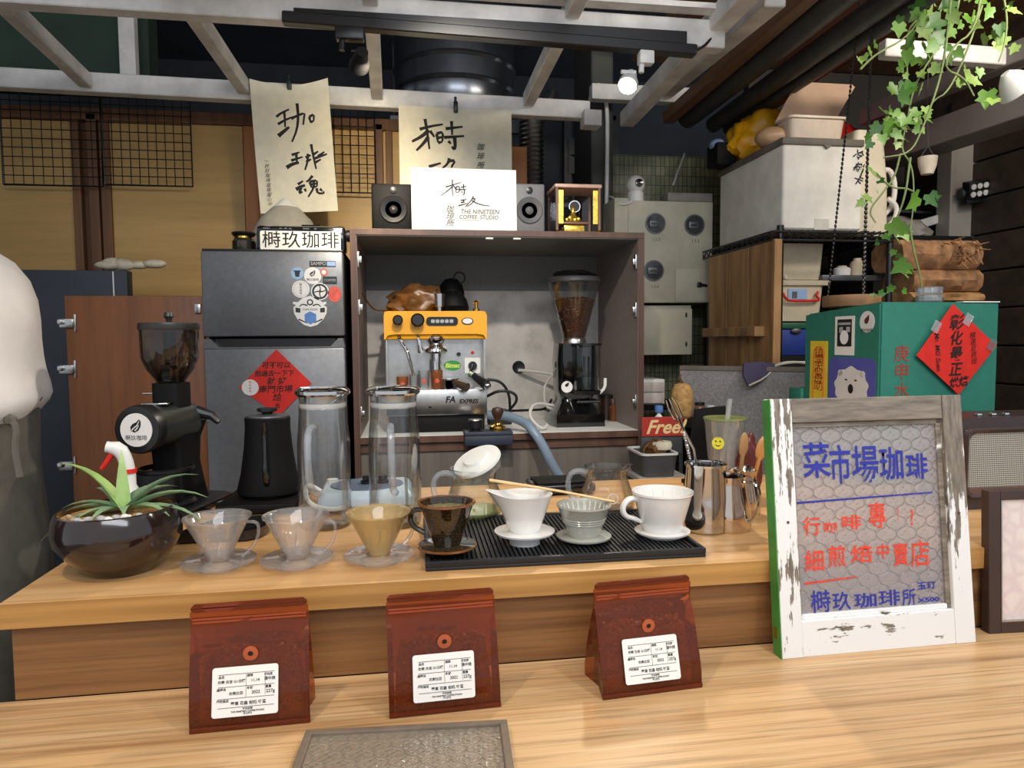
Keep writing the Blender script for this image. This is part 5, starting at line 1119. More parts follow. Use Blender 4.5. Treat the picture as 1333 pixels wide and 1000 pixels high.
for i, (px, py, s) in enumerate(spots_):
    dy = rnd.uniform(-.12, .12); P = v_(px, py-s*.3, VY+dy); sc_ = s*.0019*.48
    share(protos[rnd.choice((0, 0, 1, 1, 2))], 'leaf', vp, P, (rnd.uniform(-.5, .9), PI+rnd.uniform(-1.1, 1.1), rnd.uniform(-.9, .9)), (sc_*1.35, sc_*1.35, sc_*1.35))
for o in protos: bpy.data.objects.remove(o)

# ================================================================== CEILING FITTINGS
tr = thing('lamp_track', 'black lighting track running under the front white timber', 'lighting track', (.26, 1.97, 2.06))
j = loc_of(tr); a, c = j(368, 24, 1.97), j(905, 67, 1.97)
q = B(); bar(q, a, c, .034, .030); q.out('track_rail', M['black'], tr, 0)
B().box(a.x+.03, c.x-.03, -.012, .012, c.z+.015, .0 if False else c.z+.05).out('mount_strip', M['black'], tr, 0)
B().tube([c, j(920, 58, 1.97), j(932, 40, 1.99), j(945, 15, 1.99), j(966, -20, 1.99)], .004, 8, 2).out('feed_cable', M['black'], tr)
def tracklamp(label, box, px_head, py_head, aim, m, Y, lit, rr=.026):
    b0, b1 = W(box[0], box[3], Y), W(box[2], box[1], Y)
    t_ = thing('track_spotlight', label, 'spotlight', ((b0.x+b1.x)/2, Y, (b0.z+b1.z)/2)); j = loc_of(t_)
    hw, hz = (b1.x-b0.x)/2, (b1.z-b0.z)/2
    B().box(-hw, hw, -.016, .016, -hz, hz, .004).out('driver_box', m, t_)
    hp = j(px_head, py_head, Y)
    q = B(); q.tube([(-hw*.55, 0, -hz), (-hw*.6, 0, hp.z+.03)], .008, 8); q.cyl((hp.x-rr*.8, 0, hp.z+.03), (hp.x+rr*.8, 0, hp.z+.03), .006, seg=10); q.out('arm', m, t_)
    d = (Vector(aim)-(Vector(t_.location)+hp)).normalized(); mq = d.to_track_quat('Z', 'Y').to_matrix().to_4x4()
    q = B(); q.lathe([(.001, -.045), (rr*.6, -.045), (rr*.75, -.02), (rr*1.05, .0), (rr*1.05, .016), (rr*.95, .016), (rr*.9, .006), (.001, .006)], hp, 24, mq); q.out('lamp_head', m, t_)
    q = B(); q.lathe([(.001, .008), (rr*.92, .008), (rr*.9, .013), (.001, .013)], hp, 24, mq); q.out('lamp_face', lit, t_)
    return t_
M['lamp_on'] = emit('lit_lamp_face', (255, 244, 220), 22.0)
tracklamp('white track spotlight, lit, hanging near the right end of the track', (831, 63, 845+22-17, 84), 818, 108, (.10, 1.15, .85), M['white'], 1.97, M['lamp_on'], .027)
tracklamp('black track spotlight pointing at the wall, left of centre on the track', (437, 34, 474, 52), 468, 82, (-.36, 2.95, 1.62), M['black'], 1.97, M['lamp_on'], .026)
p = W(1318, 112, 1.7)
t_ = thing('clip_lamp', 'white lit clip lamp cut off by the right edge of the photo', 'lamp', (p.x+.04, 1.72, p.z))
q = B(); q.lathe([(.012, -.06), (.03, -.04), (.05, .0), (.046, .0), (.02, -.05)], (0, 0, 0), 24, Matrix.Rotation(2.3, 4, 'Y')); q.out('shade', M['white'], t_)
q = B(); q.ball((-.012, 0, .012), .026, 14); q.out('bulb', emit('cool_bulb', (214, 236, 255), 9), t_)
B().tube([(.02, 0, .04), (.03, 0, .2), (.03, 0, 2.42-p.z)], .006, 8).out('stem', M['black'], t_)
# steel tank above the beam, flexible duct
p = W(592, 108, 3.35)
tk = thing('steel_tank', 'large ribbed stainless steel tank above the white timbers', 'tank', (p.x, 3.35, W(592, 126, 3.05).z))
rt = (W(672, 90, 3.35).x-W(512, 90, 3.35).x)/2
pr_ = [(.001, 0), (rt*.93, 0), (rt*.97, .02)]
for zz in (.10, .20, .34, .50): pr_ += [(rt*.97, zz-.012), (rt, zz), (rt*.97, zz+.012)]
pr_ += [(rt*.97, .62), (.001, .62)]
B().lathe(pr_, seg=48).out('tank_shell', mk('dull_steel', (120, 124, 130), .25, .9, var=.05), tk)
B().box(-.3, .3, -.02, .02, -.06, -.001).out('cradle', M['grey_steel'], tk); 
for sx in (-.28, .28): B().cyl((sx, .25, -2.2 if False else 0.0), (sx, .25, .75), .01, seg=8).out('hanger_rod', M['grey_steel'], tk)
p = W(693, 236, 3.1)
R = []; q = B(); n = 44
prf = [(.05+(.006 if i % 2 else 0), .42*i/n) for i in range(n+1)]
fdx = thing('flexible_duct', 'crinkled silver flexible duct rising behind the grey loudspeaker', 'duct', (p.x, 3.12, W(693, 260, 3.1).z-.35))
q.lathe([(.05+(.006 if i % 2 else 0), .80*i/80) for i in range(81)], seg=24); q.out('duct_tube', M['steel_b'], fdx)
q = B(); q.tube([(.03, 0, .70), (.09, .02, .80), (.10, .03, .83)], .03, 10, 1); q.out('duct_elbow', M['steel_b'], fdx)
B().cyl((0, 0, -fdx.location.z), (0, 0, 0), .045, seg=16).out('lower_pipe', M['grey_steel'], fdx)
# ================================================================== ON THE BAR COUNTER
def S(Y): return 1.02*Y/FPX*1.0                                    # metres in one pixel at depth Y, near enough
def on(px, py, Z=UC): p = at(px, py, Z=Z); return Vector((p.x, p.y, Z))
# --- green roaster box
gx = at(1147, 393, Y=1.50)
gb = thing('green_cabinet_box', 'green painted metal box with stickers and red paper at the right of the counter', 'box', (gx.x, gx.y, UC), .04)
M['green'] = mk('green_enamel', (44, 122, 104), .4, var=.04, ns=50)
gh = gx.z-UC; gw = at(1303, 393, Y=1.51).x-gx.x; gd_ = .34
p = at(1048, 412, X=gx.x-.012); gl = p.y-gx.y; ghb = p.z-UC
b = B(); b.rings([[Vector((x, 0, 0)), Vector((x, gl, 0)), Vector((x, gl, ghb-.0)), Vector((x, gl-.012, ghb+.006)), Vector((x, .0, gh))] for x in (0, gw)])
bmesh.ops.bevel(b.b, geom=[e for e in b.b.edges if e.calc_length() > .05], offset=.004, segments=2, affect='EDGES')
b.out('box_body', M['green'], gb)
B().box(-.008, .06, gl+.001, gl+.06, 0, at(1030, 506, Y=gx.y+gl).z-UC, .003).out('step_block', M['green'], gb)
B().box(gw*.68, gw, -.001, .02, gh-.0005, gh+.002).out('top_strip', M['paper_w'], gb, 0)
LM = Matrix.Rotation(-PI/2, 4, 'Z')                              # left face: text runs towards the camera
def lf(px, py):                                                   # a spot on the left face, local y,z
    q = at(px, py, X=gx.x-.006); return (q.y-gx.y, q.z-UC)
def lpanel(x0_, y0_, x1_, y1_, name, m, parent=gb, t_=.001, label=None):
    a, c = lf(x0_, y1_), lf(x1_, y0_); return B().box(-t_, -.0002, c[0], a[0], a[1], c[1]).out(name, m, parent, 0, label=label), a, c
RL = (PI/2, 0, -PI/2)
o, a, c = lpanel(1056, 444, 1079, 525, 'yellow_strip', mk('yellow_paper', (226, 200, 52), .6, var=.03), label='yellow paper strip with red characters')
b = B(); yy0, yy1 = c[0], a[0]; zz0, zz1 = a[1], c[1]; wd = yy1-yy0
fr2 = [(yy0+wd*.2, zz0), (yy0+wd*.2, zz1-.03), (yy0+wd*.35, zz1-.016), (yy0+wd*.65, zz1-.016), (yy0+wd*.8, zz1-.03), (yy0+wd*.8, zz0)]
b.tube([(-.0012, y, z) for y, z in fr2], .0012, 4); b.out('red_border', M['red_paper'], o)
M['redink'] = mk('dark_red_ink', (172, 48, 30), .6, var=0)
for i, ch in enumerate('鎮瀾天聖母助'): text(o, ch, wd*.40, M['redink'], (-.0014, (yy0+yy1)/2, zz1-.034-.0175*i), RL, sx=1.4)
o, a, c = lpanel(1087, 411, 1112, 462, 'instant_photo', M['paper_w'], label='white bordered instant photo')
o2 = B().box(-.0016, -.001, c[0]+.010, a[0]-.010, a[1]+.022, c[1]-.008).out('picture_area', M['ink'], o, 0)
q = B(); yc = (a[0]+c[0])/2
q.box(-.002, -.0016, c[0]+.014, a[0]-.014, c[1]-.022, c[1]-.016); q.box(-.002, -.0016, c[0]+.016, c[0]+.03, c[1]-.04, c[1]-.027); q.box(-.002, -.0016, a[0]-.032, a[0]-.018, c[1]-.042, c[1]-.027)
q.out('picture_lights', M['stk_grey'], o, 0)
q = B(); q.rings([[Vector((x, yc+.016*math.cos(u), a[1]+.045+.018*math.sin(u))) for u in [2*PI*k/14 for k in range(14)]] for x in (-.0022, -.0016)]); q.out('picture_figure', M['paper_w'], o, 0)
def ldisc(px, py, r, name, m, parent, x=-.001, sy=1.0, sz=1.0, x2=-.0002):
    y, z = lf(px, py); return B().rings([[Vector((xx, y+r*sy*math.cos(2*PI*k/26), z+r*sz*math.sin(2*PI*k/26))) for k in range(26)] for xx in (x, x2)]).out(name, m, parent, 0)
o = ldisc(1127, 419, .026, 'round_sticker', M['stk_w'], gb); o['label'] = 'white round sticker with a feathered bean emblem'
y, z = lf(1127, 416); q = B(); q.rings([[Vector((xx, y+.020*v*.8, z+.020*w_*.9)) for v, w_ in ((.45, -.45), (.1, -.62), (-.25, -.42), (-.48, 0), (-.5, .45), (-.3, .62), (-.05, .35), (.3, .2), (.55, -.1))] for xx in (-.0016, -.001)]); q.out('emblem', mk('maroon_print', (86, 34, 40), .6), o, 0)
text(o, '榯玖咖啡', .0085, M['ink'], (-.0016, y, z-.026), RL, sx=1.2)
# bear sticker
y, z = lf(1107, 500); 
q = B(); q.rings([[Vector((xx, y+v, z+w_)) for v, w_ in rrect(-.088, .088, -.06, .066, .02)] for xx in (-.0009, -.0002)]); o = q.out('bear_sticker', mk('violet_blue_sticker', (86, 88, 170), .45, var=.05), gb, 0, label='blue violet sticker with a white bear head')
q = B(); q.rings([[Vector((xx, y+(.062+.003*math.sin(11*u))*math.cos(u), z-.012+(.050+.003*math.sin(9*u))*math.sin(u)+.004)) for u in [2*PI*k/60 for k in range(60)]] for xx in (-.0014, -.0009)]); 
for s in (-1, 1): q.rings([[Vector((xx, y+s*.042+.009*math.cos(u), z+.026+.008*math.sin(u))) for u in [2*PI*k/16 for k in range(16)]] for xx in (-.0014, -.0009)])
q.out('bear_head', M['stk_w'], o, 0)
q = B()
for v, w_, r1, r2 in ((0, -.012, .010, .012), (.018, .010, .005, .0022), (-.018, .010, .005, .0022)): q.rings([[Vector((xx, y+v+r1*math.cos(u), z+w_+r2*math.sin(u))) for u in [2*PI*k/14 for k in range(14)]] for xx in (-.002, -.0014)])
q.out('bear_face', M['ink'], o, 0)
# red characters on the front
for i, (ch, py) in enumerate((('庚', 462), ('申', 485), ('水', 510))):
    q = at(1173, py, Y=gx.y+.004); text(gb, ch, .042, M['redink'], (q.x-gx.x, -.001, q.z-UC))
# red diamond on the green box
c = at(1245, 455, Y=gx.y-.004)
rp = thing('red_paper_diamond', 'large red diamond paper with brush writing stuck on the green box', 'paper', (c.x, gx.y-.004+.004, c.z), (0, -.10, .04))
k_ = S(1.52); h = 64*k_
B().prism([(h*1.03, -.03*h), (.0*h, -1.0*h), (-1.0*h, -.02*h), (-.02*h, 1.0*h)], -.0035, -.0022).out('paper_sheet', M['red_paper'], rp, 0)
for i, ch in enumerate('彰化最正'): text(rp, ch, .036 if i else .040, M['ink'], (.002-.003*i, -.0045, .062-.037*i), (PI/2, .06, 0), shear=.2, bold=.0007)
text(rp, '烘焙', .026, M['ink'], (.0, -.0045, -.080), (PI/2, .0, 0), shear=.2, bold=.0007)
for i, ch in enumerate('精選豆烘焙'): text(rp, ch, .0165, M['ink'], (.046, -.0045, .028-.0155*i), shear=.2)
text(rp, 'Mr. MG Suen', .017, M['ink'], (-.052, -.0045, .0), (PI/2, PI/2, 0), shear=.25, bold=.0003)
for dx, dz, w_ in ((-.052, .060, .02), (.036, .068, .02), (.098, -.0, .016)): B().cb((dx, -.0048, dz), (w_, .0006, .028), 0, (0, .6, 0)).out('clear_tape', glass('clear_tape', (.95, .95, .95), (.8, .8, .8), 2.0, .12), rp, 0) if dx < -.05 else share([o_ for o_ in rp.children if o_.name.startswith('clear_tape')][0], 'clear_tape', rp, (dx+.052, 0, dz-.060))
# glass ashtrays stacked on the box
p = at(1198, 393, Y=1.60)
for i in range(2):
    t_ = thing('glass_ashtray', ('lower of two stacked clear ribbed glass dishes on the green box', 'upper of two stacked clear ribbed glass dishes on the green box')[i], 'glass dish', (p.x, gx.y+.07, UC+gh+.0195*i+.001), group='stacked glass dishes')
    rs = []
    for r, z in ((.001, 0), (.024, 0), (.029, .004), (.030, .019), (.026, .019), (.024, .005), (.001, .004)):
        rs.append([Vector((max(r, .0005)*(1+.035*math.cos(12*a))*math.cos(a), max(r, .0005)*(1+.035*math.cos(12*a))*math.sin(a), z)) for a in [2*PI*m/48 for m in range(48)]])
    B().rings(rs).out('dish_body', M['glass_h'], t_)

# --- vintage radio at the right
ra = thing('vintage_radio', 'dark brown vintage radio with woven grille cloth on the counter at the right', 'radio', (at(1245, 700, Y=1.26).x, 1.26, UC)); j = loc_of(ra)
rh = j(1290, 543, 1.26).z; rw_ = .34
M['dkbrown'] = mk('dark_brown_leatherette', (58, 46, 44), .35, var=.08, ns=60)
q = B(); q.rings([[Vector((x, y, z)) for x, z in rrect(0+i, rw_-i, i, rh-i, .022)] for y, i in ((0, 0), (.11, 0))]); q.out('case', M['dkbrown'], ra)
q = B(); q.rings([[Vector((x, y, z)) for x, z in rrect(.008+i, rw_-.008-i, .026+i, rh-.022-i, .016)] for y, i in ((-.010, .004), (-.012, .002), (-.004, .0), (-.0, .0), (-.0, .01), (-.006, .01))], loop=True); q.out('front_rim', mk('bronze_rim', (88, 74, 72), .25, .3), ra)
t = NT('woven_grille_cloth'); v = t.co((1, 1, 1), rot=(0, PI/4, 0)); ck_ = t.new('ShaderNodeTexChecker'); ck_.inputs['Scale'].default_value = 330
ck_.inputs['Color1'].default_value = lin((188, 184, 170)); ck_.inputs['Color2'].default_value = lin((96, 94, 88)); t.l.new(v, ck_.inputs['Vector']); t.base(ck_.outputs[0]); t.set(Roughness=.7); t.bump(ck_.outputs['Fac'], .4, .001)
B().box(.012, rw_-.012, -.003, -.0005, .03, rh-.026).out('grille_cloth', t.m, ra, 0)
B().box(.012, rw_-.012, -.007, -.003, .03, .046).out('lower_strip', mk('copper_strip', (108, 80, 70), .35, .3), ra, 0)
for k2, px in enumerate((1279, 1298, 1315)):
    a = j(px, 540, 1.27); B().cb((a.x, .02, rh+.003), (.014, .010, .006), .002).out('push_button', M['chrome'], ra)
q = B(); q.ink([[(.245, .13), (.25, .10), (.262, .13), (.262, .10)], [(.27, .10), (.268, .118), (.28, .11), (.272, .10), (.285, .104), (.30, .115)]], .005, -.0075); q.out('script_emblem', M['steel_b'], ra, 0)
B().box(.02, rw_-.02, .01, .10, -.0, .004).out('foot_strip', M['black'], ra)

# --- dark rubber bar mat
ma, mc = on(554, 746), on(920, 726); mbk = on(592, 686); mbk2 = on(852, 665)
mt = thing('bar_mat', 'black ribbed rubber bar mat under the ceramic drippers', 'bar mat', (ma.x, ma.y+.004, UC), math.atan2(mc.y-ma.y-.002, mc.x-ma.x))
mw, md = (mc-ma).length, .275
B().box(0, mw, 0, md, 0, .006, .002).out('mat_base', M['rubber'], mt)
for n_, (a0, a1, b0, b1) in enumerate(((0, mw, 0, .008), (0, mw, md-.008, md), (0, .008, .008, md-.008), (mw-.008, mw, .008, md-.008))): B().box(a0, a1, b0, b1, .006, .015, .001).out('mat_rim', M['rubber'], mt)
q = B(); n = 56
for i in range(n): x = .012+(mw-.024)*(i+.5)/n; q.box(x-.0022, x+.0022, .010, md-.010, .006, .0125)
o = q.out('ribs', M['rubber'], mt, 0, kind='stuff')
ZM = UC+.0126

# --- clear plastic drippers
def ringplate(q, r0, r1, z, th, n=40, wave=0):
    q.lathe([(r0, z), (r1, z), (r1, z+th), (r0, z+th)], seg=n, loop=True)
def clear_dripper(label, px, py, cone_m, inner=None):
    p = on(px, py); t_ = thing('clear_dripper', label, 'coffee dripper', (p.x, p.y, UC), random.uniform(-.2, .2), 'clear plastic drippers')
    q = B(); q.lathe([(.031, 0), (.033, 0), (.030, .008), (.056, .010), (.0575, .013), (.055, .0145), (.018, .013), (.017, .010), (.028, .009)], seg=40, loop=True); q.out('saucer', M['plastic_clear'], t_)
    q = B()
    for a in range(6): q.cb((.037*math.cos(a*PI/3+.3), .037*math.sin(a*PI/3+.3), .0165), (.022, .002, .004), .0005, (0, 0, a*PI/3+.3))
    q.out('saucer_ridges', M['plastic_clear'], t_, kind='stuff')
    q = B(); q.lathe([(.016, .013), (.0175, .017), (.0485, .078), (.0515, .080), (.0515, .0825), (.0475, .0815), (.0155, .019)], seg=40, loop=True); q.out('cone', cone_m, t_)
    q = B()
    for a in range(12):
        u = a*PI/6; q.tube([(.0158*math.cos(u), .0158*math.sin(u), .021), (.036*math.cos(u+.25), .036*math.sin(u+.25), .060)], .0009, 4)
    q.out('inner_ribs', cone_m, t_)
    q = B(); q.tube([(.044, 0, .071), (.060, 0, .070), (.062, 0, .055), (.056, 0, .035), (.042, 0, .022), (.036, 0, .0155)], .0042, 8, 2, flat=.6); q.out('handle', M['plastic_clear'], t_)
    if inner: q = B(); q.lathe([(.014, .022), (.0455, .079), (.0445, .079), (.013, .023)], seg=36, loop=True); q.out('paper_filter', inner, t_)
    return t_
M['amber_pl'] = glass('amber_plastic', (.94, .88, .70), (.7, .6, .42), 1.2, .36, (214, 190, 140))
c1_ = clear_dripper('clear plastic coffee dripper nearest the plant pot, leftmost of the dripper row', 285, 739, M['plastic_clear'])
c2_ = clear_dripper('clear plastic coffee dripper, second from the left, in front of the kettle', 387, 736, M['plastic_clear'])
c3_ = clear_dripper('amber tinted plastic coffee dripper between clear dripper and black ceramic dripper', 494, 731, M['amber_pl'])
for o, r in ((c1_, .05), (c2_, -.1), (c3_, .4)): o.rotation_euler = (0, 0, r)
# --- ceramic drippers
def cer(label, px, py, Z=ZM, rot=0, name='ceramic_dripper'): p = on(px, py, Z); return thing(name, label, 'coffee dripper', (p.x, p.y, Z), rot, 'ceramic drippers')
t = NT('tenmoku_glaze'); v = t.co(); nz = t.noise(v, 420, 3, .6); t.base(t.ramp(nz, [(.4, (24, 18, 12)), (.58, (52, 40, 20)), (.68, (92, 72, 32))])); t.set(Roughness=.1); t.b.inputs['Coat Weight'].default_value = .6; M['tenmoku'] = t.m
M['rust'] = mk('rust_rim_glaze', (120, 72, 34), .15, var=.15, ns=60, coat=.5); M['grey_cer'] = mk('grey_glazed_ceramic', (170, 170, 160), .14, var=.03, coat=.5)
p = on(582, 716, UC+.016); d4 = thing('ceramic_dripper', 'black and brown glazed ceramic dripper on the left end of the bar mat', 'coffee dripper', (p.x, p.y, UC+.0152), 0, 'ceramic drippers')
q = B(); q.lathe([(.001, 0), (.030, 0), (.034, .004), (.046, .006), (.0475, .010), (.045, .0105), (.02, .010), (.016, .012), (.001, .012)], seg=40); q.out('saucer', M['tenmoku'], d4)
q = B(); q.lathe([(.0455, .0065), (.048, .008), (.048, .0105), (.0455, .0108)], seg=40, loop=True); q.out('saucer_rim', M['rust'], d4)
q = B(); q.lathe([(.021, .010), (.0225, .014), (.044, .078), (.0465, .0795), (.0425, .0795), (.020, .016)], seg=40, loop=True); q.out('cone', M['tenmoku'], d4)
q = B(); q.lathe([(.0425, .0792), (.0445, .077), (.0475, .0785), (.0470, .0812), (.043, .0815)], seg=40, loop=True); q.out('cone_rim', M['rust'], d4)
q = B(); q.lathe([(.001, .060), (.036, .060), (.039, .069), (.001, .0705)], seg=36); q.out('ground_coffee_bed', mk('green_brown_grounds', (92, 84, 52), .8, var=.5, ns=160, bump=1, bs=200), d4)
q = B(); q.tube([(-.040, .012, .066), (-.058, .016, .064), (-.058, .016, .04), (-.036, .01, .028)], .0045, 8, 2); q.out('handle', M['tenmoku'], d4)

d5 = cer('white ceramic dripper with a pouring lip, standing on the bar mat', 683, 707)
q = B(); q.lathe([(.001, 0), (.026, 0), (.027, .012), (.030, .013), (.050, .019), (.0512, .022), (.048, .0225), (.02, .020), (.001, .020)], seg=40); q.out('saucer', M['white_ceramic'], d5)
def lip(r, z, n=48, k=1.0):
    o_ = []
    for i in range(n):
        a = 2*PI*i/n; d = a-PI; s_ = math.exp(-(abs(d)/.5)**2)*k
        o_.append(Vector((r*(1+.42*s_)*math.cos(a), r*.95*math.sin(a), z+.010*s_)))
    return o_
q = B(); q.rings([lip(.024, .020, k=0), lip(.027, .026, k=0), lip(.037, .055, k=.15), lip(.0465, .083, k=.9), lip(.0475, .0845, k=1), lip(.0455, .0845, k=1), lip(.0345, .055, k=.15), lip(.024, .028, k=0)]); q.out('cone', M['white_ceramic'], d5)
d6 = cer('small grey ribbed ceramic dripper in the middle of the bar mat', 760, 703)
q = B(); q.lathe([(.001, 0), (.030, 0), (.034, .003), (.046, .006), (.047, .009), (.044, .0095), (.02, .008), (.001, .008)], seg=40); q.out('saucer', M['grey_cer'], d6)
q = B(); q.lathe([(.026, .008), (.029, .014), (.034, .030), (.0445, .058), (.0465, .060), (.0465, .063), (.043, .0625), (.031, .030), (.025, .016)], seg=48, loop=True); q.out('cone', M['grey_cer'], d6)
q = B()
for a in range(24): 
    u = a*PI/12; q.tube([(.027*math.cos(u), .027*math.sin(u), .022), (.0312*math.cos(u), .0312*math.sin(u), .031), (.0415*math.cos(u), .0415*math.sin(u), .058)], .0013, 4)
q.out('inner_ribs', M['white_ceramic'], d6)
for z in (.031, .035, .039): B().lathe([(.034+(z-.03)*.38, z), (.0352+(z-.03)*.38, z+.001), (.0345+(z-.03)*.38, z+.002)], seg=40).out('throwing_line', M['grey_cer'], d6)
d7 = cer('white ceramic dripper with a ring handle at the right end of the bar mat', 862, 697)
q = B(); q.lathe([(.001, 0), (.034, 0), (.036, .004), (.047, .007), (.048, .010), (.045, .0105), (.02, .009), (.001, .009)], seg=44); q.out('saucer', M['white_ceramic'], d7)
q = B(); q.lathe([(.032, .009), (.034, .012), (.0505, .074), (.053, .0755), (.053, .079), (.050, .0785), (.0325, .014)], seg=48, loop=True); q.out('cone', M['white_ceramic'], d7)
q = B()
for a in range(16): u = a*PI/8; q.tube([(.034*math.cos(u), .034*math.sin(u), .022), (.0485*math.cos(u), .0485*math.sin(u), .073)], .0009, 4)
q.out('inner_ribs', M['white_ceramic'], d7)
q = B(); q.tube([(-.046, 0, .066), (-.062, -.004, .069), (-.075, -.006, .055), (-.070, -.006, .038), (-.052, -.002, .033), (-.038, 0, .026)], [.0065, .0065, .0065, .0065, .006, .005], 10, 2, flat=.75); q.out('handle', M['white_ceramic'], d7)

# --- glass servers with the wooden stirrer
def server(label, px, py, hdir, s=1.0):
    p = on(px, py, ZM); t_ = thing('glass_server', label, 'coffee server', (p.x, p.y, ZM), hdir, 'glass coffee servers')
    q = B(); q.lathe([(r*s, z*s) for r, z in ((.001, 0), (.050, 0), (.056, .006), (.057, .016), (.052, .040), (.044, .062), (.042, .074), (.046, .090), (.0445, .090), (.0405, .075), (.0425, .062), (.0505, .040), (.0555, .016), (.054, .0075), (.049, .003), (.001, .003))], seg=44); q.out('glass_body', M['glass_t'], t_)
    q = B(); q.tube([(x*s, 0, z*s) for x, z in ((-.041, .077), (-.060, .083), (-.078, .074), (-.082, .050), (-.076, .030), (-.066, .022))], .0055, 10, 2); q.out('handle', M['glass_h'], t_)
    q = B(); q.lathe([(.0445*s, .089*s), (.0468*s, .0885*s), (.0468*s, .0915*s), (.0445*s, .0915*s)], seg=44, loop=True); q.tube([(.040*s, -.012, .091*s), (.056*s, 0, .094*s), (.040*s, .012, .091*s)], .0018, 6, 1); q.out('rim', M['glass'], t_)
    return t_
sA = server('glass coffee server with a tilted white lid, behind the black dripper', 618, 668, -.1)
q = B(); q.lathe([(.001, .002), (.049, .002), (.0535, .006), (.0540, .009), (.001, .009)], (0, 0, 0), 40); q.out('pale_green_base', glass('greenish_glass_base', (.86, .92, .70), (.8, .86, .5), 1.0, .3, (206, 214, 120)), sA)
ld = thing('server_lid', 'white round lid propped tilted on the left glass server', 'lid', sA.location+Vector((.008, 0, .0985)), (math.radians(18), math.radians(-26), 0))
q = B(); q.lathe([(.001, 0), (.046, 0), (.050, .004), (.049, .009), (.026, .011), (.024, .017), (.001, .0185)], seg=36); q.out('lid_disc', M['white'], ld)
q = B(); q.lathe([(.040, -.014), (.042, -.014), (.042, 0), (.040, 0)], seg=32, loop=True); q.out('seal_ring', M['plastic_clear'], ld)
sB = server('open glass coffee server behind the white handled dripper', 790, 663, -.15, .97)
o = text(sB, 'S', .018, M['stk_w'], (.004, -.0565, .034), (PI/2+.12, 0, 0))
q = B(); q.lathe([(.009, -.0004), (.0105, -.0004), (.0105, .0004), (.009, .0004)], (.004, -.0568, .034), 20, RX, True); q.out('printed_ring', M['stk_w'], sB)
st = [Vector(at(637, 625, Y=d5.location.y+.02)), Vector(at(800, 653, Y=d7.location.y-.004))]
s0 = d5.location+Vector((-.045, .008, .1055)); 
ws = B(); ws.tube([st[0], st[0]*.55+st[1]*.45+Vector((0, 0, .002)), st[1]], [.0058, .0050, .0042], 8, 1, flat=.45)
tag(ws.out('wooden_stirrer', mk('pale_bamboo', (214, 180, 128), .5, var=.08, ns=30)), 'pale bamboo stirrer lying across the white and grey drippers', 'stirrer')
bs = thing('black_scale', 'black flat coffee scale behind the drippers, left of the open server', 'scale', on(728, 640), .05)
B().box(-.07, .075, -.05, .055, .004, .026, .008).out('scale_body', M['black_gloss'], bs); B().box(-.06, .065, -.035, .05, .026, .029, .002).out('weighing_plate', M['black_matt'], bs)
for sx in (-.055, .06):
    for sy in (-.035, .04): B().cyl((sx, sy, 0), (sx, sy, .004), .006, seg=10).out('foot', M['rubber'], bs)

# --- water pitchers
def pitcher(label, px, py, rot):
    p = on(px, py); t_ = thing('glass_pitcher', label, 'pitcher', (p.x, p.y, UC), rot, 'glass water pitchers')
    q = B(); q.lathe([(.001, 0), (.046, 0), (.0495, .005), (.0495, .16), (.0455, .205), (.0445, .245), (.0465, .256), (.0450, .256), (.0430, .245), (.044, .205), (.048, .16), (.048, .008), (.044, .006), (.001, .006)], seg=44); q.out('glass_body', M['glass_t'], t_)
    q = B(); q.lathe([(.001, .252), (.047, .252), (.0515, .256), (.0515, .262), (.045, .267), (.02, .269), (.001, .269)], seg=44); q.cb((-.005, -.012, .269), (.07, .004, .003), .001, (0, 0, .5)); q.out('steel_lid', M['steel'], t_)
    q = B(); q.lathe([(.030, .232), (.0425, .228), (.0438, .232), (.0435, .238), (.030, .238)], seg=40, loop=True); q.out('silicone_seal', mk('frosted_silicone', (206, 204, 200), .5, var=.02), t_)
    q = B(); q.lathe([(.028, .238), (.034, .238), (.036, .252), (.028, .252)], seg=32, loop=True); q.out('lid_throat', M['steel_b'], t_)
    q = B(); q.tube([(-.010, -.047, .196), (-.013, -.066, .199), (-.014, -.084, .185), (-.014, -.088, .15), (-.013, -.086, .105), (-.010, -.070, .080), (-.004, -.050, .072)], .0068, 10, 2); q.out('handle', M['glass_h'], t_)
    q = B(); q.tube([(-.028, -.0345, .244), (.004, -.045, .226), (.030, -.033, .246)], .0016, 6); q.out('spout_lip', M['glass'], t_)
    return t_
p1_ = pitcher('tall glass water pitcher with steel lid, left one, right of the black kettle', 424, 684, -.05)
p2_ = pitcher('tall glass water pitcher with steel lid, right one, in front of the espresso machine', 515, 682, .12)

# --- black kettle with base, and scale in front
kb = thing('kettle_base', 'black kettle heating base at the back of the counter beside the grinder', 'kettle base', on(345, 664), -.03); 
q = B(); q.box(-.088, .075, -.05, .13, .004, .024, .006); q.out('base_body', M['black_matt'], kb)
B().cyl((-.0, .045, .024), (-.0, .045, .028), .052, seg=32).out('heating_plate', M['black'], kb)
B().tube([(-.085, .06, .012), (-.12, .05, .006), (-.125, .0, .006), (-.10, -.02, .006)], .004, 8, 2).out('power_cord', M['black'], kb)
for sx in (-.07, .06): B().cyl((sx, 0, 0), (sx, 0, .004), .008, seg=10).out('foot', M['rubber'], kb)
kt = thing('black_kettle', 'matt black tapered electric kettle with thin spout on its base', 'kettle', kb.location+Vector((.002, .045, .0282)))
q = B(); q.lathe([(.001, 0), (.062, 0), (.066, .004), (.066, .012), (.058, .045), (.050, .10), (.0465, .145), (.0475, .163), (.045, .166), (.001, .166)], seg=44); q.out('kettle_body', M['black_matt'], kt)
q = B(); q.lathe([(.001, .165), (.044, .165), (.043, .169), (.018, .171), (.001, .171)], seg=36); q.out('lid', M['grey_steel'], kt)
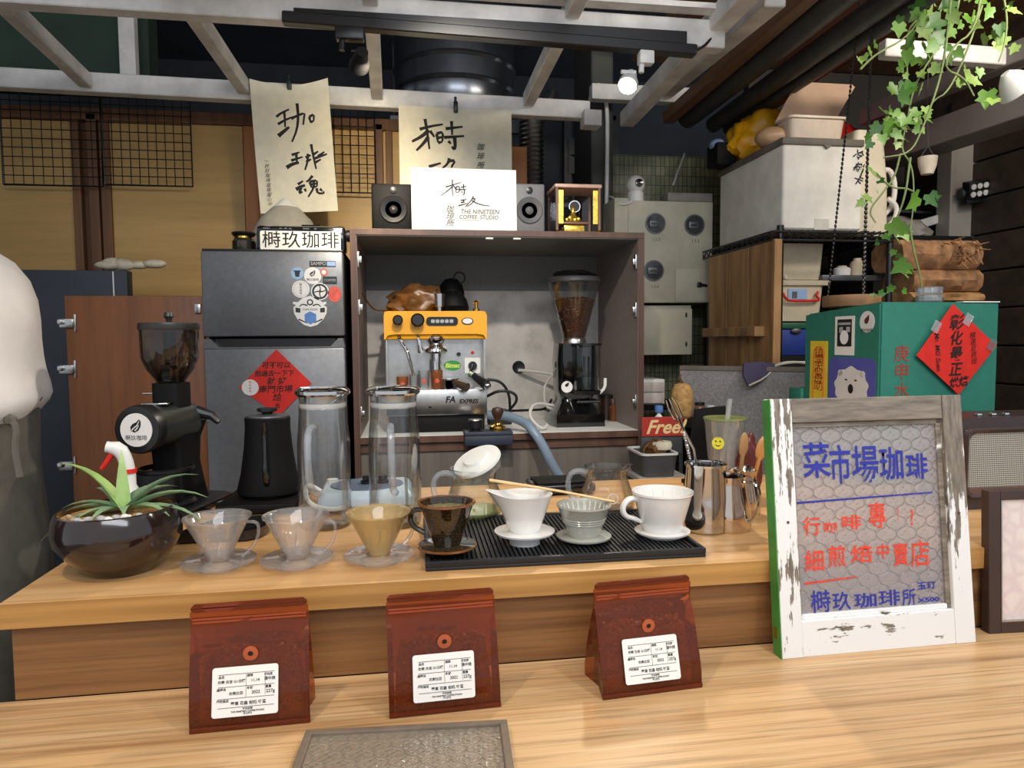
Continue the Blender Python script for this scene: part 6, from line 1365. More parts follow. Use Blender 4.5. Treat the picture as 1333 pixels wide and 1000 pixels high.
q = B(); q.lathe([(.001, .170), (.010, .170), (.011, .174), (.021, .178), (.021, .184), (.001, .186)], seg=24); q.out('lid_knob', M['black'], kt)
q = B(); q.tube([(.006, -.056, .025), (.006, -.068, .05), (.005, -.062, .10), (.004, -.056, .135), (.004, -.066, .160)], [.007, .006, .0045, .0042, .004], 10, 2); q.out('gooseneck_spout', M['black_gloss'], kt)
q = B(); q.tube([(.0, .046, .15), (0, .085, .15), (0, .095, .12), (0, .085, .07)], .009, 10, 2); q.out('handle', M['black'], kt)
p = on(286, 700)
sl = thing('coffee_scale', 'black low coffee scale on the counter behind the clear drippers', 'scale', p, -.02)
q = B(); q.prismz([(-.068, -.036), (.055, -.036), (.075, -.022), (.082, .0), (.082, .075), (-.02, .075)], .003, .020); 
q.out('scale_body', M['black_gloss'], sl); B().prismz([(-.045, -.024), (.050, -.024), (.070, -.008), (.072, .066), (-.012, .066)], .020, .0225).out('weighing_plate', M['black_matt'], sl)
q = B(); q.cb((.028, -.0365, .012), (.05, .001, .008)); q.out('display', M['black'], sl, 0); B().prismz([(-.06, -.030), (.05, -.030), (.07, .06), (-.012, .06)], 0, .003).out('foot_pad', M['rubber'], sl)

# --- blue white hot plate, wood block, tumbler
hp = thing('hot_plate', 'pale blue white hot plate with oval grey disc, seen through the pitchers', 'hot plate', on(478, 660), .03)
q = B(); q.rings([[Vector((x, y, z)) for x, y in rrect(-.098+i, .098-i, -.055+i, .105-i, .012)] for i, z in ((.006, .010), (.0, .014), (-.0, .030), (.008, .042), (.010, .043))]); q.out('plate_case', mk('pale_blue_enamel', (206, 224, 236), .3, var=.02), hp)
q = B(); q.lathe([(.001, .043), (.070, .043), (.069, .0455), (.001, .0455)], (0, .027, 0), 40, sx=1.12, sy=.92); q.out('oval_disc', mk('blue_grey_disc', (104, 118, 142), .4), hp)
for x in (.0, .034):
    q = B(); q.lathe([(.001, 0), (.014, 0), (.014, .006), (.010, .008), (.009, .016), (.001, .016)], (x, .030, .0455), 20); q.out('knob', M['black_gloss'], hp)
q = B(); q.lathe([(.001, .043), (.012, .043), (.012, .052), (.001, .052)], (-.075, .06, 0), 20); q.out('white_cap', M['white'], hp)
q = B(); q.tube([(-.098, .03, .032), (-.125, .03, .05), (-.128, .0, .04), (-.115, -.05, .022), (-.07, -.065, .012), (-.04, -.060, .016)], .005, 8, 3); q.out('white_cord', M['white'], hp)
for sx in (-.08, .08):
    for sy in (-.04, .08): B().cyl((sx, sy, 0), (sx, sy, .011), .008, seg=10).out('foot', M['rubber'], hp)
p = on(536, 680); tg = thing('clear_tumbler', 'small clear tumbler just right of the right pitcher, before the hot plate', 'glass', (p.x+.004, p.y+.03, UC))
B().lathe([(.001, 0), (.015, 0), (.0175, .085), (.0163, .085), (.014, .008), (.001, .008)], seg=28).out('glass_body', M['glass'], tg)

# --- grinder at the left
gp = on(218, 668)
gn = thing('barrel_grinder', 'black barrel coffee grinder with clear hopper at the left end of the counter', 'coffee grinder', (gp.x, gp.y+.02, UC), -.25)
kk_ = S(gp.y)*1.0
q = B(); q.rings([[Vector((x, y, z)) for x, y in rrect(-.07+i, .075-i, -.075+i, .13-i, .02)] for i, z in ((.0, 0), (-.002, .004), (-.002, .013), (.006, .017))]); q.out('base_plate', M['black'], gn)
q = B(); q.lathe([(.001, .017), (.056, .017), (.058, .022), (.052, .030), (.038, .034), (.001, .034)], (-.0, -.01, 0), 32); q.lathe([(.050, .086), (.055, .089), (.055, .095), (.050, .097)], (0, -.01, 0), 32, None, True); q.out('catch_ring', M['black'], gn)
q = B(); q.rings([[Vector((x*s, y*s2+.03, z)) for x, y in rrect(-1, 1, -1, 1, .35)] for s, s2, z in ((.046, .055, .017), (.040, .050, .05), (.034, .042, .10), (.036, .045, .15), (.044, .06, .185))]); q.out('column', M['black_matt'], gn)
q = B(); q.rings([[Vector((x, y, z)) for x, y in rrect(-.052, .052, -.075, -.03, .012)] for z in (.034, .088)]); q.out('grounds_drawer', M['black'], gn)
bz = .185; BM = Matrix.Translation((0, -.10, bz)) @ Matrix.Rotation(-PI/2, 4, 'X')
q = B(); q.lathe([(.001, 0), (.044, 0), (.048, .004), (.048, .03), (.045, .034), (.045, .15), (.040, .17), (.030, .20), (.001, .205)], seg=40, mx=BM); q.out('barrel', mk('dark_grey_green_cast', (48, 52, 50), .3, .3, var=.05), gn)
q = B(); q.lathe([(.036, -.002), (.046, -.001), (.0485, .006), (.0485, .024), (.036, .024)], seg=40, mx=BM, loop=True); q.out('face_ring', M['black'], gn)
FM = Matrix.Translation((0, -.1025, bz))
o = B().prism(disc(.033, 32), -.0006, .0015, FM).out('face_sticker', M['stk_w'], gn, 0, label='white round sticker with a feathered bean emblem')
q = B(); bean(q, 0, bz+.008, .021, -.1033); q.out('emblem', M['ink'], o, 0); q = B(); beanlight(q, 0, bz+.008, .021, -.1036); q.out('emblem_line', M['stk_w'], o, 0)
text(o, '榯玖咖啡', .0115, M['ink'], (0, -.1036, bz-.016))
q = B(); q.lathe([(.001, 0), (.014, 0), (.012, .03), (.001, .032)], (0, .10, bz), 16, Matrix.Rotation(-PI/2, 4, 'X')); q.out('rear_cap', M['black'], gn); q = B(); q.tube([(.03, .06, bz+.02), (.06, .07, bz+.01), (.075, .07, bz-.005)], [.014, .006], 10); q.out('adjust_lever', M['black'], gn)
q = B(); q.rings([[Vector((x, y, z)) for x, y in rrect(-.030, .030, .02-.030, .02+.030, .012)] for z in (bz+.035, bz+.062, bz+.085)]); q.out('hopper_neck', M['black_matt'], gn)
q = B(); q.cyl((-.028, .02, bz+.062), (-.062, .015, bz+.062), .0022, seg=8); q.out('shut_off_pin', M['steel_b'], gn)
q = B(); q.cb((-.0, -.03, bz+.046), (.05, .05, .004), .0015, (0, 0, .3)); q.out('maker_plate', M['steel'], gn)
z0 = bz+.083
q = B(); q.lathe([(.029, z0), (.030, z0+.008), (.046, z0+.030), (.056, z0+.055), (.0575, z0+.115), (.0565, z0+.115), (.055, z0+.055), (.045, z0+.031), (.028, z0+.008)], (0, .02, 0), 40); q.out('clear_hopper', glass('smoky_hopper', (.62, .60, .58), (.5, .48, .46), 1.6), gn)
q = B(); q.lathe([(.001, z0+.113), (.059, z0+.113), (.0605, z0+.118), (.0585, z0+.128), (.001, z0+.130)], (0, .02, 0), 40); q.lathe([(.001, z0+.128), (.006, z0+.128), (.006, z0+.136), (.010, z0+.142), (.008, z0+.150), (.001, z0+.151)], (0, .02, 0), 16); q.out('hopper_lid', mk('dark_lid', (40, 38, 38), .3), gn)
q = B(); q.lathe([(.001, z0+.004), (.026, z0+.004), (.03, z0+.018), (.012, z0+.034), (.012, z0+.110), (.001, z0+.110)], (0, .02, 0), 24); q.out('hopper_core', M['black'], gn)

# --- plant pot
pp_ = on(146, 748)
po = thing('plant_pot', 'dark brown glazed bowl pot with succulent at the left end of the counter', 'potted plant', (pp_.x, 1.160, UC))
M['pot'] = mk('dark_brown_glaze', (34, 22, 20), .14, var=.25, ns=18, coat=.6)
q = B(); q.lathe([(.001, 0), (.048, 0), (.052, .004), (.072, .022), (.090, .050), (.0925, .070), (.088, .088), (.084, .097), (.080, .098), (.080, .090), (.082, .078), (.001, .076)], seg=56)
for v in q.b.verts: v.co += Vector((.012*(1-v.co.z/.1)*.5, 0, .010*v.co.x*v.co.z/.1*1.0))
q.out('bowl', M['pot'], po)
q = B(); q.lathe([(.001, .0895), (.03, .0895), (.06, .088), (.081, .086), (.081, .082), (.001, .08)], seg=36); q.out('sand', mk('ochre_sand', (186, 146, 88), .9, var=.3, ns=180, bump=1, bs=300), po)
rnd = random.Random(2)
for i, (x, y, s, c) in enumerate(((-.030, -.060, .008, 0), (-.018, -.058, .010, 0), (.0, -.052, .011, 2), (.012, -.058, .008, 1), (.030, -.045, .010, 1), (.038, -.05, .007, 1), (-.040, -.048, .007, 2), (.018, -.044, .009, 0), (-.055, -.03, .007, 2), (-.022, -.066, .006, 1), (.045, -.032, .007, 0), (-.010, -.045, .008, 2))):
    q = B(); q.ico((0, 0, 0), (s*.95, s*.8, s*.55), 2, (rnd.random(), rnd.random(), rnd.random()*3)); 
    q.out('pebble', (M['stk_grey'], M['white'], mk('tan_pebble', (176, 150, 120), .6) if i == 6 else bpy.data.materials.get('tan_pebble') or M['stk_grey'])[c], po, loc=(x, y, .092))
t = NT('aloe_leaf_green'); v = t.co(kind='Generated'); sp_ = t.new('ShaderNodeSeparateXYZ'); t.l.new(v, sp_.inputs[0]); t.set(Roughness=.4)
t.base(t.mixc(.35, t.ramp(t.noise(t.co(), 30, 3), [(.35, (74, 112, 62)), (.65, (132, 164, 100))]), (140, 160, 150))); M['aloe'] = t.m
M['aloe2'] = mk('pale_aloe_leaf', (150, 182, 104), .4, var=.12, ns=25)
leaves = [(2.95, .98, .125, 1.05, 1), (1.9, 1.38, .095, .9, 1), (.35, .74, .118, 1.1, 0), (.10, .44, .125, 1.05, 0), (-.14, .16, .13, .95, 0), (3.05, .22, .11, .8, 0), (3.5, .05, .115, .75, 0), (3.3, .45, .085, .8, 0), (.75, .6, .09, 1, 0), (-.45, .30, .09, 1, 0), (2.5, .65, .085, 1, 0), (-1.2, .40, .06, 1, 0), (-1.9, .32, .07, 1, 0), (1.2, .6, .085, 1, 0), (3.9, .3, .07, .8, 0)]
for az, el, ln_, wd_, pale in leaves:
    q = B(); R = []
    for i in range(8):
        t0 = i/7; w_ = .012*wd_*(1-t0**1.6)*(1 if i else .8)+.0006; e2 = el-.35*t0*t0*(1 if el < 1 else .2)
        r0 = ln_*t0; P = Vector((r0*math.cos(e2), 0, r0*math.sin(e2)+.004)); nx_ = Vector((-math.sin(e2), 0, math.cos(e2)))
        R.append([P+Vector((0, w_, 0))+nx_*w_*.35, P+Vector((0, w_*.5, 0))-nx_*w_*.15, P-nx_*w_*.25, P+Vector((0, -w_*.5, 0))-nx_*w_*.15, P+Vector((0, -w_, 0))+nx_*w_*.35, P+nx_*w_*.12])
    q.rings(R); q.out('succulent_leaf', M['aloe2'] if pale else M['aloe'], po, 60, loc=(.008, .006, .089), rot=(0, 0, az))
# --- spray bottle and grey plastic cover behind the pot
p = on(158, 672, UC); sp = thing('spray_bottle', 'white spray bottle with red trigger behind the succulent', 'spray bottle', (at(167, 640, Y=1.42).x, 1.42, UC), .15)
zt7 = at(160, 575, Y=1.42).z-UC
q = B(); q.lathe([(.001, 0), (.034, 0), (.036, .01), (.036, zt7*.22), (.024, zt7*.38), (.0145, zt7*.50), (.0145, zt7*.68), (.001, zt7*.68)], seg=28); q.out('bottle_body', M['white'], sp)
q = B(); q.lathe([(.0155, zt7*.64), (.0165, zt7*.64), (.0165, zt7*.69), (.0155, zt7*.69)], seg=24, loop=True); q.out('red_collar', M['red_paper'], sp)
q = B(); q.tube([(0, 0, zt7*.66), (-.002, 0, zt7*.80), (-.012, 0, zt7*.92), (-.034, 0, zt7*.95)], [.014, .013, .014, .011], 12, 1); q.out('spray_head', M['white'], sp)
q = B(); q.tube([(-.024, 0, zt7*.88), (-.034, 0, zt7*.78), (-.044, 0, zt7*.70)], [.006, .004], 8, 1); q.out('red_trigger', M['red_paper'], sp)
p = on(112, 680, UC); gc = thing('grey_plastic_shell', 'grey plastic curved shell with slots behind the plant pot', 'plastic shell', (-.508, 1.335, UC), .1); gc.scale = (.82, .82, .92)
q = B(); hp2 = [(.078*math.cos(PI*i/14), .062*math.sin(PI*i/14)**.75+.001) for i in range(15)]
q.rings([[Vector((x*k3, y, z*k3)) for x, z in hp2] for y, k3 in ((-.036, .80), (-.034, .9), (-.026, .98), (.0, 1.0), (.03, .97), (.036, .85))]); q.out('shell_body', mk('lavender_grey_plastic', (170, 170, 182), .35, var=.04), gc)
q = B()
for i, (x, z, w_) in enumerate(((-.03, .044, .03), (.005, .047, .04), (-.035, .030, .02), (.02, .034, .05))): q.cb((x*.9, -.0365, z*.85), (w_, .002, .004), .001, (0, -.3+.15*i, 0))
q.out('slots', M['black'], gc)

# --- steel jug, spoon-fork, milk jugs, cup, bag
p = on(918, 690)
sj = thing('steel_jug', 'tall polished steel cup with rolled rim at the right of the bar mat', 'jug', (p.x, p.y+.0, UC), 0)
q = B(); q.lathe([(.001, 0), (.0365, 0), (.040, .004), (.0385, .06), (.0355, .118), (.0372, .1235), (.0345, .1245), (.0335, .118), (.0365, .06), (.037, .005), (.001, .004)], seg=48); q.out('cup_body', M['steel'], sj)
q = B(); q.lathe([(.035, .1225), (.0385, .1215), (.0388, .1255), (.035, .1262)], seg=48, loop=True); q.out('rolled_rim', M['chrome'], sj)
bf = thing('bar_fork', 'long steel bar fork with twisted stem standing in the polished steel cup', 'bar fork', sj.location)
a = Vector((.006, .010, .006)); e0 = at(903, 585, Y=sj.location.y+.0)-sj.location; e1 = at(889, 558, Y=sj.location.y)-sj.location; e2 = at(871, 519, Y=sj.location.y)-sj.location
q = B(); n = 60
q.tube([a, e0, e1], .0026, 8)
for i in range(26):
    P = a.lerp(e1, .45+.53*i/26); q.ico(P, (.0042, .0042, .0024), 1, (.5, -.5, i*.7))
q.out('twisted_stem', M['steel_b'], bf)
d_f = (e2-e1).normalized(); sd_ = Vector((d_f.z, 0, -d_f.x))
q = B(); q.tube([e1-d_f*.004, e1+d_f*.010, e1+d_f*.024], [.003, .008, .009], 8, flat=.35)
for s in (-1, 0, 1): q.tube([e1+d_f*.020+sd_*s*.007, e1+d_f*.045+sd_*s*.0085, e2+sd_*s*.006], [.0026, .0016], 6)
q.out('fork_head', M['steel'], bf)
def milkjug(label, px, py, s, rot):
    p = on(px, py); t_ = thing('milk_jug', label, 'milk jug', (p.x, p.y, UC), rot, 'steel milk jugs')
    q = B(); R = []
    for r, z, sp2 in ((.001, 0, 0), (.033, 0, 0), (.035, .004, 0), (.034, .03, 0), (.026, .065, 0), (.025, .078, .15), (.0262, .085, .5), (.0250, .085, .5), (.0238, .078, .15), (.025, .065, 0), (.033, .03, 0), (.033, .005, 0), (.001, .003, 0)):
        R.append([Vector((s*r*(1+sp2*math.exp(-((a3 if a3 < PI else a3-2*PI)/.5)**2))*math.cos(a3), s*r*math.sin(a3), s*(z+.006*sp2*math.exp(-((a3 if a3 < PI else a3-2*PI)/.5)**2)))) for a3 in [2*PI*m/40 for m in range(40)]])
    q.rings(R); q.out('jug_body', mk('wood_tinted_steel', (214, 200, 186), .1, 1, var=0), t_)  # tan tint in the steel colour stands in for reflected wood
    q = B(); q.tube([(-.026*s, 0, .078*s), (-.046*s, 0, .080*s), (-.052*s, 0, .06*s), (-.048*s, 0, .03*s), (-.036*s, 0, .016*s)], .0042*s, 8, 2, flat=.6); q.out('handle', M['steel'], t_); return t_
milkjug('warm reflecting steel milk jug right in front of the polished cup', 948, 688, 1.18, 2.2)
p = on(972, 672); mj = milkjug('steel milk jug holding wooden spoons, behind the window sign', 966, 668, 1.05, .8); 
M['spoonwood'] = mk('honey_spoon_wood', (186, 128, 70), .4, var=.12, ns=20)
for k2, (dx, hz_, lab, kind_) in enumerate(((-.010, .155, 'flat grey brown wooden spatula in the milk jug', 0), (.010, .150, 'honey coloured wooden spoon in the milk jug, nearest the sign', 1))):
    t_ = thing('wooden_spoon', lab, 'spoon', mj.location+Vector((dx, .004, .006)), (0, .10+.16*k2, 0), 'wooden spoons in the jug')
    q = B(); q.tube([(0, 0, 0), (0, 0, hz_*.6), (0, 0, hz_*.75)], [.004, .0045], 8); q.ball((0, 0, hz_*.86), (.013 if kind_ else .010, .005, .026), 14); q.out('spoon_body', M['spoonwood'] if kind_ else M['plank'], t_)
p = on(948, 655)
pc = thing('plastic_cup', 'clear plastic takeaway cup with straw and yellow smiley stickers beside the black board', 'cup', (at(943, 600, Y=1.5).x, 1.50, UC))
zt8 = at(940, 545, Y=1.50).z-UC; rt8 = .046
q = B(); q.lathe([(.001, 0), (.029, 0), (.031, .004), (rt8, zt8), (rt8-.0008, zt8), (.030, .005), (.001, .004)], seg=40); q.out('cup_body', M['plastic_clear'], pc)
q = B(); q.lathe([(rt8-.001, zt8-.002), (rt8+.0025, zt8-.001), (rt8+.0025, zt8+.003), (rt8-.001, zt8+.003)], seg=40, loop=True); q.lathe([(.001, zt8-.001), (rt8, zt8+.001), (rt8, zt8+.002), (.001, zt8)], seg=40); q.out('film_lid', glass('greenish_film', (.84, .88, .66), (.7, .78, .45), 1.2, .25, (196, 206, 140)), pc)
q = B(); q.cyl((-.014, 0, .012), (.012, .0, zt8+.045), .006, seg=14); q.out('straw', glass('milky_straw', (.85, .85, .84), (.7, .7, .7), 1, .3), pc)
for k2, a3 in enumerate((-2.35, -.90)):
    z7 = zt8*.70; r7 = .031+(rt8-.031)*.70; MM = Matrix.Rotation(a3+PI/2, 4, 'Z') @ Matrix.Translation((0, -r7-.0010, z7)) @ Matrix.Rotation(-.08, 4, 'X')
    o = B().prism(disc(.014, 22), -.0006, .0, MM).out('smiley_sticker', mk('yellow_sticker', (224, 220, 60), .5, var=.02) if k2 == 0 else bpy.data.materials['yellow_sticker'], pc, 0)
    q = B()
    for s in (-1, 1): q.prism([(s*.005+x, .004+z) for x, z in disc(.002, 8)], -.0012, -.0006, MM)
    q2 = [(-.007, -.002), (-.003, -.007), (.003, -.007), (.007, -.002)]
    q.prism(q2+[(.002, -.0052), (-.002, -.0052)], -.0012, -.0006, MM); q.out('smile', M['ink'], o, 0)
blob('maroon_pouch', 'dark red brown foil pouch standing between the plastic cup and the sign', 'pouch', (at(972, 640, Y=1.44).x+.004, 1.44, UC), (.028, .018, .085), mk('maroon_foil', (92, 40, 36), .25, var=.1), 8, .18)

# ================================================================== ON THE CUSTOMER COUNTER
# --- window sash sign
A, C = at(1019, 859, Z=LC), at(1271, 836.5, Z=LC)
yaw = math.atan2(C.y-A.y, C.x-A.x); wsg = (C-A).length
T = at(993, 520, Y=A.y+.048); lean = math.atan2(.048, T.z-LC); hs = math.hypot(.048, T.z-LC)
sg = thing('window_sash_sign', 'weathered white and green wooden window sash with patterned glass and marker writing', 'sign', A, (-lean, 0, yaw))
th = .024
t = NT('peeling_white_paint'); 
def peel(name, sc_, lo, hi, seed, gr=0, g0=.2):
    t = NT(name); t.set(Roughness=.6); v = t.co(sc_); n1 = t.noise(v, 1, 6, .6); n2 = t.noise(t.co(tuple(q_*2.6 for q_ in sc_)), 1, 5, .65)
    wdc = t.ramp(n2, [(.35, (96, 88, 78)), (.65, (142, 132, 118))]); 
    if gr:
        tc = t.new('ShaderNodeTexCoord'); sx_ = t.new('ShaderNodeSeparateXYZ'); t.l.new(tc.outputs['Object'], sx_.inputs[0]); ma_ = t.new('ShaderNodeMath', operation='MULTIPLY_ADD'); t.l.new(sx_.outputs[2], ma_.inputs[0]); ma_.inputs[1].default_value = -gr; ma_.inputs[2].default_value = gr*g0
        ad = t.new('ShaderNodeMath', operation='ADD'); t.l.new(n1, ad.inputs[0]); t.l.new(ma_.outputs[0], ad.inputs[1]); n1 = ad.outputs[0]
    m_ = t.ramp(n1, [(lo, (0, 0, 0)), (hi, (255, 255, 255))])
    t.base(t.mixc(m_, wdc, (232, 232, 230))); t.bump(m_, .25, .002); return t.m
M['peel_v'] = peel('peeling_paint_upright', (70, 70, 12), .455, .48, 0, .16, .30); M['peel_h'] = peel('bare_weathered_rail', (5, 30, 40), .66, .72, 0); M['peel_b'] = peel('white_bottom_rail', (14, 30, 40), .38, .41, 0)
M['peel_r'] = peel('half_bare_upright', (55, 55, 10), .47, .50, 0, 1.1, .21)
M['sgreen'] = mk('bright_green_paint', (66, 142, 62), .45, var=.12, ns=14)
sl_w = .036*wsg/.345; sr_w = .036*wsg/.345; bt = .058*hs/.42; tp_ = .040*hs/.42
B().box(0, sl_w, 0, th, 0, hs, .0015).out('left_stile', M['peel_v'], sg, 0)
B().box(wsg-sr_w, wsg, 0, th, 0, hs, .0015).out('right_stile', M['peel_r'], sg, 0)
B().box(sl_w, wsg-sr_w, .0015, th, 0, bt, .0015).out('bottom_rail', M['peel_b'], sg, 0)
B().box(sl_w, wsg-sr_w, .0015, th, hs-tp_, hs, .0015).out('top_rail', M['peel_h'], sg, 0)
B().box(-.0016, -.0002, .0008, th, .001, hs-.001).out('green_edge', M['sgreen'], sg, 0)
B().box(.001, wsg-.001, .004, th-.001, -.0008, 0).out('green_bottom', M['sgreen'], sg, 0)
for x in (sl_w*.55, wsg-sr_w*.5): B().cyl((x, -.0012, hs*.52), (x, .002, hs*.52), .0022, seg=10).out('nail', M['ply_brown'], sg)
for (xa, xb, za, zb) in ((sl_w, sl_w+.005, bt, hs-tp_), (wsg-sr_w-.009, wsg-sr_w, bt, hs-tp_), (sl_w, wsg-sr_w, bt, bt+.008), (sl_w, wsg-sr_w, hs-tp_-.008, hs-tp_)):
    B().box(xa, xb, .007, .016, za, zb, .001).out('glazing_bead', M['peel_h'] if xb-xa < .02 or za > .2 else M['peel_b'], sg, 0)
B().box(-.004, .0, .010, .016, .030, .046).out('brass_hook', M['brass'], sg)
GP = 0.036
def floral(t):
    v = t.co((1, 1, 1)); sp3 = t.new('ShaderNodeSeparateXYZ'); t.l.new(v, sp3.inputs[0])
    def mth(op, a, b=None, c=None):
        x = t.new('ShaderNodeMath', operation=op)
        for i, q in enumerate((a, b, c)):
            if q is None: continue
            if hasattr(q, 'links'): t.l.new(q, x.inputs[i])
            else: x.inputs[i].default_value = q
        return x.outputs[0]
    X, Y = sp3.outputs[0], (sp3.outputs[2] if not getattr(t, 'flat', 0) else sp3.outputs[1])
    u = mth('ADD', X, Y); w_ = mth('SUBTRACT', X, Y)
    f1 = mth('ABSOLUTE', mth('SINE', mth('MULTIPLY', u, PI/GP))); f2 = mth('ABSOLUTE', mth('SINE', mth('MULTIPLY', w_, PI/GP)))
    # wavy quatrefoil lines plus small petals inside each cell
    wob = mth('MULTIPLY', mth('SINE', mth('MULTIPLY', w_, 2*PI/GP)), .28); f1b = mth('ABSOLUTE', mth('SINE', mth('ADD', mth('MULTIPLY', u, PI/GP), wob)))
    wob2 = mth('MULTIPLY', mth('SINE', mth('MULTIPLY', u, 2*PI/GP)), .28); f2b = mth('ABSOLUTE', mth('SINE', mth('ADD', mth('MULTIPLY', w_, PI/GP), wob2)))
    ln_ = mth('MINIMUM', f1b, f2b); ridge = mth('SUBTRACT', 1.0, mth('MINIMUM', mth('MULTIPLY', ln_, 4.5), 1.0))
    pet = mth('MULTIPLY', mth('SINE', mth('MULTIPLY', X, 6*PI/GP)), mth('SINE', mth('MULTIPLY', Y, 6*PI/GP)))
    cell = mth('MULTIPLY', f1, f2); return mth('ADD', ridge, mth('MULTIPLY', mth('MULTIPLY', pet, cell), .45))
M['pglass'] = glass('patterned_sash_glass', (.84, .83, .84), (.75, .75, .76), 1.6, .34, (214, 206, 206), (floral, 1.0), 1.5, .12)
gl_ = B().box(sl_w+.001, wsg-sr_w-.001, .011, .015, bt+.001, hs-tp_-.001).out('patterned_pane', M['pglass'], sg, 0)
xg0, xg1 = sl_w+.006, wsg-sr_w-.010; gwid = xg1-xg0
def pxs(px, py):                                                  # a spot on the pane
    q = at(px, py, Y=A.y+.05); return q
inv = (Matrix.Translation(A) @ Euler((-lean, 0, yaw)).to_matrix().to_4x4()).inverted()
def onpane(px, py):
    d = wdir(px-666.5, 500-py, FPX); o3 = inv @ CAMP; d3 = inv.to_3x3() @ d; t0 = (.0102-o3.y)/d3.y; q = o3+d3*t0; return q.x, q.z
def ptext(ch, x0_, y0_, x1_, y1_, m, bold=.0006, parent=gl_):
    a, c = onpane(x0_, y1_), onpane(x1_, y0_); hgt = c[1]-a[1]; w_ = c[0]-a[0]
    o = text(parent, ch, hgt*1.02, m, ((a[0]+c[0])/2, .0100, (a[1]+c[1])/2), bold=bold); o.scale = (w_/(hgt*(1.0 if len(ch) == 1 else len(ch)*(.62 if ch[0] == 'X' else 1.0))), 1, 1)
for ch, x0_, x1_, y0_, y1_ in (('菜', 1046, 1080, 578, 628), ('市', 1081, 1107, 582, 636), ('場', 1110, 1143, 582, 634), ('珈', 1146, 1176, 584, 630), ('琲', 1180, 1207, 592, 628)): ptext(ch, x0_, y0_, x1_, y1_, M['blue_ink'], .0008)
for ch, x0_, x1_, y0_, y1_ in (('行', 1046, 1068, 674, 700), ('咖', 1072, 1090, 680, 696), ('啡', 1095, 1121, 671, 692), ('專', 1131, 1153, 655, 692), ('!', 1166, 1172, 660, 680), ('?', 1180, 1194, 660, 690)): ptext(ch, x0_, y0_, x1_, y1_, M['red_ink'], .0004)
for ch, x0_, x1_, y0_, y1_ in (('細', 1048, 1073, 717, 748), ('煎', 1078, 1101, 711, 742), ('焙', 1108, 1136, 710, 736), ('中', 1141, 1158, 708, 730), ('賣', 1163, 1182, 708, 740), ('店', 1186, 1210, 704, 742)): ptext(ch, x0_, y0_, x1_, y1_, M['red_ink'], .0004)
for ch, x0_, x1_, y0_, y1_ in (('榯', 1056, 1081, 769, 802), ('玖', 1084, 1107, 771, 798), ('珈', 1112, 1142, 772, 794), ('琲', 1144, 1172, 768, 792), ('所', 1175, 1192, 767, 791), ('玉玎', 1194, 1218, 757, 769), ('X500', 1194, 1224, 776, 786)): ptext(ch, x0_, y0_, x1_, y1_, M['blue_ink'], .0003)
for (xa, ya, xb, yb, m) in ((1037, 655, 1214, 641, 'blue_ink'), (1047, 760, 1115, 751, 'red_ink')):
    a, c = onpane(xa, ya), onpane(xb, yb); B().ink([[(a[0], a[1]), ((a[0]+c[0])/2, (a[1]+c[1])/2), (c[0], c[1])]], .0035, .0100).out('marker_line', M[m], gl_, 0)

# --- picture frame at the right edge
A2 = at(1288, 826, Z=LC); 
pf = thing('dark_picture_frame', 'dark brown picture frame with pale floral paper at the right edge', 'picture frame', A2, (-.05, 0, -.05))
fh = at(1288, 640, Y=A2.y+.008).z-LC; fw = .22; bwid = .0215
for nm, (xa, xb, za, zb) in (('frame_bar', (0, bwid, 0, fh)), ('frame_bar', (fw-bwid, fw, 0, fh)), ('frame_bar', (bwid, fw-bwid, 0, bwid*.92)), ('frame_bar', (bwid, fw-bwid, fh-bwid*.75, fh))): B().box(xa, xb, 0, .018, za, zb, .0015).out(nm, mk('dark_walnut_frame', (62, 46, 42), .4, var=.06) if 'dark_walnut_frame' not in bpy.data.materials else bpy.data.materials['dark_walnut_frame'], pf, 0)
for (xa, xb, za, zb) in ((bwid, bwid+.002, bwid*.9, fh-bwid*.75), (bwid, fw-bwid, bwid*.9, bwid*.9+.002)): B().box(xa, xb, -.0006, .004, za, zb).out('silver_bead', M['steel_b'], pf, 0)
t = NT('floral_cream_paper'); v = t.co((1, 1, 1)); vo = t.new('ShaderNodeTexVoronoi', feature='DISTANCE_TO_EDGE'); vo.inputs['Scale'].default_value = 34; t.l.new(v, vo.inputs['Vector']); t.base(t.ramp(vo.outputs['Distance'], [(.0, (218, 202, 198)), (.16, (226, 211, 206)), (.2, (230, 216, 210))])); t.set(Roughness=.3)
B().box(bwid, fw-bwid, .005, .012, bwid*.9, fh-bwid*.75).out('picture_paper', t.m, pf, 0)
# --- glass topped tray at the bottom edge
TA, TB = at(398, 950, Z=LC+.016), at(660, 936, Z=LC+.016); 
ty = thing('glass_tray', 'dark framed tray with patterned glass lying at the front of the counter', 'tray', (TA.x, TA.y, LC), math.atan2(TB.y-TA.y, TB.x-TA.x)-.0); tw = (TB-TA).length; td = .30; bw2 = .0095
M['tray_wood'] = mk('grey_brown_tray_wood', (112, 98, 84), .5, var=.08, ns=30)
for (xa, xb, ya, yb) in ((0, tw, -bw2, 0), (0, bw2, -td+bw2, -bw2), (tw-bw2, tw, -td+bw2, -bw2), (0, tw, -td, -td+bw2)): B().box(xa, xb, ya, yb, 0, .016, .001).out('frame_bar', M['tray_wood'], ty, 0)
B().box(bw2, tw-bw2, -td+bw2, -bw2, 0, .003).out('tray_board', mk('pale_tray_board', (196, 172, 142), .6), ty, 0)
def floral2(t): t.flat = 1; return floral(t)
B().box(bw2, tw-bw2, -td+bw2, -bw2, .008, .0115).out('patterned_glass', glass('patterned_tray_glass', (.86, .85, .83), (.7, .7, .68), 2.2, .34, (206, 190, 168), (floral2, 1.0), 1.5, .05), ty, 0)

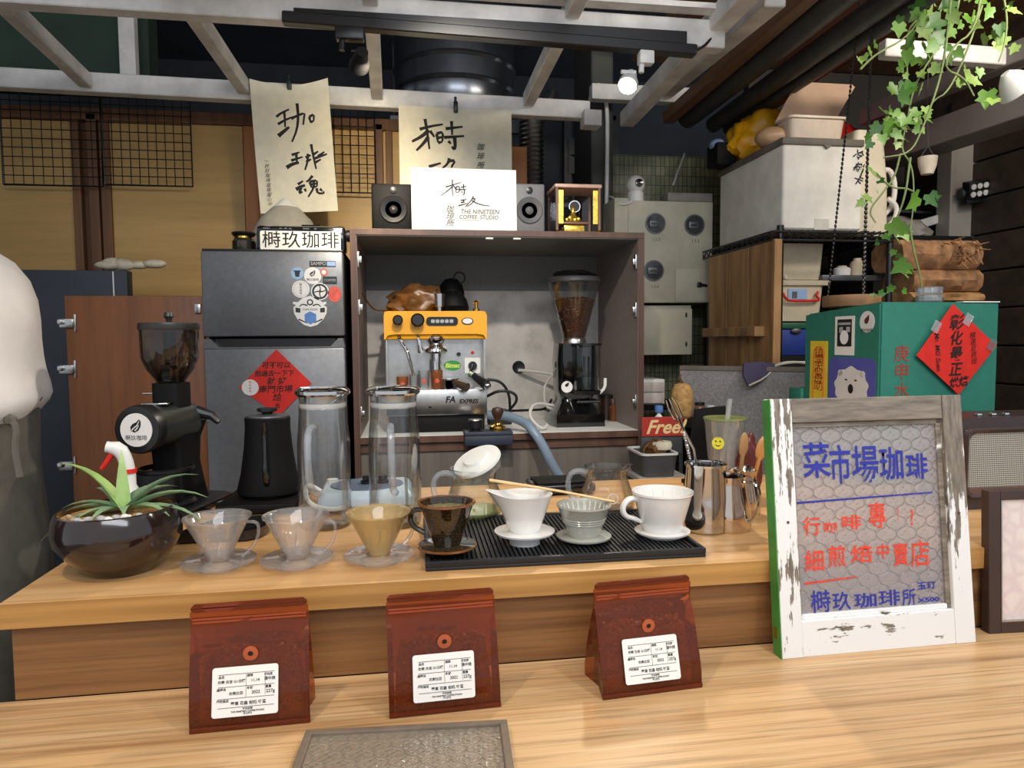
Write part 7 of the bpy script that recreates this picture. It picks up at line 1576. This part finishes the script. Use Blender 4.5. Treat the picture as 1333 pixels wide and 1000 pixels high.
# --- coffee bags
def film_mat():
    t = NT('amber_film'); n, l = t.n, t.l
    tr = t.new('ShaderNodeBsdfTransparent'); tr.inputs[0].default_value = (.92, .56, .32, 1)
    df = t.new('ShaderNodeBsdfDiffuse'); df.inputs[0].default_value = lin((144, 66, 34)); gb2 = t.new('ShaderNodeBsdfGlossy'); gb2.inputs['Roughness'].default_value = .12
    m1 = t.new('ShaderNodeMixShader'); m1.inputs[0].default_value = .28; l.new(tr.outputs[0], m1.inputs[1]); l.new(df.outputs[0], m1.inputs[2])
    fr_ = t.new('ShaderNodeFresnel'); fr_.inputs[0].default_value = 1.45; m2 = t.new('ShaderNodeMixShader'); l.new(fr_.outputs[0], m2.inputs[0]); l.new(m1.outputs[0], m2.inputs[1]); l.new(gb2.outputs[0], m2.inputs[2]); l.new(m2.outputs[0], t.out.inputs[0])
    bp = t.new('ShaderNodeBump'); bp.inputs['Strength'].default_value = .45; bp.inputs['Distance'].default_value = .005; l.new(t.noise(t.co((1, 1, 2)), 16, 2), bp.inputs['Height'])
    for q in (fr_, gb2): l.new(bp.outputs[0], q.inputs['Normal'])
    return t.m
M['film'] = film_mat(); M['beanmat'] = mk('dark_roast_beans', (88, 54, 32), .38, var=.4, ns=90)
M['seal'] = mk('dark_red_seal', (118, 48, 30), .25)
M['zip'] = mk('orange_zip_strip', (150, 66, 36), .3, var=.03)
M['valve'] = mk('orange_valve_ring', (178, 88, 50), .35, var=.04)
def bag(label, px0, py0, px1, py1, tpx0, tpx1, tpy, depth, seed, turn=0):
    A_, C_ = at(px0, py0, Z=LC), at(px1, py1, Z=LC); w_ = (C_-A_).length; mid = (A_+C_)/2
    r_ = math.atan2(C_.y-A_.y, C_.x-A_.x)*.5+turn
    t_ = thing('coffee_bag', label, 'coffee bag', (mid.x, mid.y+.004, LC+.0005), r_, 'amber coffee bags on the counter')
    Yt = mid.y+depth*.5; tp0, tp1 = at(tpx0, tpy, Y=Yt), at(tpx1, tpy, Y=Yt); wt = tp1.x-tp0.x; H = tp0.z-LC; off = (tp0.x+tp1.x)/2-mid.x
    rnd = random.Random(seed)
    hb, ht_ = w_/2, wt/2; n = 14
    def prof(z):                                                   # half width, half depth, centre y, x offset
        t0 = z/H; hw = hb+(ht_-hb)*t0+.006*math.sin(PI*min(1, t0*1.1))*0; hd = depth/2*max(.05, (1-max(0, (t0-.10)/.72)**1.3)) if t0 < .82 else depth/2*.05
        return hw, hd, depth*.5, off*t0
    q = B(); R = []
    for i in range(n+1):
        z = H*i/n; hw, hd, cy, ox = prof(z); gus = .35*hd if i < n-3 else 0
        if i == n: hw -= .006
        row = []
        for x, y in ((-1, -1), (-.5, -1), (0, -1), (.5, -1), (1, -1), (1-.10*(gus > 0), 0), (1, 1), (.5, 1), (0, 1), (-.5, 1), (-1, 1), (-1+.10*(gus > 0), 0)):
            bul = (.0035*math.sin(PI*(x+1)/2)*math.sin(PI*min(1, i/(n*.8)))) if abs(x) < .99 else 0
            nz_ = .0016*mnoise.noise(Vector((x*3+seed, y, z*40)))*(1 if 0 < i else 0)
            row.append(Vector((ox+x*hw, cy+y*hd+(bul*y)+nz_, z)))
        R.append(row)
    q.rings(R); q.out('film_pouch', M['film'], t_, 25)
    # base seam and zip strip
    q = B(); q.box(-hb, hb, -.003, .002, .0, .0065, .001); q.out('base_seam', M['film'], t_)
    for zz, nm in ((H*.872, 'zip_strip'), (H*.845, 'zip_strip')):
        hw, hd, cy, ox = prof(zz); B().box(ox-hw*.96, ox+hw*.96, cy-hd-.0007, cy-hd+.001, zz-.0013, zz+.0013).out(nm, M['zip'], t_)
    hw, hd, cy, ox = prof(H*.96); B().prism(rrect(ox-hw*.985, ox+hw*.985, H*.93, H*.998, .006), cy-.0012, cy+.0012).out('top_seal', M['seal'], t_)
    # beans inside, one heap
    q = B(); hz = H*.56
    R = []
    for i in range(7):
        z = .004+(hz-.004)*i/6; hw, hd, cy, ox = prof(z); k4 = .86-.10*(i/6)**2
        R.append([Vector((ox+x*hw*k4, cy+y*hd*.74, z)) for x, y in ((-1, -1), (-.5, -1), (0, -1), (.5, -1), (1, -1), (1, 1), (.5, 1), (0, 1), (-.5, 1), (-1, 1))])
    q.rings(R)
    for i in range(300):
        z = .006+(hz-.004)*rnd.random(); hw, hd, cy, ox = prof(z); k4 = .84-.10*(z/hz)**2; x = rnd.uniform(-1, 1); f2 = rnd.random()
        P = (ox+x*hw*k4, cy-hd*.74+.001, z) if f2 < .72 else (ox+(1 if f2 > .86 else -1)*hw*k4, cy+rnd.uniform(-.7, .7)*hd*.74, z)
        q.ico(P, (.0052, .0036, .0036), 1, (rnd.random()*3, rnd.random()*3, rnd.random()*3))
    for i in range(60):
        hw, hd, cy, ox = prof(hz); q.ico((ox+rnd.uniform(-.75, .75)*hw, cy+rnd.uniform(-.7, .7)*hd*.74, hz+rnd.uniform(-.002, .006)), (.0054, .004, .004), 1, (rnd.random()*3, rnd.random()*3, 0))
    q.out('bean_fill', M['beanmat'], t_, kind='stuff')
    # label on the front, follows the slope of the film
    def fr_pt(x, z, lift=.0016): hw, hd, cy, ox = prof(z); bul = .0035*math.sin(PI*(x/hw+1)/2); return Vector((ox*0+x, cy-hd-bul-lift-.0012, z))
    z0l, z1l = H*.125, H*.505; xw0, xw1 = -w_*.285+off*.2, w_*.265+off*.2
    if seed == 1: xw0, xw1 = -w_*.31, w_*.235
    sl_ = math.atan2(fr_pt(0, z1l).y-fr_pt(0, z0l).y, z1l-z0l)
    base = fr_pt((xw0+xw1)/2, z0l); base.y = min(fr_pt(0, z0l).y, fr_pt(0, z1l).y-math.tan(sl_)*(z1l-z0l)); LMx = Matrix.Translation(base) @ Matrix.Rotation(-sl_, 4, 'X')
    lw, lh = (xw1-xw0)/2, (z1l-z0l)/math.cos(sl_)
    lb_ = B().prism(rrect(-lw, lw, 0, lh, .0035), -.0006, 0).out('paper_label', M['paper_w'], t_, 0); lb_.matrix_local = LMx
    q = B()
    for (xa, xb, z) in ((-.82, .88, .85), (-.82, .88, .60), (-.82, .88, .365), (-.82, .88, .185)): q.box(xa*lw, xb*lw, -.0009, -.0006, z*lh-.0003, z*lh+.0003)
    for (x, za, zb) in ((.02, .365, .85), (.60, .40, .85)): q.box(x*lw-.0002, x*lw+.0002, -.0009, -.0006, za*lh, zb*lh)
    q.out('rules', M['ink_grey'], lb_, 0)
    s_ = lh*.062
    for s3, x, z, k4 in (('品名', -.72, .80, 1), ('期限', .14, .80, 1), ('烘焙度', .70, .80, .9), ('處理法', -.72, .55, 1), ('批號', .14, .55, 1), ('重量', .70, .55, 1), ('風味描述', -.68, .32, 1),
                         ('衣索 古吉 G1日曬', -.42, .70, 1.15), ('11.14', .30, .70, 1.3), ('淺中焙', .74, .71, 1.25), ('衣索比亞', -.28, .46, 1.15), ('2022', .32, .46, 1.4), ('227g', .76, .46, 1.5), ('莓果 花香 柑橘 蜂蜜', .10, .255, 1.3),
                         ('榯玖珈琲', .08, .145, .8), ('THE NINETEEN COFFEE STUDIO', .08, .095, .75), ('手工烘焙', .08, .05, .7)):
        text(lb_, s3, s_*k4, M['ink'], (x*lw, -.0010, z*lh), bold=.00008)
    # degassing valve
    zv = H*.595; P = fr_pt(0, zv, .0008); q = B(); q.lathe([(.0035, 0), (.0095, 0), (.0095, .0015), (.0035, .0022)], P, 24, RX, True); o5 = q.out('valve', M['valve'], t_)
    q = B(); q.lathe([(.001, 0), (.0038, 0), (.0036, .001), (.001, .001)], P, 14, RX); q.out('valve_hole', M['ink'], o5)
    return t_
bag('amber coffee bag with white label, leftmost of the three', 245, 959, 404, 941, 247, 401, 789, .062, 1, .0)
bag('amber coffee bag with white label standing just behind the glass tray', 507, 939, 652, 920, 503, 645, 776, .052, 2, .0)
bag('amber coffee bag with white label nearest the window sash sign', 784, 911, 917, 898, 775, 904, 759, .075, 3, .07)
# ================================================================== THE PERSON AT THE LEFT EDGE
pe = thing('person', 'person in a white shirt and dark apron standing with back turned at the left edge', 'person', (-.925, 1.42, 0))
M['skin'] = mk('skin', (204, 160, 130), .5, var=.04); M['hair'] = mk('black_hair', (26, 22, 20), .5, var=.2)
sk = []; ed = []; rad = []
def J(p, r, par=None):
    sk.append(Vector(p)); rad.append(r)
    if par is not None: ed.append((par, len(sk)-1))
    return len(sk)-1
pel = J((.045, 0, .88), (.135, .12)); wa = J((.055, 0, 1.02), (.125, .105), pel); ch = J((.045, 0, 1.19), (.135, .115), wa); nk0 = J((-.03, 0, 1.29), (.09, .085), ch); nk = J((-.11, 0, 1.345), (.052, .052), nk0); hd0 = J((-.17, 0, 1.40), (.075, .07), nk); hd1 = J((-.22, 0, 1.48), (.088, .078), hd0); J((-.23, 0, 1.54), (.06, .055), hd1)
J((-.265, 0, 1.43), (.02, .018), hd0); J((-.305, 0, 1.465), (.016, .016), hd1)   # chin, nose
for s in (-1, 1):
    J((-.22, s*.082, 1.47), (.012, .02), hd1)
    sh_ = J((.0, s*.17, 1.265), (.062, .062), nk0); el = J((-.14, s*.24, 1.04), (.043, .043), sh_); wr_ = J((-.50, s*.14, 1.02), (.029, .027), el); pm = J((-.575, s*.12, 1.005), (.036, .018), wr_)
    for k in range(4):
        f1 = J((-.62, s*(.12+.030-.019*k*1.0), 1.0), (.0095, .009), pm); f2 = J((-.652+.006*abs(k-1.5), s*(.122+.032-.020*k), .985), (.0085, .008), f1); J((-.668+.008*abs(k-1.5), s*(.122+.032-.020*k), .965), (.007, .007), f2)
    t1_ = J((-.58, s*.085, .995), (.011, .010), pm); J((-.612, s*.078, .98), (.009, .009), t1_)
    hp_ = J((.045, s*.095, .84), (.085, .085), pel); kn = J((.02, s*.10, .47), (.056, .056), hp_); an = J((.05, s*.10, .09), (.036, .036), kn); J((-.10, s*.11, .03), (.036, .028), an); 
me = bpy.data.meshes.new('body'); me.from_pydata(sk, ed, []); bo = bpy.data.objects.new('body', me); COL.objects.link(bo)
sm_ = bo.modifiers.new('skin', 'SKIN'); sm_.use_smooth_shade = True
for i, v in enumerate(me.skin_vertices[0].data if me.skin_vertices else []): v.radius = rad[i]
if not me.skin_vertices:
    bpy.context.view_layer.update()
for i, v in enumerate(me.skin_vertices[0].data): v.radius = rad[i]; v.use_root = (i == 0)
sb_ = bo.modifiers.new('sub', 'SUBSURF'); sb_.levels = 1; sb_.render_levels = 1
dg = bpy.context.evaluated_depsgraph_get(); me2 = bpy.data.meshes.new_from_object(bo.evaluated_get(dg)); bo.modifiers.clear(); bo.data = me2
me2.materials.clear(); me2.materials.append(M['skin']); me2.polygons.foreach_set('use_smooth', [True]*len(me2.polygons)); bo.parent = pe
def loft(rs, name, mat, seg=36, wob=.0, seed=0, cap0=True, cap1=True, sharp=60):
    q = B(); R = []
    for (c, rx, ry, tilt) in rs:                                   # centre, radius along the lean, radius sideways, tilt of the ring
        row = []
        for k in range(seg):
            a = 2*PI*k/seg; p = Vector((rx*math.cos(a), ry*math.sin(a), 0)); p.rotate(Euler((0, tilt, 0))); p += Vector(c)
            p += (p-Vector(c)).normalized()*wob*(mnoise.noise(p*9+Vector((seed, 0, 0)))+.6*mnoise.noise(Vector((p.x*6, p.y*6, p.z*34+seed)))); row.append(p)
        R.append(row)
    return q.rings(R, cap0, cap1).out(name, mat, pe, sharp)
M['shirt'] = mk('white_cotton_shirt', (226, 222, 218), .8, var=.03, ns=10, bump=.4, bs=26); M['apron'] = mk('dark_olive_apron', (92, 88, 80), .85, var=.06, ns=40)
loft([((.035, 0, .98), .140, .175, 0), ((.050, 0, 1.04), .150, .18, -.03), ((.062, 0, 1.075), .168, .195, -.05), ((.066, 0, 1.095), .176, .205, -.05), ((.060, 0, 1.14), .170, .21, -.06), ((.060, 0, 1.20), .172, .215, -.08), ((.054, 0, 1.265), .168, .215, -.18), ((.036, 0, 1.325), .150, .20, -.32), ((.0, 0, 1.362), .115, .16, -.5), ((-.06, 0, 1.372), .075, .095, -.75), ((-.105, 0, 1.362), .062, .066, -.95)], 'shirt', M['shirt'], 44, .021, 3)
for o_ in pe.children:
    if o_.name.startswith('shirt'): m9 = o_.modifiers.new('smooth', 'SUBSURF'); m9.levels = m9.render_levels = 1
for s in (-1, 1):
    q = B(); q.tube([(.01, s*.150, 1.275), (-.02, s*.20, 1.19), (-.08, s*.230, 1.10), (-.14, s*.240, 1.045), (-.26, s*.205, 1.035), (-.40, s*.17, 1.03)], [.085, .080, .072, .066, .056, .048], 18, 1); q.out('sleeve', M['shirt'], pe, 60)
loft([((0.055, 0, 0.380), .185, .215, 0), ((0.055, 0, 0.620), .182, .212, 0), ((0.050, 0, 0.840), .178, .206, 0), ((0.047, 0, 0.980), .168, .199, 0), ((0.046, 0, 1.075), .176, .208, -.12), ((0.044, 0, 1.085), .172, .204, -.12)], 'apron', M['apron'], 44, .005, 8, False, False)
q = B(); q.tube([(.168, .115, 1.25), (.186, .118, 1.19), (.194, .116, 1.13), (.208, .09, 1.108), (.226, .02, 1.095), (.226, -.05, 1.086), (.212, -.09, 1.08)], .006, 6, 2, flat=.6); q.out('apron_strap', M['apron'], pe)
q = B(); q.tube([(.222, -.07, 1.075), (.240, -.075, 1.06), (.235, -.08, 1.02), (.245, -.085, .97)], .006, 6, 2); q.ico((.228, -.07, 1.07), .012, 1); q.out('apron_tie', M['apron'], pe)
for s in (-1, 1): q = B(); q.tube([(.045, s*.095, .90), (.03, s*.10, .66), (.02, s*.10, .47), (.045, s*.10, .12)], [.10, .088, .074, .066], 16, 1); q.out('trouser_leg', M['black_matt'], pe)
for s in (-1, 1): q = B(); q.rings([[Vector((.06-.22*u, s*.105+wd*math.cos(a), .045+.045*math.sin(a)*hh)) for a in [2*PI*k/14 for k in range(14)]] for u, wd, hh in ((0, .03, .8), (.12, .045, 1), (.5, .048, .95), (.85, .045, .7), (1, .02, .5))]); q.out('shoe', M['black'], pe)
q = B(); q.ball((-.208, 0, 1.505), (.098, .088, .092), 24)
for v in list(q.b.verts):
    if v.co.x < -.258 and v.co.z < 1.51: v.co.x = -.25
q.out('hair', M['hair'], pe)
q = B()
for s in (-1, 1): q.ball((-.293, s*.03, 1.487), (.008, .012, .008), 10)
q.out('eyes', M['paper_w'], pe); q = B(); q.tube([(-.287, -.02, 1.435), (-.295, 0, 1.433), (-.287, .02, 1.435)], .005, 6); q.out('mouth', mk('lip', (166, 96, 86), .5), pe)
